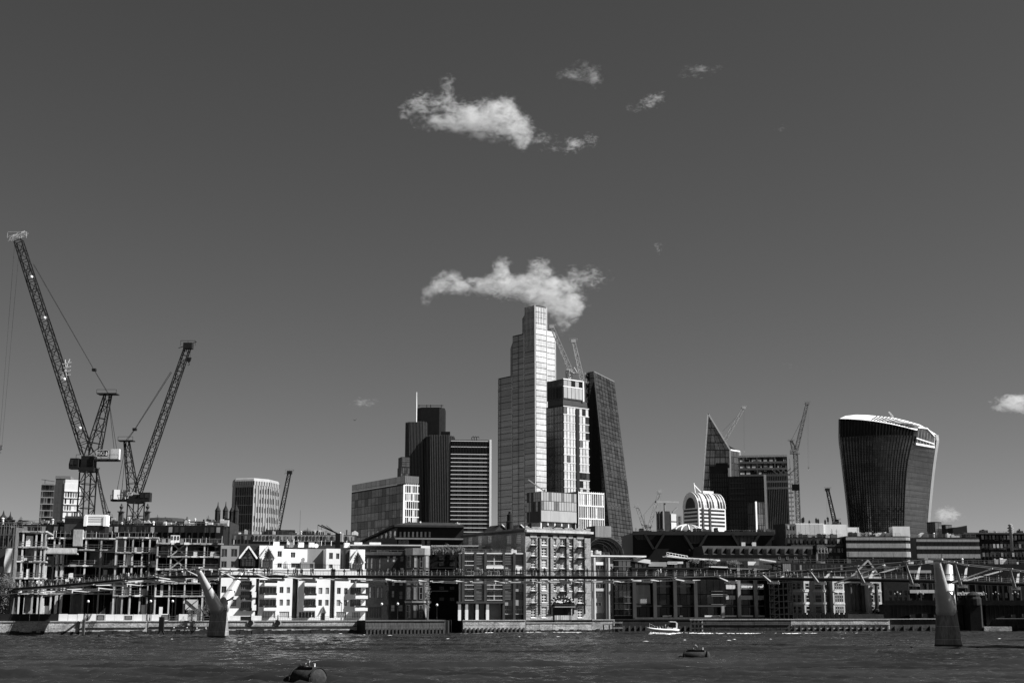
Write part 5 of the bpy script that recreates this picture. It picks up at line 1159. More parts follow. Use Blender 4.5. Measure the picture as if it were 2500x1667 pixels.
for px in (612, 678):        # outfall pipes with stains
    u, z = f.hit(px, 1520); b = MB(); b.tube([(u, .05, z), (u, -.35, z)], .62, 12); f.mb('outfall_pipe', b, 'rubber'); b = MB(); b.tube([(u, -.02, z), (u, -.2, z)], .85, 12); f.mb('outfall_collar', b, 'concrete_pale')
    f.box('flap_chain', u - .1, u + .1, z + .5, z + 1.9, 'rubber', -.4, -.15)
P = at(203, 1530, 302.5); b = MB(); b.bar((0, 0, -2), (0, 0, 3.4), .55); b.bar((-.5, 0, -1), (.1, 0, 1.2), .3); o = b.build('mooring_pile', 'timber'); o.location = (P.x, 302.8, 0); tag(o, 'dark timber mooring pile against the pale river wall', 'pile')
P = at(394, 1530, 306); r_ = thing('river_ladder_post', 'dark braced post standing off the river wall left of the bridge pier', 'mooring post', (P.x, 306, 0))
b = MB(); b.box(-.55, .55, -.4, .4, .8, GZ + 1.0); b.build('post', 'steel_dark', r_)
for s in (-1, 1): b = MB(); b.bar((s * .3, 0, .9), (s * 1.5, -.4, -1.2), .28); b.build('brace', 'steel_dark', r_)
# projecting bulkhead and dock
river_wall('dark projecting bulkhead on a row of sheet piles beside the old dock', 893, 312.3, 1088, 316, weed=.6, m='concrete_dark', courses=(), coping='concrete_dark', slots=22, thick=8)
a, e = Vector((bx(872, 317.4), 317.4, 0)), Vector((bx(893, 312.2), 312.2, 0))
b = MB(); b.column([(a.x, a.y), (e.x, e.y), (e.x + .6, e.y + 1), (e.x + .6, 319), (a.x, 319)], -3, GZ + .1); tag(b.build('bulkhead_return', 'stone_black'), 'black slanting end of the projecting bulkhead', 'river wall')
a = bx(1089, 338); o = MB(); o.box(a, bx(1131, 338), 338, 339.4, -3, GZ + .1); tag(o.build('dock_wall', 'stone_black'), 'black back wall of the old dock inlet', 'river wall')
o = MB(); o.box(bx(1088, 317) - .02, bx(1088, 317) + .6, 317, 338, -3, GZ); tag(o.build('dock_wall', 'stone_black'), 'left side wall of the old dock inlet', 'river wall')
o = MB(); o.box(bx(1131, 324) - .6, bx(1131, 324), 324.2, 338, -3, GZ); tag(o.build('dock_wall', 'stone_black'), 'right side wall of the old dock inlet', 'river wall')
river_wall('pale river wall on dark piles under the gridded modern block', 1131, 323.2, 1283, 327, weed=.55, courses=(), slots=15)
river_wall('rough masonry river wall at the foot of the brick warehouse', 1284, 330.6, 1444, 334.6, zt=GZ - .55, weed=.6, courses=())
river_wall('short river wall right of the brick warehouse', 1445, 335.2, 1500, 336.2, weed=.6, courses=())
river_wall('black river wall under the long dark glass building', 1501, 340, 1690, 342.4, m='stone_black', coping='stone_black', weed=.7, courses=(), slots=14)
river_wall('grey banded river wall behind the speedboat wake', 1691, 342.5, 1928, 345.2, m='stone_dark', weed=.8, courses=(1.7,))
river_wall('river wall with upright timber piles before the classical building', 1929, 345.2, 2170, 348.2, m='river_wall', weed=.6, courses=(1.6,), slots=16)
river_wall('shadowed river wall under the stone arch bridge at right', 2171, 349, 3400, 366, m='stone_dark', weed=.7, courses=(), slots=60)
# jetty and fender frames
P = on_water(1497, 1538); r_ = thing('timber_jetty', 'small weathered timber jetty right of the brick warehouse', 'jetty', (P.x, 331, 0)); L_ = lambda px: at(px, 1500, 331).x - P.x
for px, ht in ((1473, 1524), (1487, 1522), (1496, 1518), (1508, 1518), (1519, 1518)):
    b = MB(); b.bar((L_(px), 0, -2), (L_(px), 0, at(px, ht, 331).z), .3); b.build('pile', 'timber', r_)
for (x0, y0, x1, y1) in ((1472, 1523, 1494, 1523), (1495, 1519, 1520, 1519), (1496, 1532, 1520, 1532)):
    p, q = at(x0, y0, 330.8) - Vector((P.x, 331, 0)), at(x1, y1, 330.8) - Vector((P.x, 331, 0)); b = MB(); b.bar(p, q, .3, .35); b.build('beam', 'concrete', r_)
b = MB(); b.bar(at(1497, 1531, 331) - Vector((P.x, 331, 0)), at(1507, 1520, 331) - Vector((P.x, 331, 0)), .22); b.bar(at(1507, 1520, 331) - Vector((P.x, 331, 0)), at(1519, 1531, 331) - Vector((P.x, 331, 0)), .22); b.build('brace', 'timber', r_)
P = on_water(1700, 1537); r_ = thing('fender_frame', 'pale timber fender frame of upright piles right of the speedboat', 'fender', (P.x, 339, 0))
for k in range(7): x = at(1687 + k * 4.6, 1530, 339).x - P.x; b = MB(); b.bar((x, 0, -2), (x, 0, 2.9), .3); b.build('pile', 'timber' if k % 2 else 'river_wall', r_)
x0, x1 = at(1684, 1530, 339).x - P.x, at(1717, 1530, 339).x - P.x
for z in (.9, 2.0, 3.0): b = MB(); b.bar((x0, -.25, z), (x1, -.25, z), .28); b.build('beam', 'river_wall' if z > 2.5 else 'timber', r_)

# ------------------------------------------------------------------ building site at the left
def frame_building(name, label, cols, slabs, base, Y, depth, yaw=14, m='concrete', colw=.36, pale=.3, rails=True, crop='z1', back='brick_dark'):
    px = [c(crop, x, 0)[0] for x in cols]; py = [c(crop, 0, y)[1] for y in slabs]
    r = thing(name, label, 'building site', (at(px[0], 1475, Y).x, Y, GZ), R(yaw)); f = Face(r, 0, 0, 0)
    us = [f.hit(p, 1430)[0] for p in px]; W_ = us[-1]; zs = [f.hit(sum(px) / len(px), q)[1] for q in py] + [0.0]
    for z in zs[:-1]:
        f.box('floor_slab', -.4, W_ + .4, z - .34, z, m, 0, depth)
        b = MB(); k = 0; x = -.4
        while x < W_:            # broken, uneven slab edge
            w = rnd.uniform(.5, 1.8); b.box(x, min(x + w, W_ + .4), -rnd.uniform(.03, .3), -.01, z - rnd.uniform(.25, .42), z - rnd.uniform(-.12, .12), rnd.choice((0, 0, 1, 2))); x += w + rnd.uniform(0, 1.2)
        f.mb('slab_edge', b, [m, 'white_paint', 'steel_dark'], kind='stuff')
    for (zt, zb) in zip(zs, zs[1:]):
        for u in us:
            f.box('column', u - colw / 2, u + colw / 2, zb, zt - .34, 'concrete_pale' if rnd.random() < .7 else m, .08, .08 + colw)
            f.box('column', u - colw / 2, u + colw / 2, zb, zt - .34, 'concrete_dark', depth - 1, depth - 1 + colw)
        for u0, u1 in zip(us, us[1:]):
            if rnd.random() < .8:
                w = (u1 - u0) * rnd.uniform(.3, .9); o = u0 + (u1 - u0 - w) * rnd.random(); f.box('partition', o, o + w, zb, zt - .36, rnd.choice((back, back, 'brick_black', 'concrete')), depth * rnd.uniform(.3, .8), depth * .85)  # dark partition colours deepen the shade between the floors
            if rnd.random() < pale:
                w = rnd.uniform(.5, 1.6); o = rnd.uniform(u0 + .4, u1 - w - .2) if u1 - u0 > w + .8 else u0 + .4; f.box('board', o, o + w, zb + .02, zb + rnd.uniform(.6, (zt - zb) * .85), rnd.choice(('white_paint', 'concrete_pale', 'pale_panel')), .6, .9)
        b = MB(); n = max(2, int(W_ / .9))
        for k in range(n):       # props and guard rails
            if rnd.random() < .75: x = W_ * (k + rnd.random()) / n; y = rnd.uniform(.1, 2.5); b.bar((x, y, zb), (x + rnd.uniform(-.1, .1), y, zt - .36 if rnd.random() < .5 else zb + 1.2), rnd.choice((.07, .1, .12)), mi=rnd.choice((0, 0, 1)))
        if rails:
            for zz in (.5, 1.05): b.bar((0, .05, zb + zz), (W_, .05, zb + zz), .06)
        f.mb('props_and_rails', b, ['steel_grey', 'concrete_pale'], kind='stuff')
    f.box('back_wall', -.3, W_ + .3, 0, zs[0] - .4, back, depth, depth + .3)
    b = MB()
    for k in range(int(W_ / .8)): x = W_ * (k + rnd.random()) / int(W_ / .8); y = rnd.uniform(0, 3); b.bar((x, y, zs[0]), (x, y, zs[0] + rnd.uniform(.7, 1.9)), .08, mi=rnd.choice((0, 0, 1)))
    b.bar((0, .1, zs[0] + 1.05), (W_, .1, zs[0] + 1.05), .07); f.mb('edge_protection', b, ['steel_grey', 'white_paint'], kind='stuff')
    return r, f, us, zs
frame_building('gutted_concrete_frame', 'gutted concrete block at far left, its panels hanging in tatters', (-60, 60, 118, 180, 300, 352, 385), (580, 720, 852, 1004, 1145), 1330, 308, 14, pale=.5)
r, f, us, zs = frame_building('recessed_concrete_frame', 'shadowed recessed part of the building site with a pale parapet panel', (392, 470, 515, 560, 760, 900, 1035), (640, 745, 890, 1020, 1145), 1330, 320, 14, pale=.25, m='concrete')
u0, z0, u1, z1 = f.rect(cr('z1', 415, 745, 718, 785)); f.box('parapet_panel', u0, u1, z0, z1, 'concrete_pale', -6.0, -5.7); f.box('terrace_deck', u0, u1, z0 - .3, z0, 'concrete', -6.0, 0)
u0, z0, u1, z1 = f.rect(cr('z1', 672, 570, 755, 720)); f.box('stair_wall', u0, u1, z0, z1, 'concrete', -1.5, 2.5)
for x in (515, 558):
    for y0, y1 in ((795, 880), (895, 1000), (1160, 1330)): u0, z0, u1, z1 = f.rect(cr('z1', x - 9, y0, x + 9, y1), -4); f.box('column', u0, u1, z0, z1, 'concrete_pale', -4.4, -4.0)
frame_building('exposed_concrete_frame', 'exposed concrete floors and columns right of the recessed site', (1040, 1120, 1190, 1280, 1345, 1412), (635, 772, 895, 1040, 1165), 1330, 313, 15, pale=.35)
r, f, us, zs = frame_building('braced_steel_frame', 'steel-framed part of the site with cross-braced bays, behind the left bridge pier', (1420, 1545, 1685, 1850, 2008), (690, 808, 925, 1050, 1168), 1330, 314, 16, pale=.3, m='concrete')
for (z_t, z_b), m_ in zip(zip(zs[:5], zs[1:]), ('concrete', 'concrete', None, None, None)):
    if m_: 
        for p, q in (((us[1], z_b), (us[2], z_t)), ((us[2], z_b), (us[1], z_t))): b = MB(); b.bar((p[0], .6, p[1]), (q[0], .6, q[1]), .3); f.mb('cross_brace', b, m_)
u0, z0, u1, z1 = f.rect(cr('z1', 1690, 1205, 1805, 1300)); f.box('timber_gate', u0, u1, z0, z1, 'pale_panel', -.4, -.3)
for p, q in (((u0, z0), (u1, z1)), ((u1, z0), (u0, z1))): b = MB(); b.bar((p[0], -.46, p[1]), (q[0], -.46, q[1]), .3, .1); f.mb('gate_brace', b, 'sign_dark')
u0, z0, u1, z1 = f.rect(cr('z1', 1555, 612, 1638, 685)); o = f.box('site_cabin', u0, u1, zs[0], zs[0] + z1 - z0, 'white_paint', 2, 5)
for k in range(3): w = (u1 - u0) / 3; f.box('cabin_window', u0 + w * k + .15, u0 + w * (k + 1) - .15, zs[0] + .8, zs[0] + 1.7, 'glass_dark', 1.94, 1.99, parent=o)
# scaffold wrap at the very left edge
r = thing('sheeted_scaffold', 'sheeted scaffold with a hanging white tarpaulin at the left edge', 'scaffold', (at(-40, 1475, 306).x, 306, GZ)); f = Face(r, 0, 0, 0)
W_ = f.hit(24, 1430)[0]; zt = f.hit(0, 1275)[1]
b = MB()
for k in range(6):
    for y in (0, 1.3): b.bar((W_ * k / 5, y, 0), (W_ * k / 5, y, zt), .1)
for k in range(9):
    for y in (0, 1.3): b.bar((0, y, zt * k / 8), (W_, y, zt * k / 8), .1)
    if k < 8: b.bar((W_ * .8, 0, zt * k / 8), (W_, 0, zt * (k + 1) / 8), .08)
f.mb('scaffold_tubes', b, 'steel_grey')
for k in range(1, 8): f.box('walkway_board', 0, W_, zt * k / 8, zt * k / 8 + .08, 'timber', .1, 1.2)
u0, z0, u1, z1 = f.rect(cr('z1', -120, 740, 60, 1000)); f.box('dark_sheeting', u0, u1, z0, z1, 'mid_clad', -.12, -.04)
b = MB(); u0, z0, u1, z1 = f.rect(cr('z1', 48, 740, 108, 960)); n = 9
b.loft([[(u0 + (u1 - u0) * t + .15 * math.sin(7 * s + t * 3), -.35 - .2 * math.sin(4 * t + s * 6), z1 + (z0 - z1) * s) for t in [k / 6 for k in range(7)]] for s in [k / n for k in range(n + 1)]], caps=False, closed=False); f.mb('white_tarpaulin', b, 'white_paint', smooth=True)
b = MB(); b.box(0, W_, 1.5, 6, 0, zt - 1); f.mb('wall_behind', b, 'concrete_dark')
# low dark building with white box on its roof behind the cranes
B = low('site_roof_cabin_block', 'dark cabin roof with a bright white end box at the foot of the largest crane', 152, 156, 204, 1300, 1259, 338, 6, 'mid_clad', 'site cabin', wy=5)
for k in range(1, 4): B.front.box('cladding_rib', .1, B.wx, B.h - 2.2 + .5 * k, B.h - 2.05 + .5 * k, 'dark_clad', -.1, -.02)
B = low('white_site_cabin', 'bright white stepped cabin just right of the largest crane mast', 204, 206, 256, 1300, 1256, 337, 6, 'brick_black', 'site cabin', wy=5)
B.slab('white_box', -.05, B.wx + .05, -.1, 4.8, B.h - 2.7, B.h + .05, 'white_render')
for k in range(3): B.front.box('cladding_rib', .8, B.wx - .8, B.h - 1.7 + .55 * k, B.h - 1.62 + .55 * k, 'grey_panel', -.16, -.11)
B.front.box('end_cap', -.3, .5, B.h - 2.9, B.h - .3, 'white_render', -.3, -.02); B.front.box('end_cap', B.wx - .5, B.wx + .3, B.h - 2.9, B.h - .3, 'white_render', -.3, -.02)
B = low('site_back_block', 'long dark block with a flat roof behind the building site', -60, -55, 545, 1300, 1279, 342, 5, 'brick_black', wy=10, roof='slate')
for k in range(40):
    u = B.wx * (k + rnd.random()) / 40; B.front.box('roof_upstand', u, u + rnd.uniform(.4, 3), B.h, B.h + rnd.uniform(.15, .8), rnd.choice(('concrete', 'concrete_dark', 'white_paint', 'slate', 'slate')), .5, 1.5)
# hoardings on the promenade
def bank_pt(px, off): 
    Y = 300 + (px) * 18 / 892 + off; return Vector((bx(px, Y), Y, GZ))
p, q = bank_pt(145, 1.2), bank_pt(482, 1.2); d = q - p
r = thing('site_hoarding', 'line of white site hoarding panels with dark notices along the river wall', 'hoarding', p, math.atan2(d.y, d.x)); f = Face(r, 0, 0, 0); n = 15; L = d.length
for k in range(n):
    if k in (12,): continue
    h = 1.55 + rnd.uniform(-.08, .12); o = f.box('hoarding_panel', L * k / n + .03, L * (k + 1) / n - .03, 0, h, 'white_paint' if k % 5 != 4 else 'pale_panel', 0, .1)
    if k in (4, 7, 11): f.box('notice', L * k / n + .2, L * (k + 1) / n - .2, .35, h - .25, 'sign_dark', -.05, -.01, parent=o); 
    if k in (4, 7, 11):
        for j in range(3): f.box('notice_line', L * k / n + .35, L * (k + 1) / n - .4, .5 + .25 * j, .58 + .25 * j, 'pale_panel', -.08, -.052, parent=o)
p, q = bank_pt(-20, .8), bank_pt(144, .8); d = q - p
r = thing('dark_hoarding', 'dark site hoarding at far left above the shadowed wall', 'hoarding', p, math.atan2(d.y, d.x)); f = Face(r, 0, 0, 0)
for k in range(7): f.box('hoarding_panel', d.length * k / 7 + .02, d.length * (k + 1) / 7 - .02, 0, 1.7, 'sign_dark', 0, .1)
p, q = bank_pt(562, 1.2), bank_pt(640, 1.2); d = q - p
r = thing('poster_hoarding', 'white hoarding with a black poster panel right of the left bridge pier', 'hoarding', p, math.atan2(d.y, d.x)); f = Face(r, 0, 0, 0)
for k in range(3):
    o = f.box('hoarding_panel', d.length * k / 3 + .02, d.length * (k + 1) / 3 - .02, 0, 1.2, 'white_paint', 0, .1)
    if k == 1: f.box('poster', d.length * k / 3 + .1, d.length * (k + 1) / 3 - .1, .12, 1.05, 'sign_dark', -.05, -.01, parent=o)

# ------------------------------------------------------------------ white riverside apartments
B = Bld('white_apartments', 'white stepped riverside apartments with gabled tops and box balconies', 'apartment building', 535, 537, 892, 1475, 1386, 317, 18, wy=14); f = B.front
Zr = lambda x0, y0, x1, y1: f.rect(cr('z2', x0, y0, x1, y1))
wins = [(1055, 865, 1090, 922), (1120, 868, 1150, 922), (1055, 980, 1086, 1036), (1118, 980, 1148, 1036), (1410, 873, 1445, 930), (1474, 873, 1506, 930), (1408, 982, 1441, 1038), (1470, 983, 1502, 1036),
        (1578, 873, 1612, 930), (1643, 876, 1676, 930), (1575, 984, 1609, 1038), (1640, 985, 1671, 1038), (1055, 805, 1090, 815), (525, 860, 570, 920), (528, 980, 570, 1040), (612, 860, 660, 920), (612, 980, 660, 1040)]
grd = [(895, 1088, 1015, 1150), (1050, 1090, 1142, 1150), (1228, 1090, 1378, 1150), (1570, 1092, 1662, 1150), (1715, 1092, 1790, 1150)]
bays = [(700, 810, 800, 890), (700, 905, 800, 955 + 30), (700, 1000, 800, 1085), (872, 865, 1028, 935), (870, 978, 1025, 1048), (872, 800, 1028, 828), (1278, 866, 1388, 925), (1276, 980, 1385, 1035), (1278, 800, 1388, 828), (1700, 870, 1800, 935), (1698, 980, 1798, 1045), (1702, 800, 1800, 830)]
recess = [(835, 790, 865, 1150), (1170, 790, 1222, 1150), (1516, 690, 1560, 1150)]
ops = [Zr(*w) for w in wins + grd] + [Zr(*w) + (.9,) for w in bays] + [Zr(*w) + (2.2,) for w in recess]
B.body('white_render', front=ops, depth=.28, roof='gravel_roof')
for w in wins: window(f, cr('z2', *w), inset=.25, nv=1, nh=0, fw=.1, frame='steel_grey', glass=['glass_dark', 'glass_dark', 'glass_blind'])
for w in grd: window(f, cr('z2', *w), inset=.25, nv=4, nh=0, fw=.12, frame='white_paint', glass=['glass_dark', 'glass_blind'])
for w in bays: window(f, cr('z2', *w), inset=.85, nv=4, nh=0, fw=.12, frame='steel_grey', glass=['glass_dark', 'glass_smoke'])
for w in recess:
    u0, z0, u1, z1 = Zr(*w); f.box('recess_shade_panel', u0, u1, z0, z1, 'dark_clad', 2.0, 2.15)  # dark back panel: the shade of the recess is put into its colour
    b = MB(); b.tube([((u0 + u1) / 2, 1.2, z0), ((u0 + u1) / 2, 1.2, z1)], (u1 - u0) * .36, 10); f.mb('drum_stair', b, 'mid_clad')
def balcony(x0, xs_, x1, y0, y1, m='white_render'):
    u0, z0, u1, z1 = Zr(xs_, y0, x1, y1); uL = Zr(x0, y0, x1, y1)[0]
    o = f.box('balcony', u0, u1, z0, z1, m, -1.5, -1.32)
    f.box('balcony_floor', u0, u1, z0 - .05, z0 + .12, m, -1.31, -.02, parent=o); f.box('balcony_side', u0, u0 + .14, z0, z1 + .5, m, -1.31, -.02, parent=o); f.box('balcony_side', u1 - .14, u1, z0, z1, m, -1.31, -.02, parent=o)
    f.box('glass_rail', u0 + .05, u1 - .05, z1 + .05, z1 + .55, 'glass_dark', -1.46, -1.42, parent=o)
    return o
for q in ((858, 912, 1030, 833, 858), (858, 908, 1026, 943, 967), (858, 905, 1022, 1056, 1082), (1222, 1276, 1388, 832, 860), (1222, 1274, 1386, 946, 971), (1220, 1266, 1381, 1056, 1082), (1690, 1742, 1852, 836, 869), (1690, 1737, 1848, 946, 974), (1690, 1733, 1846, 1056, 1084)): balcony(*q)
for y0, y1 in ((800, 850), (912, 962), (1028, 1080)):
    u0, z0, u1, z1 = Zr(690, y1 - 22, 832, y1); o = f.box('balcony', u0, u1, z0, z1, 'dark_clad', -1.2, -.02); u0, z0, u1, z1 = Zr(798, y0, 834, y1); f.box('white_end_box', u0, u1, z0, z1, 'white_render', -1.5, -1.21, parent=o)  # dark colour stands in for the shading over this bay
u0, z0, u1, z1 = Zr(535, 790, 690, 1150); f.box('shaded_wing', u0, u1, z0, z1 + 1.0, 'grey_render', -.6, -.02) if False else None
# door pediment
u0, z0, u1, z1 = Zr(1425, 1040, 1480, 1145); b = MB(); b.prism([(u0, z1 - 1.6), (u0 + .25, z1 - 1.6), ((u0 + u1) / 2, z1 - .3), (u1 - .25, z1 - 1.6), (u1, z1 - 1.6), ((u0 + u1) / 2, z1)], -.4, -.02); f.mb('door_pediment', b, 'grey_render'); f.box('door', u0 + .3, u1 - .3, 0, z1 - 1.7, 'glass_dark', -.1, -.02)
# upper storeys
zb = B.h + .02
def upper(x0, x1, ytop, y0, dep, m, wn=(), name='upper_storey', kind='flat'):
    ff = Face(B.root, 0, y0, 0); a, e = ff.hit(*c('z2', x0, 640))[0], ff.hit(*c('z2', x1, 640))[0]; zt = ff.hit(*c('z2', (x0 + x1) / 2, ytop))[1]
    b = MB(); oo = [tuple(ff.rect(cr('z2', *w))) for w in wn]; b.xf = Matrix.Translation((0, y0, 0)); b.wall(a, e, zb, zt, oo, .25); b.xf = None
    b.face(((a, y0, zb), (a, y0, zt), (a, y0 + dep, zt), (a, y0 + dep, zb))); b.face(((e, y0, zb), (e, y0 + dep, zb), (e, y0 + dep, zt), (e, y0, zt))); b.face(((a, y0, zt), (e, y0, zt), (e, y0 + dep, zt), (a, y0 + dep, zt))); b.face(((a, y0 + dep, zb), (a, y0 + dep, zt), (e, y0 + dep, zt), (e, y0 + dep, zb)))
    b.build(name, m, B.root)
    for w in wn: window(ff, cr('z2', *w), inset=.22, nv=1, nh=0, fw=.1, frame='steel_grey', glass='glass_dark')
    return ff, a, e, zt
upper(515, 682, 490, .4, 10, 'grey_render', ((525, 520, 576, 592), (612, 520, 668, 592), (522, 632, 572, 690), (610, 632, 668, 690)))  # shaded left wing: its shade is put into the grey render
upper(682, 868, 488, 1.6, 9, 'dark_clad')
upper(868, 1090, 490, .9, 9, 'white_render', ((1036, 540, 1075, 592), (1036, 650, 1075, 690)))
upper(1090, 1306, 522, 4.5, 6, 'white_render', ((1155, 550, 1200, 600),))
upper(1130, 1250, 615, 1.6, 3, 'white_render', ((1160, 650, 1240, 690),))
upper(1250, 1375, 640, .9, 3, 'grey_render', ((1330, 655, 1360, 695),))
upper(1306, 1480, 520, 5, 6, 'grey_render'); 
upper(1478, 1608, 518, .8, 9, 'white_render', ((1506, 555, 1541, 612), (1570, 560, 1600, 612), (1506, 660, 1538, 695)))
ff, a, e, zt = upper(1608, 1700, 545, 3.2, 5, 'dark_clad'); b = MB(); b.tube([((a + e) / 2, 2.8, zb), ((a + e) / 2, 2.8, zt + .3)], (e - a) * .46, 14); b.build('drum_stair', 'mid_clad', B.root, smooth=False)
upper(1698, 1832, 525, .8, 9, 'white_render')
def gable(x0, x1, yap, yev, yb, m, y0=-.5):
    ff = Face(B.root, 0, y0, 0); (a, ze), (e, _), (am, zt) = ff.hit(*c('z2', x0, yev)), ff.hit(*c('z2', x1, yev)), ff.hit(*c('z2', (x0 + x1) / 2, yap)); zq = ff.hit(*c('z2', (x0 + x1) / 2, yb))[1]
    mid = (a + e) / 2
    b = MB(); b.prism([(a + .3, zq), (e - .3, zq), (e - .3, ze), (mid, zt - .5), (a + .3, ze)], y0 + .3, y0 + 2.2); g = b.build('gable', m, B.root)
    b = MB(); b.bar((a - .1, y0 + .6, ze - .15), (mid, y0 + .6, zt), 1.0, .4); b.build('gable_verge', 'white_render', g); b = MB(); b.bar((e + .1, y0 + .6, ze - .15), (mid, y0 + .6, zt), 1.0, .4); b.build('gable_verge', 'white_render', g)
    b = MB(); b.prism([(a + .8, ze - .2), (e - .8, ze - .2), (mid, zt - 1.0)], y0 + .2, y0 + .28); b.build('gable_window', 'glass_dark', g)
    b = MB()
    for p, q in (((mid, ze - .2), (mid, zt - .9)), ((mid, ze + .3), (a + 1.2, ze + .9)), ((mid, ze + .3), (e - 1.2, ze + .9)), ((mid, ze + .9), (mid - .7, ze + 1.7)), ((mid, ze + .9), (mid + .7, ze + 1.7))): b.bar((p[0], y0 + .15, p[1]), (q[0], y0 + .15, q[1]), .14)
    b.build('gable_bars', 'sign_dark', g)
    n = 4
    for k in range(n): w = (e - a - 1.0) / n; o = ff.box('pane', a + .5 + w * k + .08, a + .5 + w * (k + 1) - .08, zq + .1, ze - .35, 'glass_smoke', .2, .28, parent=g)
gable(692, 848, 495, 600, 680, 'dark_clad'); gable(884, 1018, 495, 600, 685, 'white_render'); gable(1703, 1832, 530, 640, 695, 'white_render')
b = MB()
for k in range(22):
    x = rnd.uniform(2, B.wx - 2); y = rnd.uniform(6, 9); z = zb + 6.0; b.bar((x, y, z), (x, y, z + rnd.uniform(.6, 1.8)), .12, mi=rnd.randrange(2)); 
    if k % 4 == 0: b.box(x, x + 1.4, y, y + 1, z - .5, z + .7, rnd.randrange(2))
b.build('roof_clutter', ['steel_grey', 'white_paint'], B.root, kind='stuff')
for px, py in ((672, 1329), (772, 1332)): 
    ff = Face(B.root, 0, 3, 0); u, z = ff.hit(px, py); b = MB(); b.lathe([(.02, 0), (.5, .15), (.55, .2)], 10); put('satellite_dish', b.mesh('satellite_dish', 'white_paint'), B.root, Matrix.Translation((u, 3, z)) @ Matrix.Rotation(R(80), 4, 'X'))
u0 = f.hit(*c('z2', 1000, 690))[0]
for (x0, x1, y) in ((1090, 1480, 690), (1480, 1700, 695), (880, 1090, 690)):
    a, e = f.hit(*c('z2', x0, y))[0], f.hit(*c('z2', x1, y))[0]; b = MB(); n = int((e - a) / .5)
    for k in range(n + 1): b.bar((a + (e - a) * k / n, .15, zb), (a + (e - a) * k / n, .15, zb + 1.0), .05)
    b.bar((a, .15, zb + 1), (e, .15, zb + 1), .08); b.build('terrace_railing', 'steel_dark', B.root)

# ------------------------------------------------------------------ dark brick block with a bay tower
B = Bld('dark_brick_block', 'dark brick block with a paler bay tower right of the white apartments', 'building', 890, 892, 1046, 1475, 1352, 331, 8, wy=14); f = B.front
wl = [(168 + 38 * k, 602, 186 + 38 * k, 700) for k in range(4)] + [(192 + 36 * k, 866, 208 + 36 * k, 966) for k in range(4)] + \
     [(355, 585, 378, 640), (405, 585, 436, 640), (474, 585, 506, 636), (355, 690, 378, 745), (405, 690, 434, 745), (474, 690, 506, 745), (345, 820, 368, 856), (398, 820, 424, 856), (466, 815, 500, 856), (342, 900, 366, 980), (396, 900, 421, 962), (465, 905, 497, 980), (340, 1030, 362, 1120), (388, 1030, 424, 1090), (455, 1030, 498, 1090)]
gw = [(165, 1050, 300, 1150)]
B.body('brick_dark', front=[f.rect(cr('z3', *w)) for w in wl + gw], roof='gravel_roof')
for w in wl: window(f, cr('z3', *w), inset=.2, nv=0, nh=1, fw=.08, frame='dark_clad', glass=['glass_blind', 'glass_blind', 'glass_dark'])
for w in gw: window(f, cr('z3', *w), inset=.2, nv=5, nh=0, fw=.1, frame='dark_clad', glass='glass_dark')
# bay tower
u0, u1 = f.hit(*c('z3', 522, 800))[0], f.hit(*c('z3', 738, 800))[0]; zt = f.hit(*c('z3', 630, 578))[1]; w = u1 - u0
pl = [(u0, 0), (u0 + w * .28, -2.0), (u0 + w * .76, -2.0), (u1, 0)]
b = MB(); b.column(pl + [(u1, 4), (u0, 4)], 0, zt); bay = b.build('bay_tower', 'stone_dark', B.root)
b = MB(); b.column([(x + (x - u0 - w / 2) * .04, y - .3) for x, y in pl] + [(u1 + .2, 4.1), (u0 - .2, 4.1)], zt, zt + 1.7); b.build('bay_parapet', 'stone', B.root)
for (p, q, nw) in ((pl[0], pl[1], 1), (pl[1], pl[2], 2), (pl[2], pl[3], 1)):
    an = math.atan2(q[1] - p[1], q[0] - p[0]); fb = Face(B.root, p[0], p[1], an); L = math.hypot(q[0] - p[0], q[1] - p[1])
    for py0, py1 in ((585, 690), (712, 760), (810, 850), (868, 980), (1030, 1150)):
        z1 = f.hit(*c('z3', 630, py0))[1]; z0 = f.hit(*c('z3', 630, py1))[1]
        for k in range(nw):
            a, e = L * (k + .22) / nw, L * (k + .78) / nw
            o = fb.add('window', winmesh(e - a, z1 - z0, 0, 1, .1, 'stone'), a, z0, -.1); fb.box('pane', a + .06, e - .06, z0 + .06, z1 - .06, rnd.choice(('glass_dark', 'glass_blind', 'glass_black')), -.06, -.02, parent=o)
z0 = f.hit(*c('z3', 630, 1003))[1]
b = MB(); b.column([(x + (x - u0 - w / 2) * .03, y - .2) for x, y in pl] + [(u1, .2), (u0, .2)], z0 - .2, z0 + .2); b.build('string_course', 'stone', B.root)
f.box('parapet', -.2, u0 - .3, B.h - .2, B.h + .5, 'stone_dark', -.25, 1)
# penthouse
ff = Face(B.root, 0, 3, 0); zt = ff.hit(*c('z3', 300, 492))[1]; a, e = ff.hit(858, 1340)[0], ff.hit(*c('z3', 655, 520))[0]
B.slab('penthouse', a, e, 3, 11, B.h, zt, 'mid_clad')
for x in (20, 120, 280, 355, 430, 500, 555, 600): 
    u, z = ff.hit(*c('z3', x, 530)); ff.box('pane', u - .7, u + .7, B.h + .5, zt - .6, 'glass_black', -.08, -.02)
u0_, z0_, u1_, z1_ = ff.rect(cr('z3', 662, 492, 746, 552)); B.slab('white_stair_box', u0_, u1_, 2.4, 6, B.h, z1_, 'white_render')
ff.box('penthouse_roof', a - .4, e + .4, zt, zt + .3, 'pale_panel', -.6, 8)
for x0, x1, y in ((195, 300, 490), (55, 130, 470)): u, z = ff.hit(*c('z3', x0, y)); u2 = ff.hit(*c('z3', x1, y))[0]; ff.box('roof_box', u, u2, zt + .3, zt + .9, 'white_paint', 1, 2.5)

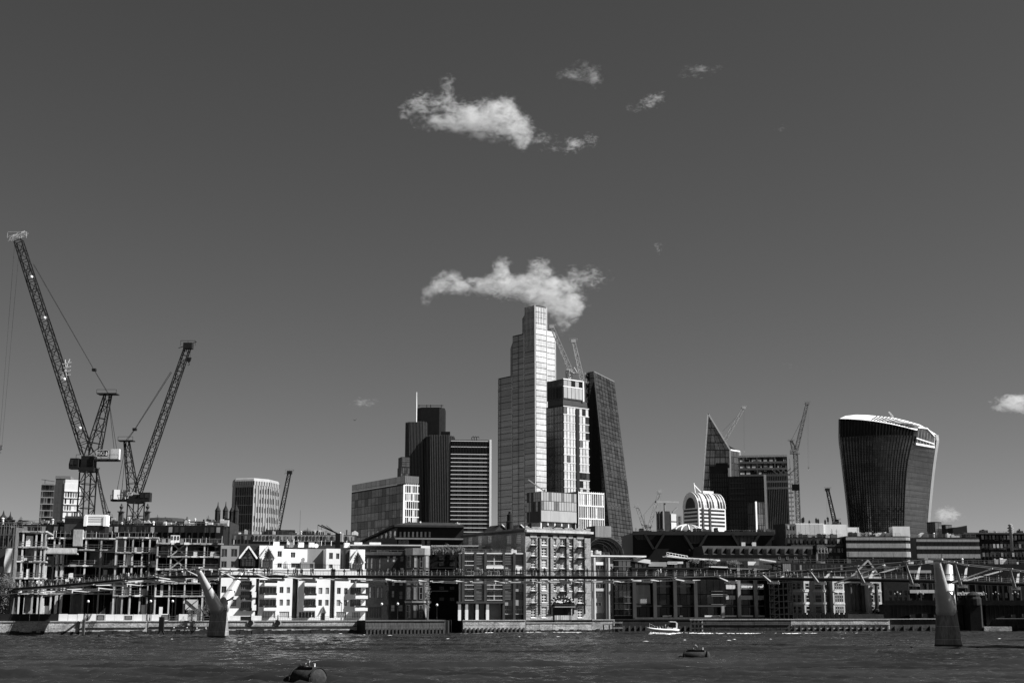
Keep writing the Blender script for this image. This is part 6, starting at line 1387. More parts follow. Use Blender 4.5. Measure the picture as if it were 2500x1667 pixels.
# shadowed terrace block in the dock gap
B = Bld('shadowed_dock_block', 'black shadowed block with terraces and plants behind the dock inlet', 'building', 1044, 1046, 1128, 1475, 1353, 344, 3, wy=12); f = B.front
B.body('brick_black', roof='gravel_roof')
for x in (830, 925, 1005):
    for y in (585, 640, 860, 960): window(f, cr('z3', x, y, x + 45, y + 34), inset=.03, nv=2, nh=0, fw=.1, frame='mid_clad', glass='glass_black')
for y in (690, 800, 900): u0, z0 = f.hit(*c('z3', 760, y)); u1 = f.hit(*c('z3', 960, y))[0]; f.box('terrace', u0, u1, z0 - .25, z0, 'dark_clad', -2, -.02)
f.box('terrace_canopy', .5, B.wx + 6, B.h + 2.2, B.h + 2.4, 'white_paint', 1, 5)
for k in range(5): f.box('canopy_post', 1 + k * 2.6, 1.12 + k * 2.6, B.h, B.h + 2.2, 'white_paint', 1.2, 1.32)

# ------------------------------------------------------------------ gridded modern block on a colonnade
B = Bld('gridded_colonnade_block', 'modern gridded block with balconies over a tall colonnade, left of the brick warehouse', 'building', 1122, 1124, 1282.5, 1475, 1351, 324.2, 12, wy=2.4); f = B.front
Zr = lambda x0, y0, x1, y1: f.rect(cr('z3', x0, y0, x1, y1))
colsX = [1046, 1156, 1248, 1416, 1512, 1606]
rowsY = [(582, 668), (700, 760), (805, 885), (908, 985)]
ops = []
for r0, r1 in rowsY:
    for xa, xb in zip(colsX, colsX[1:]):
        if xb - xa > 150: m_ = (xa + xb) / 2; ops += [(xa + 12, r0, m_ - 6, r1), (m_ + 6, r0, xb - 12, r1)]
        else: ops.append((xa + 12, r0, xb - 12, r1))
colz = f.hit(*c('z3', 1300, 1012))[1]
lower_ops = [(1425, 1035, 1495, 1110), (1520, 1035, 1598, 1110)]
open_bays = [(1022, 1014, 1068, 1168), (1085, 1014, 1160, 1168), (1180, 1014, 1256, 1168), (1276, 1014, 1410, 1168), (1425, 1118, 1600, 1168)]
B.body('grey_panel', front=[Zr(*o) for o in ops + lower_ops] + [Zr(*o) + (2.6,) for o in open_bays], depth=.4, roof='white_paint', rmi='dark_clad')
for i, o in enumerate(ops): window(f, cr('z3', *o), inset=.38, nv=3, nh=1, fw=.08, frame='steel_grey', glass=['glass_dark', 'glass_dark', 'glass_smoke'])
for o in lower_ops: window(f, cr('z3', *o), inset=.38, nv=3, nh=1, fw=.08, frame='steel_pale', glass='glass_dark')
for x in colsX: u, _ = f.hit(*c('z3', x, 800)); f.box('pilaster', u - .3, u + .3, colz if x < 1400 else 0, B.h + .3, 'mid_clad', -.5, -.02)
for x in (1010, 1075, 1170, 1265): 
    u, z = f.hit(*c('z3', x, 1075)); f.box('column_shaft', u - .33, u + .33, z, colz, 'grey_panel', -.9, -.3); f.box('column_base', u - .36, u + .36, 0, z, 'white_render', -.95, -.28)
f.box('canopy_beam', f.hit(*c('z3', 985, 1010))[0], f.hit(*c('z3', 1420, 1010))[0], colz - .1, colz + .35, 'mid_clad', -1.0, -.02)
for r0, r1 in rowsY:          # balcony rails and louvres in the narrow bays
    for xa, xb in ((1156, 1248), (1416, 1512)):
        u0, z0, u1, z1 = Zr(xa + 12, r0, xb - 12, r1)
        for k in range(6): z = z0 + (z1 - z0) * (k + .5) / 6; f.box('louvre', u0, u1, z - .07, z + .07, 'steel_grey', -.25, -.05)
    for xa, xb in ((1046, 1156), (1248, 1416)):
        u0, z0, u1, z1 = Zr(xa + 14, r0, xb - 14, r1); f.box('balcony_rail', u0, u1, z0 + .9, z0 + 1.02, 'white_paint', -.5, -.38); f.box('balcony_slab', u0, u1, z0 - .12, z0 + .05, 'pale_panel', -.5, -.02)
u0, z0, u1, z1 = Zr(1256, 676, 1412, 700); f.box('white_band', u0, u1, z0, z1, 'white_render', -.55, -.02); u0, z0, u1, z1 = Zr(1520, 680, 1606, 745); f.box('white_band', u0, u1, z0, z1, 'white_render', -.35, -.02)
f.box('roof_edge', 0, B.wx, B.h, B.h + .25, 'white_paint', -.4, 3.5)

# ------------------------------------------------------------------ brick warehouse
B = Bld('brick_warehouse', 'tall lit brick warehouse with white windows and iron balconies, behind the middle of the footbridge', 'warehouse', 1130, 1282.8, 1443, 1420, 1288, 331.6, 31, base=GZ - .6); f = B.front
WX = [(172, 218, 1), (270, 318, 1), (380, 404, 0), (438, 484, 1), (522, 546, 0), (599, 646, 1)]
WY = [(403, 482), (508, 582), (612, 688), (722, 792), (838, 898), (930, 1006)]
def shift(x, y): return y + (x - 200) * (0.036 if y < 720 else 0.012)
ops, low_ = [], []
for x0, x1, nv in WX:
    for y0, y1 in WY:
        if 370 < x0 < 540 and y0 > 900: continue
        ops.append(((x0, shift(x0, y0), x1, shift(x0, y1)), nv))
    if not 370 < x0 < 540: low_.append(((x0, 1045, x1, 1145), nv))
arch_ = (372, 960, 540, 1195)
B.body('brick_mid', front=[f.rect(cr('z4', *o)) for o, _ in ops + low_] + [f.rect(cr('z4', *arch_)) + (1.0,)],
       left=[B.left.rect(cr('z3', *o)) for o in ((1090, 415, 1130, 520), (1178, 400, 1218, 520), (1266, 405, 1308, 466), (1440, 400, 1488, 475), (1528, 395, 1575, 470), (1440, 500, 1484, 566), (1528, 500, 1575, 566))], depth=.35, roof='lead_roof')
for o, nv in ops + low_:
    g = window(f, cr('z4', *o), inset=.3, nv=nv, nh=2 if o[1] < 1000 else 3, fw=.13 if nv else .1, frame='white_paint', glass=['glass_dark', 'glass_blind', 'glass_dark'])
    u0, z0, u1, z1 = f.rect(cr('z4', *o)); f.box('sill', u0 - .1, u1 + .1, z0 - .18, z0, 'white_paint', -.12, .02); f.box('lintel', u0 - .12, u1 + .12, z1, z1 + .3, 'stone', -.05, .02)
for o in ((1090, 415, 1130, 520), (1178, 400, 1218, 520), (1266, 405, 1308, 466), (1440, 400, 1488, 475), (1528, 395, 1575, 470), (1440, 500, 1484, 566), (1528, 500, 1575, 566)): window(B.left, cr('z3', *o), inset=.3, nv=2, nh=3, fw=.1, frame='white_paint', glass='glass_blind')
for x0, x1, _ in (WX[0], WX[3], WX[5]):      # iron balconies below the loading doors
    for y0, y1 in WY[:6]:
        if 370 < x0 < 540 and y0 > 900: continue
        u0, z0, u1, z1 = f.rect(cr('z4', x0 - 8, shift(x0, y0), x1 + 12, shift(x0, y1)))
        b = MB(); b.box(u0, u1, -1.0, -.02, z0 - .3, z0 - .18)
        for k in range(7): b.bar((u0 + (u1 - u0) * k / 6, -.97, z0 - .18), (u0 + (u1 - u0) * k / 6, -.97, z0 + .75), .045)
        for uu in (u0 + .03, u1 - .03):
            b.bar((uu, -.97, z0 + .75), (uu, -.05, z0 + .75), .06); b.bar((uu, -.9, z0 - .3), (uu, -.05, z0 - 1.0), .09)
            for k in range(1, 4): b.bar((uu, -.97 + .24 * k, z0 - .18), (uu, -.97 + .24 * k, z0 + .75), .04)
        b.bar((u0, -.97, z0 + .75), (u1, -.97, z0 + .75), .06); f.mb('iron_balcony', b, 'steel_dark')
for x in (247, 345, 492, 556, 657): u, _ = f.hit(*c('z4', x, 700)); f.box('downpipe', u - .1, u + .1, 2, B.h - 2.2, 'steel_dark', -.28, -.04)
zc = f.hit(*c('z4', 200, 360))[1]; f.box('cornice', -.5, B.wx + .5, zc - .25, zc + .3, 'concrete_pale', -.7, -.02); f.box('frieze', 0, B.wx, zc - 1.2, zc - .8, 'brick_dark', -.08, -.02)
B.left.box('cornice', 0, B.wy + .7, zc - .25, zc + .3, 'stone_dark', -.7, -.02)
for k in range(7): u = B.wx * k / 6.0; f.box('parapet_block', max(0, u - 1.4), min(B.wx, u + 1.2), B.h, B.h + .35, 'brick_mid', -.04, .5)
for x0, x1, _ in WX:
    for z in (zc - 1.1,): u0, _, u1, _ = f.rect(cr('z4', x0 - 8, 500, x1 + 8, 600)); f.box('panel_head', u0, u1, zc - 1.6, zc - .4, 'stone', -.12, -.02)
for z in [f.hit(*c('z4', 300, y))[1] for y in (596, 702, 812, 918, 1028)]: f.box('string_course', 0, B.wx, z - .08, z + .08, 'stone', -.06, -.015)
for z in [GZ * 0 + 1.4 + .55 * k for k in range(8)]: f.box('rustication', 0, f.hit(*c('z4', 355, 1100))[0], z - .03, z + .03, 'brick_dark', -.03, -.01)
# arched entrance with fanlight
u0, z0, u1, z1 = f.rect(cr('z4', *arch_)); um = (u0 + u1) / 2; zf = f.hit(*c('z4', 455, 1012))[1]; rw = (u1 - u0) / 2
b = MB(); n = 14; b.prism([(um - rw, zf)] + [(um - rw * .97 * math.cos(math.pi * k / n), zf + (z1 - zf) * .98 * math.sin(math.pi * k / n)) for k in range(n + 1)] + [(um + rw, zf)], .5, .7); fan = f.mb('fanlight', b, 'glass_dark')
for k in range(1, 8):
    a = math.pi * k / 8; b = MB(); b.bar((um, .42, zf), (um - rw * .95 * math.cos(a), .42, zf + (z1 - zf) * .95 * math.sin(a)), .12); f.mb('glazing_bar', b, 'white_paint', fan)
for k in range(9):
    a = math.pi * (k + .5) / 9; b = MB(); p, q = [(um - rw * s * math.cos(a), -.1, zf + (z1 - zf) * s * math.sin(a)) for s in (1.02, 1.28)]; b.bar(p, q, .5, .2); f.mb('arch_stone', b, 'concrete_pale')
b = MB(); b.tube([(um - rw * .55 * math.cos(math.pi * k / 10), .4, zf + (z1 - zf) * .55 * math.sin(math.pi * k / 10)) for k in range(11)], .07, 5); f.mb('glazing_bar', b, 'white_paint', fan)
f.box('entrance_canopy', u0 - .3, u1 + .4, zf - 1.1, zf - .85, 'steel_grey', -1.4, .2); f.box('canopy_fascia', u0 - .3, u1 + .4, zf - .55, zf - .3, 'sign_dark', -1.2, .2)
zg = f.hit(*c('z4', 455, 1125))[1]
for k in range(8): w = (u1 - u0 - .6) / 8; f.box('entrance_pane', u0 + .3 + w * k + .05, u0 + .3 + w * (k + 1) - .05, zg - 1.1, zg, 'glass_blind', -.3, -.2)
f.box('white_balcony_front', u0 + .2, u1 - .2, z0, zg - 1.15, 'white_render', -.6, -.3); f.box('dark_lobby', u0 + .2, u1 - .2, zg, zf - .4, 'sign_dark', .3, .5)
# roof structures
ff = Face(B.root, 0, 6, 0)
u, z = B.left.hit(*c('z3', 1472, 300)); P = B.root.location
b = MB(); q = at(*c('z3', 1473, 305), 352) - P; qi = Matrix.Rotation(-R(31), 4, 'Z') @ q; zt = (at(*c('z3', 1473, 180), 352) - P).z
b.lathe([(.95, B.h - 1), (.95, B.h + (zt - B.h) * .45), (1.05, B.h + (zt - B.h) * .5), (.75, B.h + (zt - B.h) * .52), (.75, zt - .8), (.4, zt - .7), (.35, zt)], 12, cx=qi.x, cy=qi.y); b.build('chimney', 'brick_dark', B.root)
for x0, x1 in ((1340, 1420), (1520, 1580)):
    q = Matrix.Rotation(-R(31), 4, 'Z') @ (at(*c('z3', (x0 + x1) / 2, 290), 352) - P); b = MB(); b.prism([(q.x - 2.4, B.h), (q.x + 2.4, B.h), (q.x, B.h + 1.9)], q.y - 1, q.y + 5); b.build('roof_gable', 'slate', B.root); b = MB(); b.bar((q.x, q.y - 1.1, B.h + 2), (q.x + 2.6, q.y - 1.1, B.h), .5, .2); b.build('gable_coping', 'white_paint', B.root)
b = MB(); q = Matrix.Rotation(-R(31), 4, 'Z') @ (at(*c('z3', 1652, 310), 336) - P); zt = (at(*c('z3', 1650, 185), 336) - P).z; b.bar((q.x, q.y, B.h), (q.x, q.y, zt), .16); b.bar((q.x, q.y, B.h), (q.x, q.y, B.h + 1.2), .7); b.build('flagpole', 'steel_dark', B.root)

# ------------------------------------------------------------------ narrow block with twin tubes
B = Bld('twin_tube_block', 'narrow pale block with paired tall pipes right of the brick warehouse', 'building', 1441, 1443, 1499, 1475, 1358, 346, 16, wy=10); f = B.front
wn = [(752, 665, 800, 705), (805, 665, 852, 705), (752, 835, 800, 880), (805, 835, 852, 880), (755, 1005, 818, 1040), (885, 680, 915, 710), (885, 925, 915, 955), (885, 1008, 915, 1042), (760, 925, 818, 955)]
B.body('grey_panel', front=[f.rect(cr('z4', *w)) for w in wn] + [f.rect(cr('z4', 745, 1105, 915, 1160)) + (1.2,)], roof='gravel_roof')
for w in wn: window(f, cr('z4', *w), inset=.25, nv=1, nh=0, fw=.1, frame='white_paint', glass=['glass_dark', 'glass_blind'])
for x in (726, 858):
    u, _ = f.hit(*c('z4', x, 800))
    for d in (-.45, .45): b = MB(); b.tube([(u + d, -.7, 0), (u + d, -.7, B.h - .3)], .38, 10); f.mb('service_pipe', b, 'mid_clad' if d < 0 else 'steel_pale')
f.box('white_balcony', *[f.rect(cr('z4', 755, 640, 855, 668))[i] for i in (0, 2)], *[f.rect(cr('z4', 755, 640, 855, 668))[i] for i in (1, 3)], 'white_render', -.8, -.02); f.box('balcony_front', *[f.rect(cr('z4', 755, 880, 855, 905))[i] for i in (0, 2)], *[f.rect(cr('z4', 755, 880, 855, 905))[i] for i in (1, 3)], 'pale_panel', -.8, -.02)
f.box('roof_edge', -.3, B.wx + 9, B.h, B.h + .35, 'white_paint', -.8, 6)

# ------------------------------------------------------------------ long dark glass building
B = Bld('long_dark_glass_building', 'long low dark glass building with slender columns and planted roof terraces', 'building', 1497, 1499, 1884, 1475, 1386, 347, 7, wy=16); f = B.front
Zr = lambda k, *r: f.rect(cr(k, *r))
B.body('black_clad', roof='gravel_roof')
zf = f.hit(*c('z4', 1300, 1040))[1]; zd = f.hit(*c('z4', 1300, 820))[1]
uL = f.hit(*c('z4', 1092, 900))[0]; n = 10
cols = [('z4', 1100), ('z4', 1285), ('z4', 1468), ('z4', 1655)]
colsR = [('z5', 590), ('z5', 742), ('z5', 895), ('z5', 1046)]
for k, x in cols: u, _ = f.hit(*c(k, x, 950)); f.box('column', u - .45, u + .45, 0, B.h, 'mid_clad', -2.4, -1.5)
for k, x in colsR: u, _ = f.hit(*c(k, x, 950)); f.box('column', u - .38, u + .38, 0, B.h if x > 600 else zf, 'stone', -2.4, -1.5)
us = [uL] + [f.hit(*c(k, x, 950))[0] for k, x in cols[1:] + colsR[:]]
for ua, ub in zip(us, us[1:]):
    nn = max(3, int((ub - ua) / 1.5))
    for z0, z1 in ((.6, zf - .3), (zf + .3, zf + 2.9), (zf + 3.1, B.h - .4)):
        for k in range(nn): w = (ub - ua) / nn; f.box('pane', ua + w * k + .06, ua + w * (k + 1) - .06, z0, z1, rnd.choice(('glass_black', 'glass_black', 'glass_dark', 'glass_soot')), -.12, -.02)
f.box('floor_edge', uL, B.wx, zf - .2, zf + .2, 'mid_clad', -1.4, -.02); f.box('terrace_deck', uL, B.wx, -.02, .5, 'stone_dark', -2.6, -.02)
for r in ((640, 835, 726, 885), (750, 835, 884, 888), (904, 838, 1034, 890), (640, 945, 726, 980), (750, 945, 884, 982), (904, 945, 1034, 984)):
    u0, z0, u1, z1 = Zr('z5', *r); nn = 3
    for k in range(nn): w = (u1 - u0) / nn; f.box('white_blind_panel', u0 + w * k + .03, u0 + w * (k + 1) - .03, z0, z1, 'white_paint' if r[1] < 900 else 'pale_panel', -.3, -.14)
for y, m_ in ((905, 'steel_grey'), (935, 'steel_pale'), (950, 'steel_grey'), (1025, 'steel_grey')):
    u0, z = f.hit(*c('z5', 500, y)); u1 = f.hit(*c('z5', 645, y))[0]; f.box('sun_louvre', u0, u1, z - .08, z + .08, m_, -1.2, -.6)
for x0, x1 in ((440, 580), (605, 730), (755, 880), (905, 1030), (60, 140), (215, 240)): u0, z = f.hit(*c('z5', x0, 1150)); u1 = f.hit(*c('z5', x1, 1150))[0]; f.box('low_sill', u0, u1, .6, 1.0, 'white_paint', -1.2, -.6)
for k in range(3): u0, z0, u1, z1 = Zr('z4', 1130 + 185 * k, 850, 1262 + 185 * k, 870); 
for k in range(3):             # slatted light boxes seen through the glass
    for j in range(12): u0, z0, u1, z1 = Zr('z4', 1130 + 184 * k + j * 11, 850, 1136 + 184 * k + j * 11, 868 if k else 1015); f.box('blind_slat', u0, u1, z0, z1, 'pale_panel' if k == 0 else 'grey_panel', -.22, -.14)
# glazed stair at its left end
u0, z0, u1, z1 = Zr('z4', 925, 625, 1088, 1155); panes(f, u0 + .2, u1 - .2, 1, z1, 4, 9, .14, ['glass_smoke', 'glass_soot', 'glass_grey'], y=-.5, t=.4, name='stair_pane'); f.box('stair_back', u0, u1, 0, z1 + .3, 'black_clad', -.08, -.02)
for k in range(10): z = 1 + (z1 - 1) * k / 9; f.box('stair_transom', u0, u1, z - .08, z + .08, 'steel_grey', -.6, -.5)
# roof terraces
ff = Face(B.root, 0, 2.5, 0)
def terrace(k, x0, y0, x1, y1, m_, yA, yB, th=.35, nm='terrace_roof'):
    fa = Face(B.root, 0, yA, 0); a, z = fa.hit(*c(k, x0, y0)); e, z2_ = fa.hit(*c(k, x1, y1)); b = MB(); b.loft([[(a, yA, z - th), (e, yA, z2_ - th), (e, yA, z2_), (a, yA, z)], [(a, yB, z - th), (e, yB, z2_ - th), (e, yB, z2_), (a, yB, z)]]); return b.build(nm, m_, B.root)
terrace('z4', 720, 600, 1100, 606, 'white_paint', 6, 12); terrace('z4', 1110, 598, 1262, 620, 'white_render', 1.5, 9, 1.0, 'white_awning'); terrace('z5', 105, 580, 300, 600, 'white_render', 3, 8); terrace('z5', 290, 598, 590, 618, 'white_render', 3, 8); terrace('z5', 490, 675, 660, 682, 'white_paint', -.5, 6)
terrace('z5', 660, 690, 1100, 705, 'steel_grey', -1.5, 5); terrace('z5', 950, 608, 1100, 630, 'white_paint', 2, 7); terrace('z4', 1090, 690, 1800, 690, 'dark_clad', -2.5, 6, .4)
for k_, r in (('z4', (1420, 635, 1560, 655)), ('z5', (845, 635, 945, 668)), ('z5', (110, 640, 200, 660)), ('z4', (1245, 640, 1410, 680)), ('z5', (640, 745, 730, 770))):
    u0, z0, u1, z1 = ff.rect(cr(k_, *r)); ff.box('terrace_screen', u0, u1, z0, z1, 'white_paint' if r[0] != 1245 else 'grey_panel', 0, .3)
B.slab('terrace_storey', 4, B.wx - 4, 7, 15, B.h, f.hit(1700, 1368, 7)[1], 'dark_clad')
for k in range(30): u = 5 + (B.wx - 10) * k / 30; f.box('pane', u + .1, u + (B.wx - 10) / 30 - .1, B.h + .3, f.hit(1700, 1371, 7)[1], rnd.choice(('glass_soot', 'glass_black', 'glass_grey')), 6.85, 6.95)
b = MB()
for (x0, y0, x1, y1) in ((1410, 550, 1600, 585),):
    p, q = Face(B.root, 0, 5, 0).hit(*c('z4', x0, y0)), Face(B.root, 0, 5, 0).hit(*c('z4', x1, y1))
    for d in (0, .6): b.bar((p[0], 5, p[1] - d), (q[0], 5, q[1] - d), .1)
    for k in range(8): t = k / 7; b.bar((p[0] + (q[0] - p[0]) * t, 5, p[1] + (q[1] - p[1]) * t), (p[0] + (q[0] - p[0]) * t, 5, p[1] + (q[1] - p[1]) * t - 1.3), .07)
b.build('ramp_railing', 'white_paint', B.root)

# ------------------------------------------------------------------ dark steel lattice stair
P = at(1880, 1475, 345.5); r = thing('steel_lattice_stair', 'dark open steel lattice tower between the long glass building and classical building', 'stair tower', (P.x, 345.5, GZ), R(7)); f = Face(r, 0, 0, 0)
W_ = f.hit(1934, 1430)[0]; zt = f.hit(1905, 1372)[1]
for i in range(6):
    u = W_ * i / 5
    for y in (0, 4): f.box('upright', u - .13, u + .13, 0, zt - (2.5 if i < 2 else 0), 'steel_dark', y, y + .26)
for j in range(9):
    z = zt * (j + 1) / 9 - .4
    for y in (0, 4): f.box('beam', 0, W_, z, z + .2, 'steel_dark', y - .02, y + .24)
    f.box('landing', W_ * .1, W_ * .9, z - .1, z, 'steel_dark', .3, 4)
    b = MB(); b.bar((W_ * .1, 1, z), (W_ * .9, 1, z - zt / 9), .3); b.bar((0, -.05, z - zt / 9), (W_ * .4, -.05, z), .14); f.mb('stair_flight', b, 'steel_dark')
for k in range(4): f.box('glass_panel', W_ * (.62 + .09 * k), W_ * (.70 + .09 * k), zt - 4.6, zt - .4, 'glass_mirror', -.1, -.04)
f.box('back_wall', 0, W_, 0, zt - 3, 'brick_black', 4.6, 5)

# ------------------------------------------------------------------ classical riverside building
P = at(1932, 1475, 350); r = thing('classical_building', 'pale classical building with stone bays and giant columns behind the footbridge', 'building', (P.x, 350, GZ), R(11)); f = Face(r, 0, 0, 0)
U = lambda x, y=0.0: f.hit(*c('z5', x, 950), y)[0]
Zc = lambda y: f.hit(*c('z5', 1650, y))[1]
W_ = U(2082); zt = Zc(790)
plan = [(U(1232), 0), (U(1420), 3.0), (U(1440), 1.2), (U(1592), 4.2), (U(1598), 3.4), (U(1742), -.6 + 4.6), (U(1750), 6), (U(1935), 6), (U(1937), 3), (W_, 2.4)]
plan = [(U(1232), 1.0), (U(1340), -1.2), (U(1424), .8), (U(1446), 0.8), (U(1520), -1.4), (U(1592), 1.2), (U(1596), -1.6), (U(1742), 1.2), (U(1750), 4.5), (U(1936), 4.5), (U(1940), -.5), (W_, 1.2)]
b = MB(); b.column(plan + [(W_, 14), (0, 14)], 0, zt); b.build('wall', 'stone', r)
seg_w = {0: 2, 1: 1, 3: 1, 4: 2, 6: 4, 10: 3}
rowsY = [(832, 890), (938, 1006), (1040, 1106)]
for i, nw in seg_w.items():
    p, q = plan[i], plan[i + 1]; an = math.atan2(q[1] - p[1], q[0] - p[0]); fb = Face(r, p[0], p[1], an); L = math.hypot(q[0] - p[0], q[1] - p[1])
    for y0, y1 in rowsY:
        z0, z1 = Zc(y1), Zc(y0)
        for k in range(nw):
            a, e = L * .12 + L * .76 * (k + .12) / nw, L * .12 + L * .76 * (k + .88) / nw
            o = fb.add('window', winmesh(e - a, z1 - z0, 0, 1, .12, 'stone'), a, z0, -.12); fb.box('pane', a + .06, e - .06, z0 + .06, z1 - .06, 'glass_black', -.07, -.02, parent=o)
        fb.box('sill', L * .08, L * .92, z0 - .25, z0 - .05, 'concrete_pale', -.25, -.02)
    for z in (Zc(908), Zc(1020)): fb.box('string_course', .1, L - .1, z - .12, z + .12, 'concrete_pale', -.2, -.02)
    if nw >= 3:
        for k in (0, 1) if nw == 4 else (0,):
            u = L * (.3 + .4 * k) if nw == 4 else L * .5; b = MB(); b.prism([(u - .9, Zc(918)), (u + .9, Zc(918)), (u + .5, Zc(908)), (u, Zc(904)), (u - .5, Zc(908))], -.4, -.21); fb.mb('window_pediment', b, 'concrete_pale')
for x in (1812, 1872, 1926, 1998):
    b = MB(); u = U(x); b.lathe([(.72, 2.0), (.72, 2.5), (.55, 2.6), (.5, zt * .6), (.43, Zc(850)), (.7, Zc(845)), (.7, Zc(832))], 14, cx=u, cy=2.2 if x < 1990 else -1.2); f.mb('giant_column', b, 'stone_dark', smooth=False)
f.box('entablature', U(1750), W_, Zc(830), zt + .4, 'stone_dark', 1.4, 4.4)
b = MB(); b.column([(x, y - .35) for x, y in plan] + [(W_ + .3, 14), (-.2, 14)], zt, zt + .5); b.build('cornice', 'stone', r)
b = MB(); b.column([(x, y - .25) for x, y in plan], -.1, Zc(1112)) if False else None
f.box('dark_basement', -.2, W_ + .2, -.2, Zc(1115), 'stone_black', -2.2, 4.4)
for x in range(1270, 1740, 42): u = U(x, -2.2); f.box('basement_window', u - .5, u + .5, .5, 1.7, 'glass_black', -2.28, -2.21)
# roof with a small pediment
ap = f.hit(*c('z5', 1935, 625), 6); b = MB(); e0, e1 = U(1790, 6), U(2055, 6); b.prism([(e0, zt + .5), (e1, zt + .5), (ap[0], ap[1])], 6, 13); b.build('roof', 'slate', r)
b = MB(); b.bar((e0, 5.8, zt + .5), (ap[0], 5.8, ap[1]), .3, .45); b.bar((e1, 5.8, zt + .5), (ap[0], 5.8, ap[1]), .3, .45); b.build('pediment_cornice', 'stone', r)
B = low('slate_roofed_range', 'low dark slate roofs behind the classical building', 1930, 1932, 2170, 1420, 1374, 372, 3, 'stone_black', wy=10, roof='slate')
for px in (1960, 2030, 2100): u, z = B.front.hit(px, 1380); B.front.box('chimney_stack', u - .6, u + .6, B.h, B.h + 1.6, 'brick_black', 1, 2.2)
# dark brick block by the bridge
B = Bld('dark_brick_end_block', 'plain dark brick block just right of the classical building', 'building', 2158, 2160, 2219, 1475, 1394, 357, 2, wy=12); f = B.front
wn = [(860 + 46 * k, y, 886 + 46 * k, y + 42) for k in range(4) for y in (900, 960)]
B.body('brick_dark', front=[f.rect(cr('z6', *w)) for w in wn]); [window(f, cr('z6', *w), inset=.25, nv=1, nh=1, fw=.08, frame='stone_dark', glass='glass_black') for w in wn]
B = Bld('dark_riverside_offices', 'dark offices with two pale fascia bands behind the stone arch bridge', 'building', 2219, 2221, 2560, 1475, 1376, 372, 2, wy=14); f = B.front
B.body('brick_black', roof='slate')
for r_ in ((1045, 893, 1270, 922), (1475, 915, 1725, 942), (1060, 998, 1270, 1015), (1040, 715, 1240, 740)):
    u0, z0, u1, z1 = f.rect(cr('z6', *r_)); n = 4
    for k in range(n): w = (u1 - u0) / n; f.box('fascia_panel', u0 + w * k + .02, u0 + w * (k + 1) - .02, z0, z1, 'pale_panel' if r_[1] > 800 else 'grey_panel', -.5, -.02)
for x in (1040, 1150, 1260, 1480, 1560, 1650, 1740, 1850, 1960, 2060): u, z = f.hit(*c('z6', x, 960)); f.box('mullion', u - .12, u + .12, .5, z + 6, 'mid_clad', -.4, -.02)
for k in range(48): u = B.wx * k / 48; f.box('pane', u + .1, u + B.wx / 48 - .1, 3 + rnd.choice((0, 0, 4, 8)), 5.6 + rnd.choice((0, 4, 6)), rnd.choice(('glass_soot', 'glass_black', 'glass_smoke')), -.15, -.05)

# ------------------------------------------------------------------ stone and iron arch bridge at right
A, E = Vector((bx(2158, 353), 353, 0)), Vector((bx(3200, 338), 338, 0)); d = E - A
r = thing('arch_road_bridge', 'dark road bridge on low arches at the right, behind the right footbridge pier', 'bridge', A, math.atan2(d.y, d.x)); f = Face(r, 0, 0, 0); L = d.length
zk = 6.6; pierU = [f.hit(2376, 1500)[0], f.hit(2640, 1500)[0]]; span = [(f.hit(2172, 1500)[0], pierU[0] - 2.6), (pierU[0] + 3.2, pierU[1] - 2.6), (pierU[1] + 2.6, pierU[1] + 40)]
zcr = f.hit(2285, 1497)[1]
for a, e in span:
    n = 18; top = [(a + (e - a) * k / n, zk - .05) for k in range(n + 1)]; bot = [(a + (e - a) * k / n, .3 + (zcr - .3) * math.sqrt(max(0, 1 - ((k / n) * 2 - 1) ** 2)) ** .8) for k in range(n + 1)]
    b = MB(); b.prism(top + bot[::-1], 0, 1.0); f.mb('arch_rib', b, 'stone_black'); b = MB(); b.prism(top + bot[::-1], 12, 13); f.mb('arch_rib', b, 'stone_black')
    b = MB(); b.loft([[(x, .4, z + .3) for x, z in bot], [(x, 12.5, z + .3) for x, z in bot]], caps=False, closed=False); f.mb('arch_soffit', b, 'stone_black')
    for k in range(1, n): x, z = bot[k]; f.box('spandrel_post', x - .15, x + .15, z + .1, zk - .1, 'dark_clad', -.25, -.02)
f.box('deck', 0, L, zk, zk + .5, 'stone_black', -.6, 13.6); f.box('parapet', 0, L, zk + .5, zk + 1.25, 'stone_black', -.5, -.2); f.box('parapet', 0, L, zk + .5, zk + 1.25, 'stone_black', 13.1, 13.4)
for u in pierU:
    b = MB(); b.column([(u - 2.4, 1), (u - 1.2, -2.2), (u + 1.6, -2.2), (u + 2.8, 1), (u + 2.8, 13), (u - 2.4, 13)], -3, zk + .2); f.mb('pier', b, 'stone_black')
    b = MB(); b.lathe([(2.0, zk), (2.0, zk + 1.6), (1.7, zk + 2.2), (1.75, zk + 2.6), (1.2, zk + 3.1), (.2, zk + 3.5)], 14, cx=u + .2, cy=-.6); f.mb('pier_turret', b, 'stone_black')
    b = MB(); b.column([(u + 2, -2.6), (u + 9, -2.0), (u + 10, 3), (u + 2, 3)], -2, 1.1); f.mb('pier_footing', b, 'river_wall')
f.box('abutment', -1.5, span[0][0] + .3, -3, zk, 'stone_black', -.3, 13)
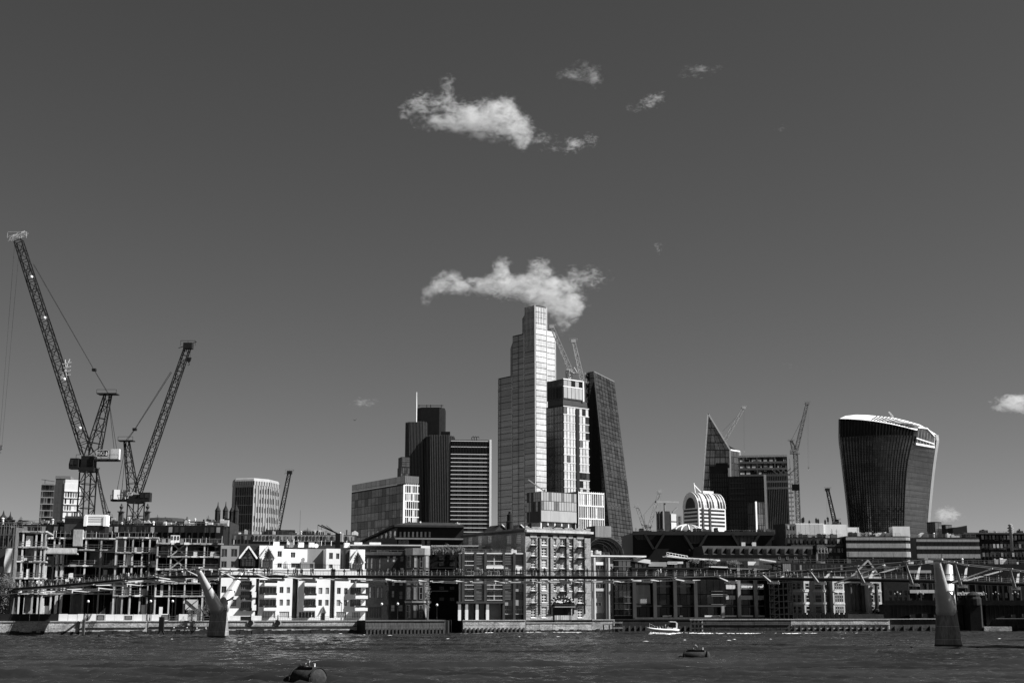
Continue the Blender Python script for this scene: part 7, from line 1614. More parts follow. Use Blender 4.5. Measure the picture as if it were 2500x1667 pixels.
for px in (2192, 2248, 2352, 2402, 2432, 2480):
    u, z = f.hit(px, 1478); top = f.hit(px, 1447)[1]; lp = thing('bridge_lamp', 'three-armed lamp post on the arch bridge, number %d from the left' % ((2192, 2248, 2352, 2402, 2432, 2480).index(px) + 1), 'street lamp', f.W @ Vector((u, -.3, zk + .5)), r.rotation_euler.z, 'lamp posts on the arch bridge')
    lp['label'] = ['three-armed lamp post nearest the left end of the arch bridge', 'second lamp post from the left end of the arch bridge', 'lamp post on the arch bridge just right of the right footbridge pier', 'lamp post on the arch bridge right of the pier turret', 'second lamp post right of the pier turret on the arch bridge', 'rightmost lamp post on the arch bridge'][(2192, 2248, 2352, 2402, 2432, 2480).index(px)]
    h = top - zk - .5; b = MB(); b.tube([(0, 0, 0), (0, 0, h)], .09, 6); b.tube([(-.7, 0, h * .82), (0, 0, h * .72), (.7, 0, h * .82)], .06, 5); b.build('post', 'steel_dark', lp)
    for x, z in ((-.7, h * .9), (0, h + .15), (.7, h * .9)): b = MB(); b.lathe([(.05, -.25), (.2, -.05), (.22, .1), (.05, .28)], 8, cx=x); put('lantern', b.mesh('lantern', 'glass_blind'), lp, Matrix.Translation((0, 0, z)))

# globe lamps on the promenade
for i, (k, x, y, lb) in enumerate((('z1', 797, 1222, 'globe lamp post behind the white hoardings of the building site'), ('z1', 1367, 1220, 'globe lamp post at the right end of the white hoardings'), ('z1', 1567, 1220, 'globe lamp post just left of the left footbridge pier'), ('z2', 1617, 1005, 'lamp post before the right end of the white apartments'), ('z3', 304, 1022, 'globe lamp post before the left of the dark brick block'), ('z3', 450, 1020, 'globe lamp post beside the bay tower'), ('z3', 808, 1030, 'globe lamp post by the old dock'))):
    px, py = c(k, x, y); Y = 300 + px * 18 / 892 + .9; P = at(px, 1500, Y); zt = at(px, py, Y).z - GZ
    lp = thing('promenade_lamp', lb, 'street lamp', (P.x, Y, GZ), 0, 'globe lamps on the promenade')
    b = MB(); b.tube([(0, 0, 0), (0, 0, .8), (0, 0, .82), (0, 0, zt - .35)], [.14, .14, .08, .06], 8); b.build('post', 'steel_dark', lp)
    b = MB(); b.lathe([(.03, zt - .35), (.24, zt - .22), (.3, zt), (.22, zt + .22), (.03, zt + .3)], 12); b.build('globe', 'white_paint', lp, smooth=True)
# promenade railing in front of the apartments
b = MB(); p, q = bank_pt(640, .6), bank_pt(890, .6); n = 60; d = q - p
r = thing('promenade_railing', 'dark railing along the promenade before the white apartments', 'railing', p, math.atan2(d.y, d.x))
for k in range(n + 1): b.bar((d.length * k / n, 0, 0), (d.length * k / n, 0, 1.05), .04)
for z in (.2, .65, 1.05): b.bar((0, 0, z), (d.length, 0, z), .045)
b.build('rails_and_posts', 'steel_dark', r)

# ------------------------------------------------------------------ the footbridge
PR, PL = on_water(2316, 1578), on_water(532, 1555)
AX = (PL - PR); SPAN = AX.length; AX.normalize(); TR = Vector((-AX.y, AX.x, 0)); 
if TR.y < 0: TR = -TR
FB = thing('footbridge', 'steel footbridge with low cables and Y-shaped piers crossing the river from bank to bank', 'footbridge', (PR.x, PR.y, 0), math.atan2(AX.y, AX.x))
OS = 1 if (Matrix.Rotation(math.atan2(AX.y, AX.x), 3, 'Z') @ Vector((0, 1, 0))).dot(TR) > 0 else -1
def on_plane(px, py, o):          # station along the bridge and height of a pixel seen on the vertical plane at offset o
    r_ = ray(px, py); P0 = PR + TR * o
    # solve t*r.xy = P0 + s*AX
    det = r_.x * -AX.y + AX.x * r_.y
    t = (P0.x * -AX.y + AX.x * P0.y) / det
    p = Vector((r_.x * t, r_.y * t, 0)) - P0
    return p.dot(AX), CAMH + r_.z * t
def curve_of(samples, o):
    q = sorted(on_plane(px, py, o) for px, py in samples); xs, zs = [a for a, _ in q], [z for _, z in q]
    return lambda s: float(np.interp(s, xs, zs, left=zs[0] + (zs[1] - zs[0]) / (xs[1] - xs[0]) * (s - xs[0]), right=zs[-1] + (zs[-1] - zs[-2]) / (xs[-1] - xs[-2]) * (s - xs[-1])))
deckZ0 = curve_of([(30, 1437), (161, 1428), (281, 1416), (402, 1407), (480, 1405), (640, 1406), (960, 1407), (1250, 1408), (1518, 1409), (1732, 1410), (1868, 1412), (2160, 1415), (2342, 1420), (2489, 1426), (2600, 1430)], -2.1)
deckZ = lambda s: sum(deckZ0(s + k * 4.0) for k in (-2, -1, 0, 1, 2)) / 5
OC = 7.8
CAB = [(30, 1449), (160, 1437), (230, 1427), (308, 1417), (375, 1405), (442, 1391), (486, 1385), (535, 1389), (607, 1396), (697, 1405), (780, 1411), (874, 1415), (957, 1418), (1147, 1420), (1337, 1419), (1443, 1418), (1539, 1415), (1645, 1411), (1753, 1406), (1860, 1399), (1978, 1391), (2093, 1382), (2213, 1371), (2277, 1363), (2334, 1374), (2468, 1389), (2580, 1402)]
cabZ = curve_of(CAB, -OC)
S0, S1 = -45.0, on_plane(-30, 1440, 0)[0]
LP = lambda s, o, z: Vector((s, o * OS, z))      # bridge coordinates -> local
stations = [S0 + (S1 - S0) * k / 110 for k in range(111)]
b = MB()
b.loft([[LP(s, -1.9, deckZ(s) - .28), LP(s, 1.9, deckZ(s) - .28), LP(s, 1.9, deckZ(s) + .02), LP(s, -1.9, deckZ(s) + .02)] for s in stations]); b.build('deck', 'steel_grey', FB)
for o in (-2.15, 2.15):
    b = MB(); b.tube([LP(s, o, deckZ(s)) for s in stations], .24, 8); b.build('edge_tube', 'steel_dark', FB)
    b = MB(); b.tube([LP(s, o * 1.08, deckZ(s) + 1.2) for s in stations], .045, 5); b.build('handrail', 'steel_dark', FB)
    for h in (.35, .65, .95): b = MB(); b.tube([LP(s, o * 1.1, deckZ(s) + h) for s in stations[::2]], .014, 4); b.build('rail_wire', 'steel_grey', FB)
b = MB(); b.tube([(0, 0, -.1), (0, .18, .35), (0, .24, .75), (0, .06, 1.2)], [.055, .05, .045, .04], 6); post_n = b.mesh('railing_post', 'steel_bright')
nP = int((S1 - S0) / 1.85)
for k in range(nP):
    s = S0 + (S1 - S0) * (k + .5) / nP
    for o in (-2.2, 2.2): put('railing_post', post_n, FB, Matrix.Translation(LP(s, o, deckZ(s) + .1)) @ (Matrix.Rotation(math.pi, 4, 'Z') if o * OS < 0 else Matrix.Identity(4)))
for o in (-OC, OC):
    for j in range(4):
        b = MB(); b.tube([LP(s, o + (j - 1.5) * .22, cabZ(s)) for s in [S0 + (S1 - S0) * k / 160 for k in range(161)]], .07, 5); b.build('cable', 'steel_grey', FB)
STRUT = [95, 160, 230, 308, 375, 455, 534, 620, 697, 780, 874, 957, 1050, 1147, 1241, 1337, 1443, 1539, 1645, 1753, 1860, 1978, 2093, 2213, 2334, 2468, 2590]
for px in STRUT:
    s = on_plane(px, 1405, -OC)[0]; zc, zd = cabZ(s), deckZ(s)
    b = MB()
    for sg in (-1, 1):                # a tapering aluminium arm on each side
        A_, B_ = LP(s, sg * (OC + .45), zc - .05), LP(s, sg * 2.3, min(zd - .42, zc + .2) if zc < zd - .4 else zd - .42)
        for P_, Q_, w0, w1, h0, h1 in ((A_, B_, .28, .48, .1, .26),):
            u = Vector((1, 0, 0)); n_ = (Q_ - P_).normalized().cross(u).normalized()
            b.loft([[P_ - u * w0 / 2 - n_ * h0, P_ + u * w0 / 2 - n_ * h0, P_ + u * w0 / 2, P_ - u * w0 / 2], [Q_ - u * w1 / 2 - n_ * h1 * (1 if n_.z > 0 else 1), Q_ + u * w1 / 2 - n_ * h1, Q_ + u * w1 / 2, Q_ - u * w1 / 2]])
    zz = min(zd - .42, zc + .2) if zc < zd - .4 else zd - .42
    b.box(s - .5, s + .5, -2.35, 2.35, zz - .45, zz)
    arm = b.build('transverse_arm', 'steel_bright', FB)
    for sg in (-1, 1):
        b = MB(); p = LP(s, sg * OC, zc); b.box(p.x - .35, p.x + .35, p.y - .55, p.y + .55, p.z - .02, p.z + .16); b.build('cable_clamp', 'steel_bright', arm)
def pier(s, nm, zb=5.6):
    pr = bpy.data.objects.new('pier', None); COL.objects.link(pr); pr.parent = FB; pr.location = (s, 0, 0); pr['label'] = nm
    b = MB(); n = 28
    ell = lambda rd, rt, z: [(rd * math.cos(2 * math.pi * k / n), rt * math.sin(2 * math.pi * k / n), z) for k in range(n)]
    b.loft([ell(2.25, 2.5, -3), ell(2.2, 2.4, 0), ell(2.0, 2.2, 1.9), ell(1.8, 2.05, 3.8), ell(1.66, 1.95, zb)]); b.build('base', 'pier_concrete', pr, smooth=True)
    for z, rd, rt in ((1.2, 2.09, 2.29), (3.3, 1.87, 2.12)):
        b = MB(); b.loft([ell(rd, rt, z - .03), ell(rd, rt, z + .03)]); b.build('joint_line', 'concrete_pale', pr, smooth=True)
    b = MB(); b.loft([ell(2.27, 2.48, -.5), ell(2.19, 2.39, .4)]); b.build('tide_band', 'weed', pr, smooth=True)
    zt = cabZ(s) - .1
    b = MB(); b.loft([ell(1.72, 2.02, zb - .05), ell(1.7, 2.0, zb + .2)]); b.build('collar', 'steel_grey', pr, smooth=True)
    for sg in (-1, 1):
        A_, B_ = Vector((0, sg * OS * .62, zb + .02)), Vector((0, sg * OS * OC, zt)); ax = (B_ - A_).normalized(); u = Vector((1, 0, 0)); w = ax.cross(u).normalized(); rings = []
        for k in range(11):
            t = k / 10; c_ = A_.lerp(B_, t); ru, rw = 1.62 + (.5 - 1.62) * t ** .85, 1.5 + (.45 - 1.5) * t ** .85
            rings.append([c_ + u * ru * math.cos(2 * math.pi * q / n) + w * rw * math.sin(2 * math.pi * q / n) for q in range(n)])
        b = MB(); b.loft(rings); arm = b.build('arm', 'steel_bright', pr, smooth=True)
        b = MB(); b.box(-.9, .9, B_.y - .75, B_.y + .75, zt - .05, zt + .25); b.build('cable_saddle', 'steel_bright', arm)
        for d_ in (-1, 1):           # stays from the saddle side down to the deck edge
            b = MB(); b.bar((d_ * 8.4, sg * OS * OC, cabZ(s + d_ * 8.4) - .2), (d_ * 1.6 if d_ < 0 else d_ * 17.5, sg * OS * 2.4, deckZ(s) - .2), .2); b.build('stay_bar', 'steel_bright', pr)
pier(0.0, 'right pier of the footbridge, seen almost edge-on'); pier(SPAN, 'left pier of the footbridge, its two arms spread wide')

# ------------------------------------------------------------------ people
def body_mesh(pose, mats):
    V = dict(pel=(0, 0, .92), sp=(0, 0, 1.12), ch=(0, .01, 1.36), nk=(0, .01, 1.50), hd=(0, -.02, 1.60), tp=(0, -.02, 1.70))
    Rr = dict(pel=.15, sp=.14, ch=.17, nk=.06, hd=.095, tp=.07)
    E_ = [('pel', 'sp'), ('sp', 'ch'), ('ch', 'nk'), ('nk', 'hd'), ('hd', 'tp')]
    for sd_, sx in (('L', 1), ('R', -1)):
        st = {'walk': sx * .26, 'stride': -sx * .34, 'stand': 0.0, 'lean': sx * .06, 'sit': 0}[pose]; ar = -st * .8
        if pose == 'sit':
            V['pel'] = (0, 0, .45); V.update({'sp': (0, 0, .66), 'ch': (0, .0, .92), 'nk': (0, 0, 1.06), 'hd': (0, -.02, 1.16), 'tp': (0, -.02, 1.26)})
            pts = [('hip', (sx * .1, 0, .44), .1), ('kn', (sx * .14, -.42, .46), .075), ('an', (sx * .14, -.42, .08), .05), ('to', (sx * .14, -.58, .05), .045)]; arm = [('sh', (sx * .2, 0, .98), .065), ('el', (sx * .25, -.1, .72), .05), ('ha', (sx * .18, -.34, .66), .04)]
        else:
            pts = [('hip', (sx * .1, 0, .88), .1), ('kn', (sx * .1, st * .5 - (.06 if st > 0 else 0), .48), .07), ('an', (sx * .1, st + (.05 if st > 0 else 0), .09), .048), ('to', (sx * .11, st - .16, .04), .042)]
            lean = -.25 if pose == 'lean' else 0
            arm = [('sh', (sx * .2, 0, 1.42), .065), ('el', (sx * .26, ar * .35 + lean * .4, 1.13), .05), ('ha', (sx * .25, ar * .8 + lean - .05, .9 if not lean else 1.1), .042)]
        for ch, root in ((pts, 'pel'), (arm, 'ch')):
            pv = root
            for n_, p, r_ in ch: V[n_ + sd_] = p; Rr[n_ + sd_] = r_; E_.append((pv, n_ + sd_)); pv = n_ + sd_
    ks = list(V); me = bpy.data.meshes.new('person'); me.from_pydata([V[k] for k in ks], [(ks.index(a), ks.index(q)) for a, q in E_], [])
    o = bpy.data.objects.new('person_source', me); COL.objects.link(o); md = o.modifiers.new('skin', 'SKIN')
    for i, k in enumerate(ks): sv = me.skin_vertices[0].data[i]; sv.radius = (Rr[k], Rr[k]); sv.use_root = (k == 'pel')
    o.modifiers.new('smooth', 'SUBSURF').levels = 1
    out = bpy.data.meshes.new_from_object(o.evaluated_get(bpy.context.evaluated_depsgraph_get())); bpy.data.objects.remove(o)
    out.materials.clear()
    for m in mats + ['skin', 'cloth_black']: out.materials.append(MATS[m])
    top = .86 if pose != 'sit' else .5; nk = 1.49 if pose != 'sit' else 1.06
    for p in out.polygons:
        x, y, z = p.center; p.material_index = 0 if z < top and not (abs(x) > .2 and z > .7) else (1 if z < nk else (3 if (z > nk + .13 or y > .02) else 2)); p.use_smooth = True
    return out
PM = {}
def person(loc, face, label, pose, cl, group):
    if (pose, cl) not in PM: PM[(pose, cl)] = body_mesh(pose, list(cl))
    o = put('person', PM[(pose, cl)]); o.location = loc; o.rotation_euler = (0, 0, face); s = rnd.uniform(.93, 1.07); o.scale = (s, s, s)
    return tag(o, label, 'person', group)
DK = [('cloth_black', 'cloth_black'), ('cloth_black', 'cloth_dark'), ('cloth_dark', 'cloth_black')]; LT = [('cloth_dark', 'cloth_white'), ('cloth_grey', 'cloth_grey'), ('cloth_black', 'cloth_grey')]
ORD = ['leftmost', 'second', 'third', 'fourth', 'fifth', 'sixth', 'seventh', 'eighth', 'ninth', 'tenth', 'eleventh', 'twelfth']
NUM = ['', '', 'two', 'three', 'four', 'five', 'six', 'seven', 'eight', 'nine', 'ten', 'eleven', 'twelve', 'thirteen']
def walkers(pxs, phrase, group, light=.2):
    pxs = sorted(pxs); n = len(pxs)
    for i, px in enumerate(pxs):
        if n == 1: label = phrase
        else: label = ('leftmost of the %s' if i == 0 else ('rightmost of the %s' if i == n - 1 else ORD[i] + ' from left of the %s')) % NUM[n] + ' ' + phrase
        o = rnd.uniform(-1.3, 1.3); s = on_plane(px, 1400, o)[0]; p = PR + AX * s + TR * o; p.z = deckZ(s) + .02
        d = 1 if rnd.random() < .5 else -1; an = math.atan2(AX.y * d, AX.x * d) + math.pi / 2 + rnd.uniform(-.3, .3)
        person(p, an, label, rnd.choice(('walk', 'stride', 'stand', 'lean')), rnd.choice(LT if rnd.random() < light else DK), group)
z = lambda k, *xs: [c(k, x, 0)[0] for x in xs]
walkers([36, 44, 55, 63, 72, 84, 92, 101, 112, 121, 130, 141, 150], 'walkers crowding the far left end of the footbridge', 'crowd at the left end of the footbridge', .5)
walkers(z('z1', 605, 622, 640, 655, 672, 690, 705, 728, 745), 'bridge walkers before the recessed building site', 'group on the bridge before the recessed site', .35)
walkers(z('z1', 1100, 1128, 1150, 1172, 1196), 'bridge walkers before the exposed concrete frame', 'group on the bridge before the concrete frame', .4)
walkers(z('z1', 1330, 1660, 1700, 1765, 1930), 'walkers spread near the left footbridge pier', 'walkers near the left pier', .3)
walkers(z('z2', 604, 716, 735, 770, 818, 848), 'bridge walkers before the dark gable', 'walkers before the dark gable', .3)
walkers(z('z2', 918, 945, 962, 985), 'dark walkers before the second gable', 'knot of walkers before the second gable', 0)
walkers(z('z2', 1130, 1184, 1202, 1218, 1250, 1262), 'walkers before the apartment terraces', 'walkers before the apartment terraces', .1)
walkers(z('z2', 1340, 1358), 'walkers before the stepped grey apartment wall', 'pair before the stepped wall', 0)
walkers(z('z2', 1645), 'lone dark walker before the right half of the white apartments', None, 0)
walkers(z('z2', 1768, 1785, 1806), 'walkers before the rightmost white gable', 'trio before the rightmost gable', .2)
walkers(z('z3', 592), 'dark walker at the left of the bay tower', None, 0); walkers(z('z3', 641), 'dark striding walker at the right of the bay tower', None, 0)
walkers(z('z3', 988, 1004, 1022, 1040, 1075), 'walkers before the left edge of the gridded block', 'group before the gridded block', .3)
walkers(z('z3', 1196, 1220), 'walkers before the first louvred bay', 'pair before the louvres', .4)
walkers(z('z3', 1326), 'lone walker before the middle of the gridded block', None, 0); walkers(z('z3', 1392, 1420), 'walkers before the second louvred bay', 'pair before the second louvred bay', .2)
walkers(z('z3', 1536, 1570, 1585), 'dark walkers at the left corner of the brick warehouse', 'trio at the warehouse corner', 0)
walkers(z('z3', 1676, 1698, 1726, 1742), 'black figures before the left warehouse windows', 'cluster before the warehouse windows', 0); walkers(z('z3', 1792), 'lone black figure before the second window column of the warehouse', None, 0)
walkers(z('z4', 687), 'lone black figure standing at the right edge of the brick warehouse', None, 0)
walkers(z('z4', 1332, 1356), 'pale walkers before the dark glass building', 'pale pair before the glass building', 1)
walkers(z('z4', 1694, 1718), 'walkers before the right of the glass building', 'pair before the right of the glass building', .5); walkers(z('z4', 1992), 'pale lone walker before the white blind panels', None, 1)
walkers(z('z5', 785), 'dark lone walker before the middle white panels', None, 0); walkers(z('z5', 858, 880, 896), 'walkers right of the white blind panels', 'trio right of the blind panels', .4); walkers(z('z5', 950), 'leaning lone walker left of the steel lattice stair', None, .2)
walkers(z('z5', 1186, 1205, 1222, 1262), 'walkers before the steel lattice stair', 'cluster before the lattice stair', .5); walkers(z('z6', 1340, 1352), 'walkers beside the right footbridge pier', 'pair beside the right pier', .4)

# ------------------------------------------------------------------ boat, buoys, wakes
P = on_water(1618, 1546); BT = thing('speedboat', 'white rigid speedboat carrying passengers leftwards, trailing a white wake', 'boat', (P.x, P.y, .12), R(4))
def sec(x, w, zk, zs): return [(x, -w, zs), (x, -w * .82, zs * .35 + zk * .4), (x, 0, zk), (x, w * .82, zs * .35 + zk * .4), (x, w, zs)]
b = MB(); b.loft([sec(-3.7, .12, .75, 1.15), sec(-3.1, .6, .15, 1.0), sec(-2, 1.0, -.2, .85), sec(0, 1.2, -.35, .72), sec(2, 1.2, -.35, .68), sec(3.6, 1.15, -.3, .68)]); b.build('hull', 'white_render', BT)
for sy in (-1, 1):
    b = MB(); b.tube([(-3.8, sy * .1, 1.2), (-3.1, sy * .72, 1.06), (-2, sy * 1.12, .9), (0, sy * 1.32, .76), (2, sy * 1.32, .72), (3.7, sy * 1.27, .72)], [.2, .26, .28, .28, .28, .24], 8); b.build('buoyancy_tube', 'cloth_grey' if sy > 0 else 'white_paint', BT, smooth=True)
b = MB(); b.box(-2.6, 3.4, -.95, .95, .35, .5); b.build('deck', 'mid_clad', BT)
b = MB(); b.prism([(1.0, .5), (2.2, .5), (2.2, 1.9), (1.5, 1.9), (1.0, 1.2)], -.6, .6); con = b.build('console', 'white_paint', BT); b = MB(); b.box(1.35, 2.15, -.65, .65, 1.35, 1.95); b.build('windscreen', 'glass_black', con)
b = MB(); b.prism([(1.9, .5), (3.3, .5), (3.5, 2.3), (3.0, 2.7), (1.6, 2.75), (1.5, 2.6), (2.9, 2.5), (3.1, 2.2)], -.9, .9); b.build('cabin_shelter', 'white_paint', BT)
b = MB(); b.box(2.0, 3.05, -.93, .93, 1.3, 2.45); b.build('shelter_window', 'glass_black', BT)
b = MB(); b.box(3.5, 4.0, -.45, .45, .2, 1.3); b.build('outboard_motor', 'cloth_black', BT)
b = MB(); b.bar((-3.1, 0, 1.1), (-3.1, 0, 2.3), .06); b.bar((-3.1, 0, 2.2), (-1.6, .3, 1.6), .04); b.build('bow_post', 'steel_pale', BT)
for k in range(5): b = MB(); b.box(-2.1 + k * .62, -1.7 + k * .62, -.3, .3, .5, .8); b.build('jockey_seat', 'cloth_black', BT)
for k in range(9):
    x = -2.0 + (k // 2) * .62; y = -.42 if k % 2 else .42; loc = Matrix.Translation(BT.location) @ Matrix.Rotation(R(4), 4, 'Z') @ Vector((x + .1, y, .42))
    person(loc, R(4) - math.pi / 2, ('near-side' if k % 2 else 'far-side') + ' passenger in the ' + ['front', 'second', 'third', 'fourth', 'last'][k // 2] + ' seat row of the white speedboat', 'sit', rnd.choice(DK + LT), 'passengers in the speedboat')
person(Matrix.Translation(BT.location) @ Matrix.Rotation(R(4), 4, 'Z') @ Vector((.72, 0, .5)), R(4) - math.pi / 2, 'helmsman standing in pale clothing at the speedboat console', 'stand', ('cloth_grey', 'cloth_white'), None)
def foam(name, label, pts, w, h, n, seed, jit=.5):
    rg = random.Random(seed); b = MB()
    for k in range(n):
        t = (k + rg.random()) / n * (len(pts) - 1); i = min(len(pts) - 2, int(t)); p = Vector(pts[i]).lerp(Vector(pts[i + 1]), t - i); f_ = 1 - .55 * t / (len(pts) - 1)
        p = p + Vector((rg.uniform(-.5, .5), rg.gauss(0, w * f_), 0)); r1, r2, hh = rg.uniform(.15, .75), rg.uniform(.06, .22), h * f_ * rg.uniform(.4, 1.3)
        m_ = 7; ring = [(p.x + r1 * math.cos(2 * math.pi * q / m_) * rg.uniform(.6, 1.2), p.y + r2 * math.sin(2 * math.pi * q / m_) * rg.uniform(.6, 1.2), .1) for q in range(m_)]
        tp = b.pt((p.x + rg.uniform(-.1, .1), p.y, .14 + hh)); ids = [b.pt(q) for q in ring]
        for q in range(m_): b.idx((ids[q], ids[(q + 1) % m_], tp))
    o = b.build(name, 'foam', kind='stuff'); o['label'] = label; o['category'] = 'foam'; return o
W0 = on_water(1655, 1546)
foam('wake_foam', 'white foaming wake trailing right from the speedboat', [W0, on_water(1760, 1547.2), on_water(1880, 1547), on_water(2000, 1546.5), on_water(2090, 1546)], .28, .16, 300, 1)
foam('bow_foam', 'white bow spray under the speedboat hull', [on_water(1590, 1549), on_water(1625, 1550), on_water(1660, 1547.5)], .35, .5, 150, 2)
foam('shore_foam', 'broken line of white foam along the wall below the gridded block', [on_water(1135, 1544), on_water(1200, 1544.5), on_water(1290, 1543.5), on_water(1420, 1543.5)], .9, .08, 110, 3)
foam('surface_crests', 'scattered small white crests on the river', [on_water(250, 1551), on_water(700, 1549), on_water(1300, 1556), on_water(1800, 1560), on_water(2450, 1556)], 30.0, .04, 30, 4)  # small raised flecks of foam scattered over the water
def buoy(label, px, py, ln, rad, yaw, sink):
    P = on_water(px, py); r = thing('mooring_buoy', label, 'buoy', (P.x, P.y, 0), R(yaw), 'mooring buoys')
    b = MB(); n = 28; prof = [(-ln / 2 - rad * .42, .05), (-ln / 2 - rad * .36, rad * .45), (-ln / 2 - rad * .18, rad * .82), (-ln / 2, rad), (ln / 2, rad), (ln / 2 + rad * .2, rad * .84), (ln / 2 + rad * .4, rad * .5), (ln / 2 + rad * .48, .05)]
    b.loft([[(x, q * math.cos(2 * math.pi * k / n), sink + q * math.sin(2 * math.pi * k / n)) for k in range(n)] for x, q in prof]); b.build('drum', 'rust', r, smooth=True)
    for x in (-ln / 2 - .02, ln / 2 + .02): b = MB(); b.tube([(x, (rad + .05) * math.cos(2 * math.pi * k / n), sink + (rad + .05) * math.sin(2 * math.pi * k / n)) for k in range(n + 1)], .07, 6); b.build('rubbing_band', 'rubber', r)
    zt = sink + rad
    b = MB(); b.box(-ln * .38, ln * .38, -.45, .45, zt - .12, zt + .12); b.build('top_plate', 'rust', r)
    b = MB(); R_ = .31; b.tube([(-.1 + R_ * .85 * math.sin(2 * math.pi * k / 20), .1 * math.sin(k), zt + .1 + R_ * (1 - math.cos(2 * math.pi * k / 20))) for k in range(21)], rad * .045, 8); b.build('mooring_ring', 'steel_grey', r, smooth=True)
    b = MB(); b.tube([(ln * .3, 0, zt), (ln * .3, 0, zt + .36)], rad * .08, 8); b.tube([(ln * .3, 0, zt + .36), (ln * .3, 0, zt + .4)], rad * .1, 8); b.build('bollard', 'white_paint', r)
    b = MB(); b.tube([(-ln * .36, 0, zt + .1), (-ln * .42, 0, zt + .35)], .06, 6); b.tube([(-ln * .4, -.2, zt + .14), (-ln * .05, -.3, zt + .16)], .07, 6); b.build('chain_end', 'rust', r)
    b = MB(); b.box(-ln * .5, ln * .5, -rad * .98, -rad * .9, sink - .2, sink + .1); b.build('fender_strip', 'rubber', r)
    return r
buoy('large rusty mooring buoy with a ring at the bottom edge, nearest to the viewer', 752, 1660, 2.5, 1.1, -36, .0)
buoy('smaller flat-sided mooring buoy below the speedboat', 1700, 1603, 2.9, .82, -12, .0)

# ------------------------------------------------------------------ trees and plants
def leaves(b, cx, cy, cz, rx, ry, rz, n, size, rg, clumps=None):
    cl = [(rg.uniform(-1, 1), rg.uniform(-1, 1), rg.uniform(-1, 1)) for _ in range(clumps or 14)]; cl = [Vector(q) * (.8 / max(.8, Vector(q).length)) for q in cl]
    for k in range(n):
        q = rg.choice(cl); p = Vector((q[0] + rg.gauss(0, .19), q[1] + rg.gauss(0, .19), q[2] + rg.gauss(0, .17))); p = Vector((cx + p.x * rx, cy + p.y * ry, cz + p.z * rz))
        u = Vector((rg.uniform(-1, 1), rg.uniform(-1, 1), rg.uniform(-1, 1))).normalized(); v = u.orthogonal().normalized(); s = size * rg.uniform(.6, 1.3)
        b.face((p - u * s, p - v * s * .5, p + u * s, p + v * s * .5), rg.randrange(2))
def tree(name, label, px, Y, base, cy0, cy1, rpx, n, size, cat='tree', seed=1, trunk=True):
    rg = random.Random(seed); P = at(px, 1475, Y); r = thing(name, label, cat, (P.x, Y, base)); z0, z1 = at(px, cy1, Y).z - base, at(px, cy0, Y).z - base; rx = rpx * Y / FPX
    b = MB(); leaves(b, 0, 0, (z0 + z1) / 2, rx, rx * .8, (z1 - z0) / 2, n, size, rg, 22); b.build('crown', ['foliage', 'foliage_pale'], r)
    if trunk:
        b = MB(); h = z0 + (z1 - z0) * .55; b.tube([(0, 0, 0), (.05, 0, h * .4), (-.05, 0, h * .75), (.02, 0, h)], [.2, .15, .1, .04], 8)
        for k in range(7): a = rg.uniform(0, 6.28); hz = h * rg.uniform(.35, .8); b.tube([(0, 0, hz), (rx * .35 * math.cos(a), rx * .3 * math.sin(a), hz + (z1 - hz) * .3), (rx * .7 * math.cos(a), rx * .55 * math.sin(a), hz + (z1 - hz) * .6)], [.07, .05, .02], 5)
        b.build('trunk', 'bark', r)
    return r
tree('riverside_tree', 'dark leafy tree at the left edge under the footbridge end', 6, 304, GZ, 1398, 1496, 26, 3000, .16, seed=3)
tree('riverside_shrub', 'bare twiggy shrub just left of the left footbridge pier', 497, 309, GZ, 1455, 1505, 20, 900, .09, 'shrub', seed=4)
tree('low_riverside_shrub', 'low shrub on the promenade between hoarding and bridge pier', 470, 309, GZ, 1485, 1507, 14, 500, .1, 'shrub', seed=5)
tree('dock_tree', 'dark narrow tree beside the bay tower at the dock', 1043, 319, GZ, 1425, 1500, 9, 700, .12, seed=6)
for i, (px, y0, y1, Yd, rp, zb, lb) in enumerate(((1102, 1326, 1350, 344, 26, 1353, 'broad roof-garden shrub above the shadowed dock block'), (1062, 1330, 1352, 344, 13, 1353, 'small roof-garden shrub left of the broad one above the dock'), (1125, 1335, 1352, 343, 11, 1353, 'roof-garden shrub beside the dark side of the warehouse'),
        (1700, 1362, 1376, 348, 14, 1378, 'roof-terrace planting on the left of the dark glass building'), (1738, 1364, 1378, 348, 18, 1380, 'bushier roof-terrace planting at the middle of the dark glass building'), (1797, 1367, 1380, 348, 18, 1382, 'roof-terrace planting at the right of the dark glass building'))):
    tree('roof_shrub', lb, px, Yd, at(px, zb, Yd).z - .1, y0, y1, rp, 700, .13, 'shrub', seed=20 + i)

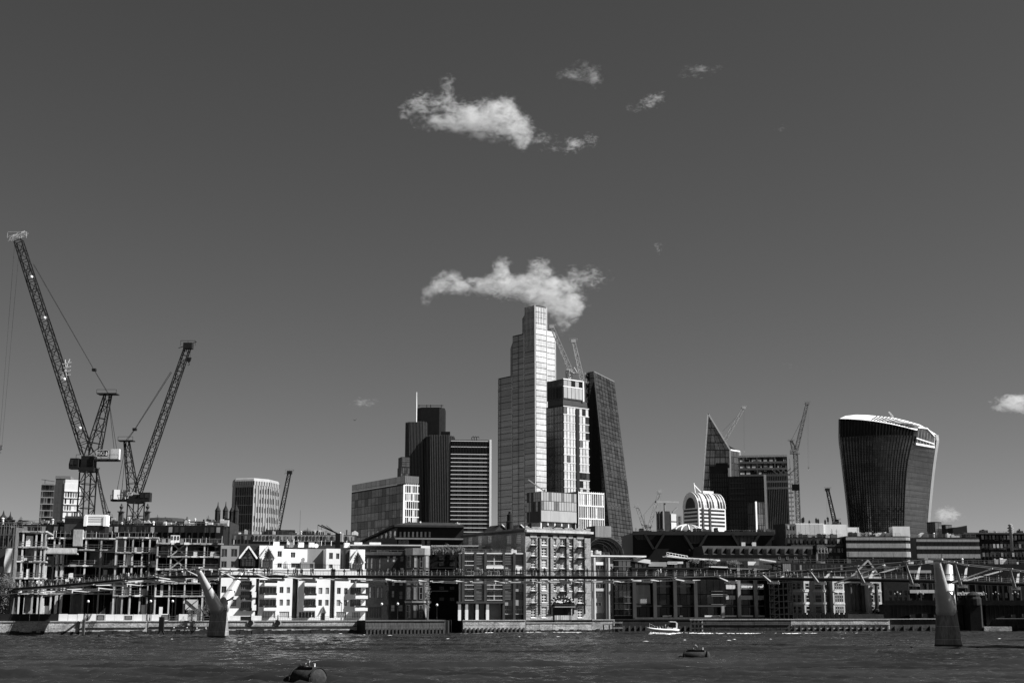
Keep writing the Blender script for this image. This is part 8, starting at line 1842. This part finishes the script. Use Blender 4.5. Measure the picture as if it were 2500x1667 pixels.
# ------------------------------------------------------------------ roof clutter: plant, vents, aerials, railings
def clutter(nm, n, pale=.35, ymax=9.0, tall=1.0, rail=True, z=None, x0=None, x1=None):
    B = BLDS[nm]; zt = B.h if z is None else z; xa, xb = x0 if x0 is not None else 1.0, x1 if x1 is not None else B.wx - 1.0; ym = min(ymax, B.wy - 1)
    for k in range(n):
        u = xa + (xb - xa) * (k + rnd.random()) / n; y = rnd.uniform(.6, max(.8, ym)); t = rnd.random(); m_ = rnd.choice(('white_paint', 'pale_panel', 'steel_pale')) if rnd.random() < pale else rnd.choice(('dark_clad', 'mid_clad', 'steel_dark', 'concrete_dark'))
        b = MB()
        if t < .45:
            w, h = rnd.uniform(.8, 3.2), rnd.uniform(.5, 1.7) * tall; b.box(u, u + w, y, y + 1.4, zt, zt + h); b.box(u + .1, u + w * .4, y + .2, y + 1, zt + h, zt + h + .25); b.build('plant_unit', m_, B.root)
        elif t < .7:
            h = rnd.uniform(.7, 1.8) * tall; b.tube([(u, y, zt), (u, y, zt + h)], .28, 8); b.tube([(u, y, zt + h), (u, y, zt + h + .25)], [.42, .2], 8); b.build('vent_cowl', m_, B.root)
        elif t < .88:
            h = rnd.uniform(1.5, 3.6) * tall; b.bar((u, y, zt), (u, y, zt + h), .09); b.bar((u - .5, y, zt + h * .8), (u + .5, y, zt + h * .8), .06); b.bar((u - .35, y, zt + h * .65), (u + .35, y, zt + h * .65), .06); b.build('aerial', 'steel_dark', B.root)
        else:
            w = rnd.uniform(1.2, 2.4); b.prism([(u, zt), (u + w, zt), (u + w, zt + 1.0), (u + w / 2, zt + 1.7), (u, zt + 1.0)], y, y + 2.2); b.build('stair_hood', m_, B.root)
    if rail:
        b = MB(); q = max(3, int((xb - xa) / 1.6))
        for k in range(q + 1): x = xa + (xb - xa) * k / q; b.bar((x, .3, zt), (x, .3, zt + 1.05), .06)
        for h in (.55, 1.05): b.bar((xa, .3, zt + h), (xb, .3, zt + h), .05)
        b.build('roof_railing', 'steel_grey', B.root)
for a in (('striped_office', 16, .3), ('second_striped_office', 14, .3), ('dark_slanted_office', 14, .25), ('black_truss_building', 18, .15), ('dark_station_block', 16, .2), ('long_dark_roof', 22, .4),
          ('dark_domed_roofs', 18, .2), ('site_back_block', 44, .45), ('slate_roofed_range', 16, .2), ('dark_riverside_offices', 20, .25), ('dark_brick_end_block', 5, .3), ('twin_tube_block', 5, .4),
          ('dark_brick_block', 6, .4), ('gridded_colonnade_block', 6, .4), ('black_flat_roof_block', 8, .2), ('brick_warehouse', 9, .2)):
    clutter(a[0], a[1], a[2], rail=a[0] not in ('black_flat_roof_block', 'dark_domed_roofs', 'brick_warehouse'), ymax=2.2 if a[0] == 'gridded_colonnade_block' else 8)
# rear elevations that show over the river front get rows of windows
for nm, rows_, cols_ in (('dark_slanted_office', 2, 14), ('slate_roofed_range', 2, 30), ('site_back_block', 2, 40), ('dark_station_block', 5, 18), ('stone_stair_core', 3, 3), ('long_dark_roof', 1, 34), ('dark_domed_roofs', 1, 40)):
    B = BLDS[nm]
    for j in range(rows_):
        z0 = B.h - 1.9 - 3.1 * j
        for k in range(cols_):
            w = (B.wx - 1) / cols_; u = .5 + w * k
            if u + w * .8 < B.wx: B.front.box('window', u + w * .2, u + w * .8, z0, z0 + 1.4, rnd.choice(('glass_dark', 'glass_black', 'glass_smoke', 'glass_blind')), -.42, -.36)
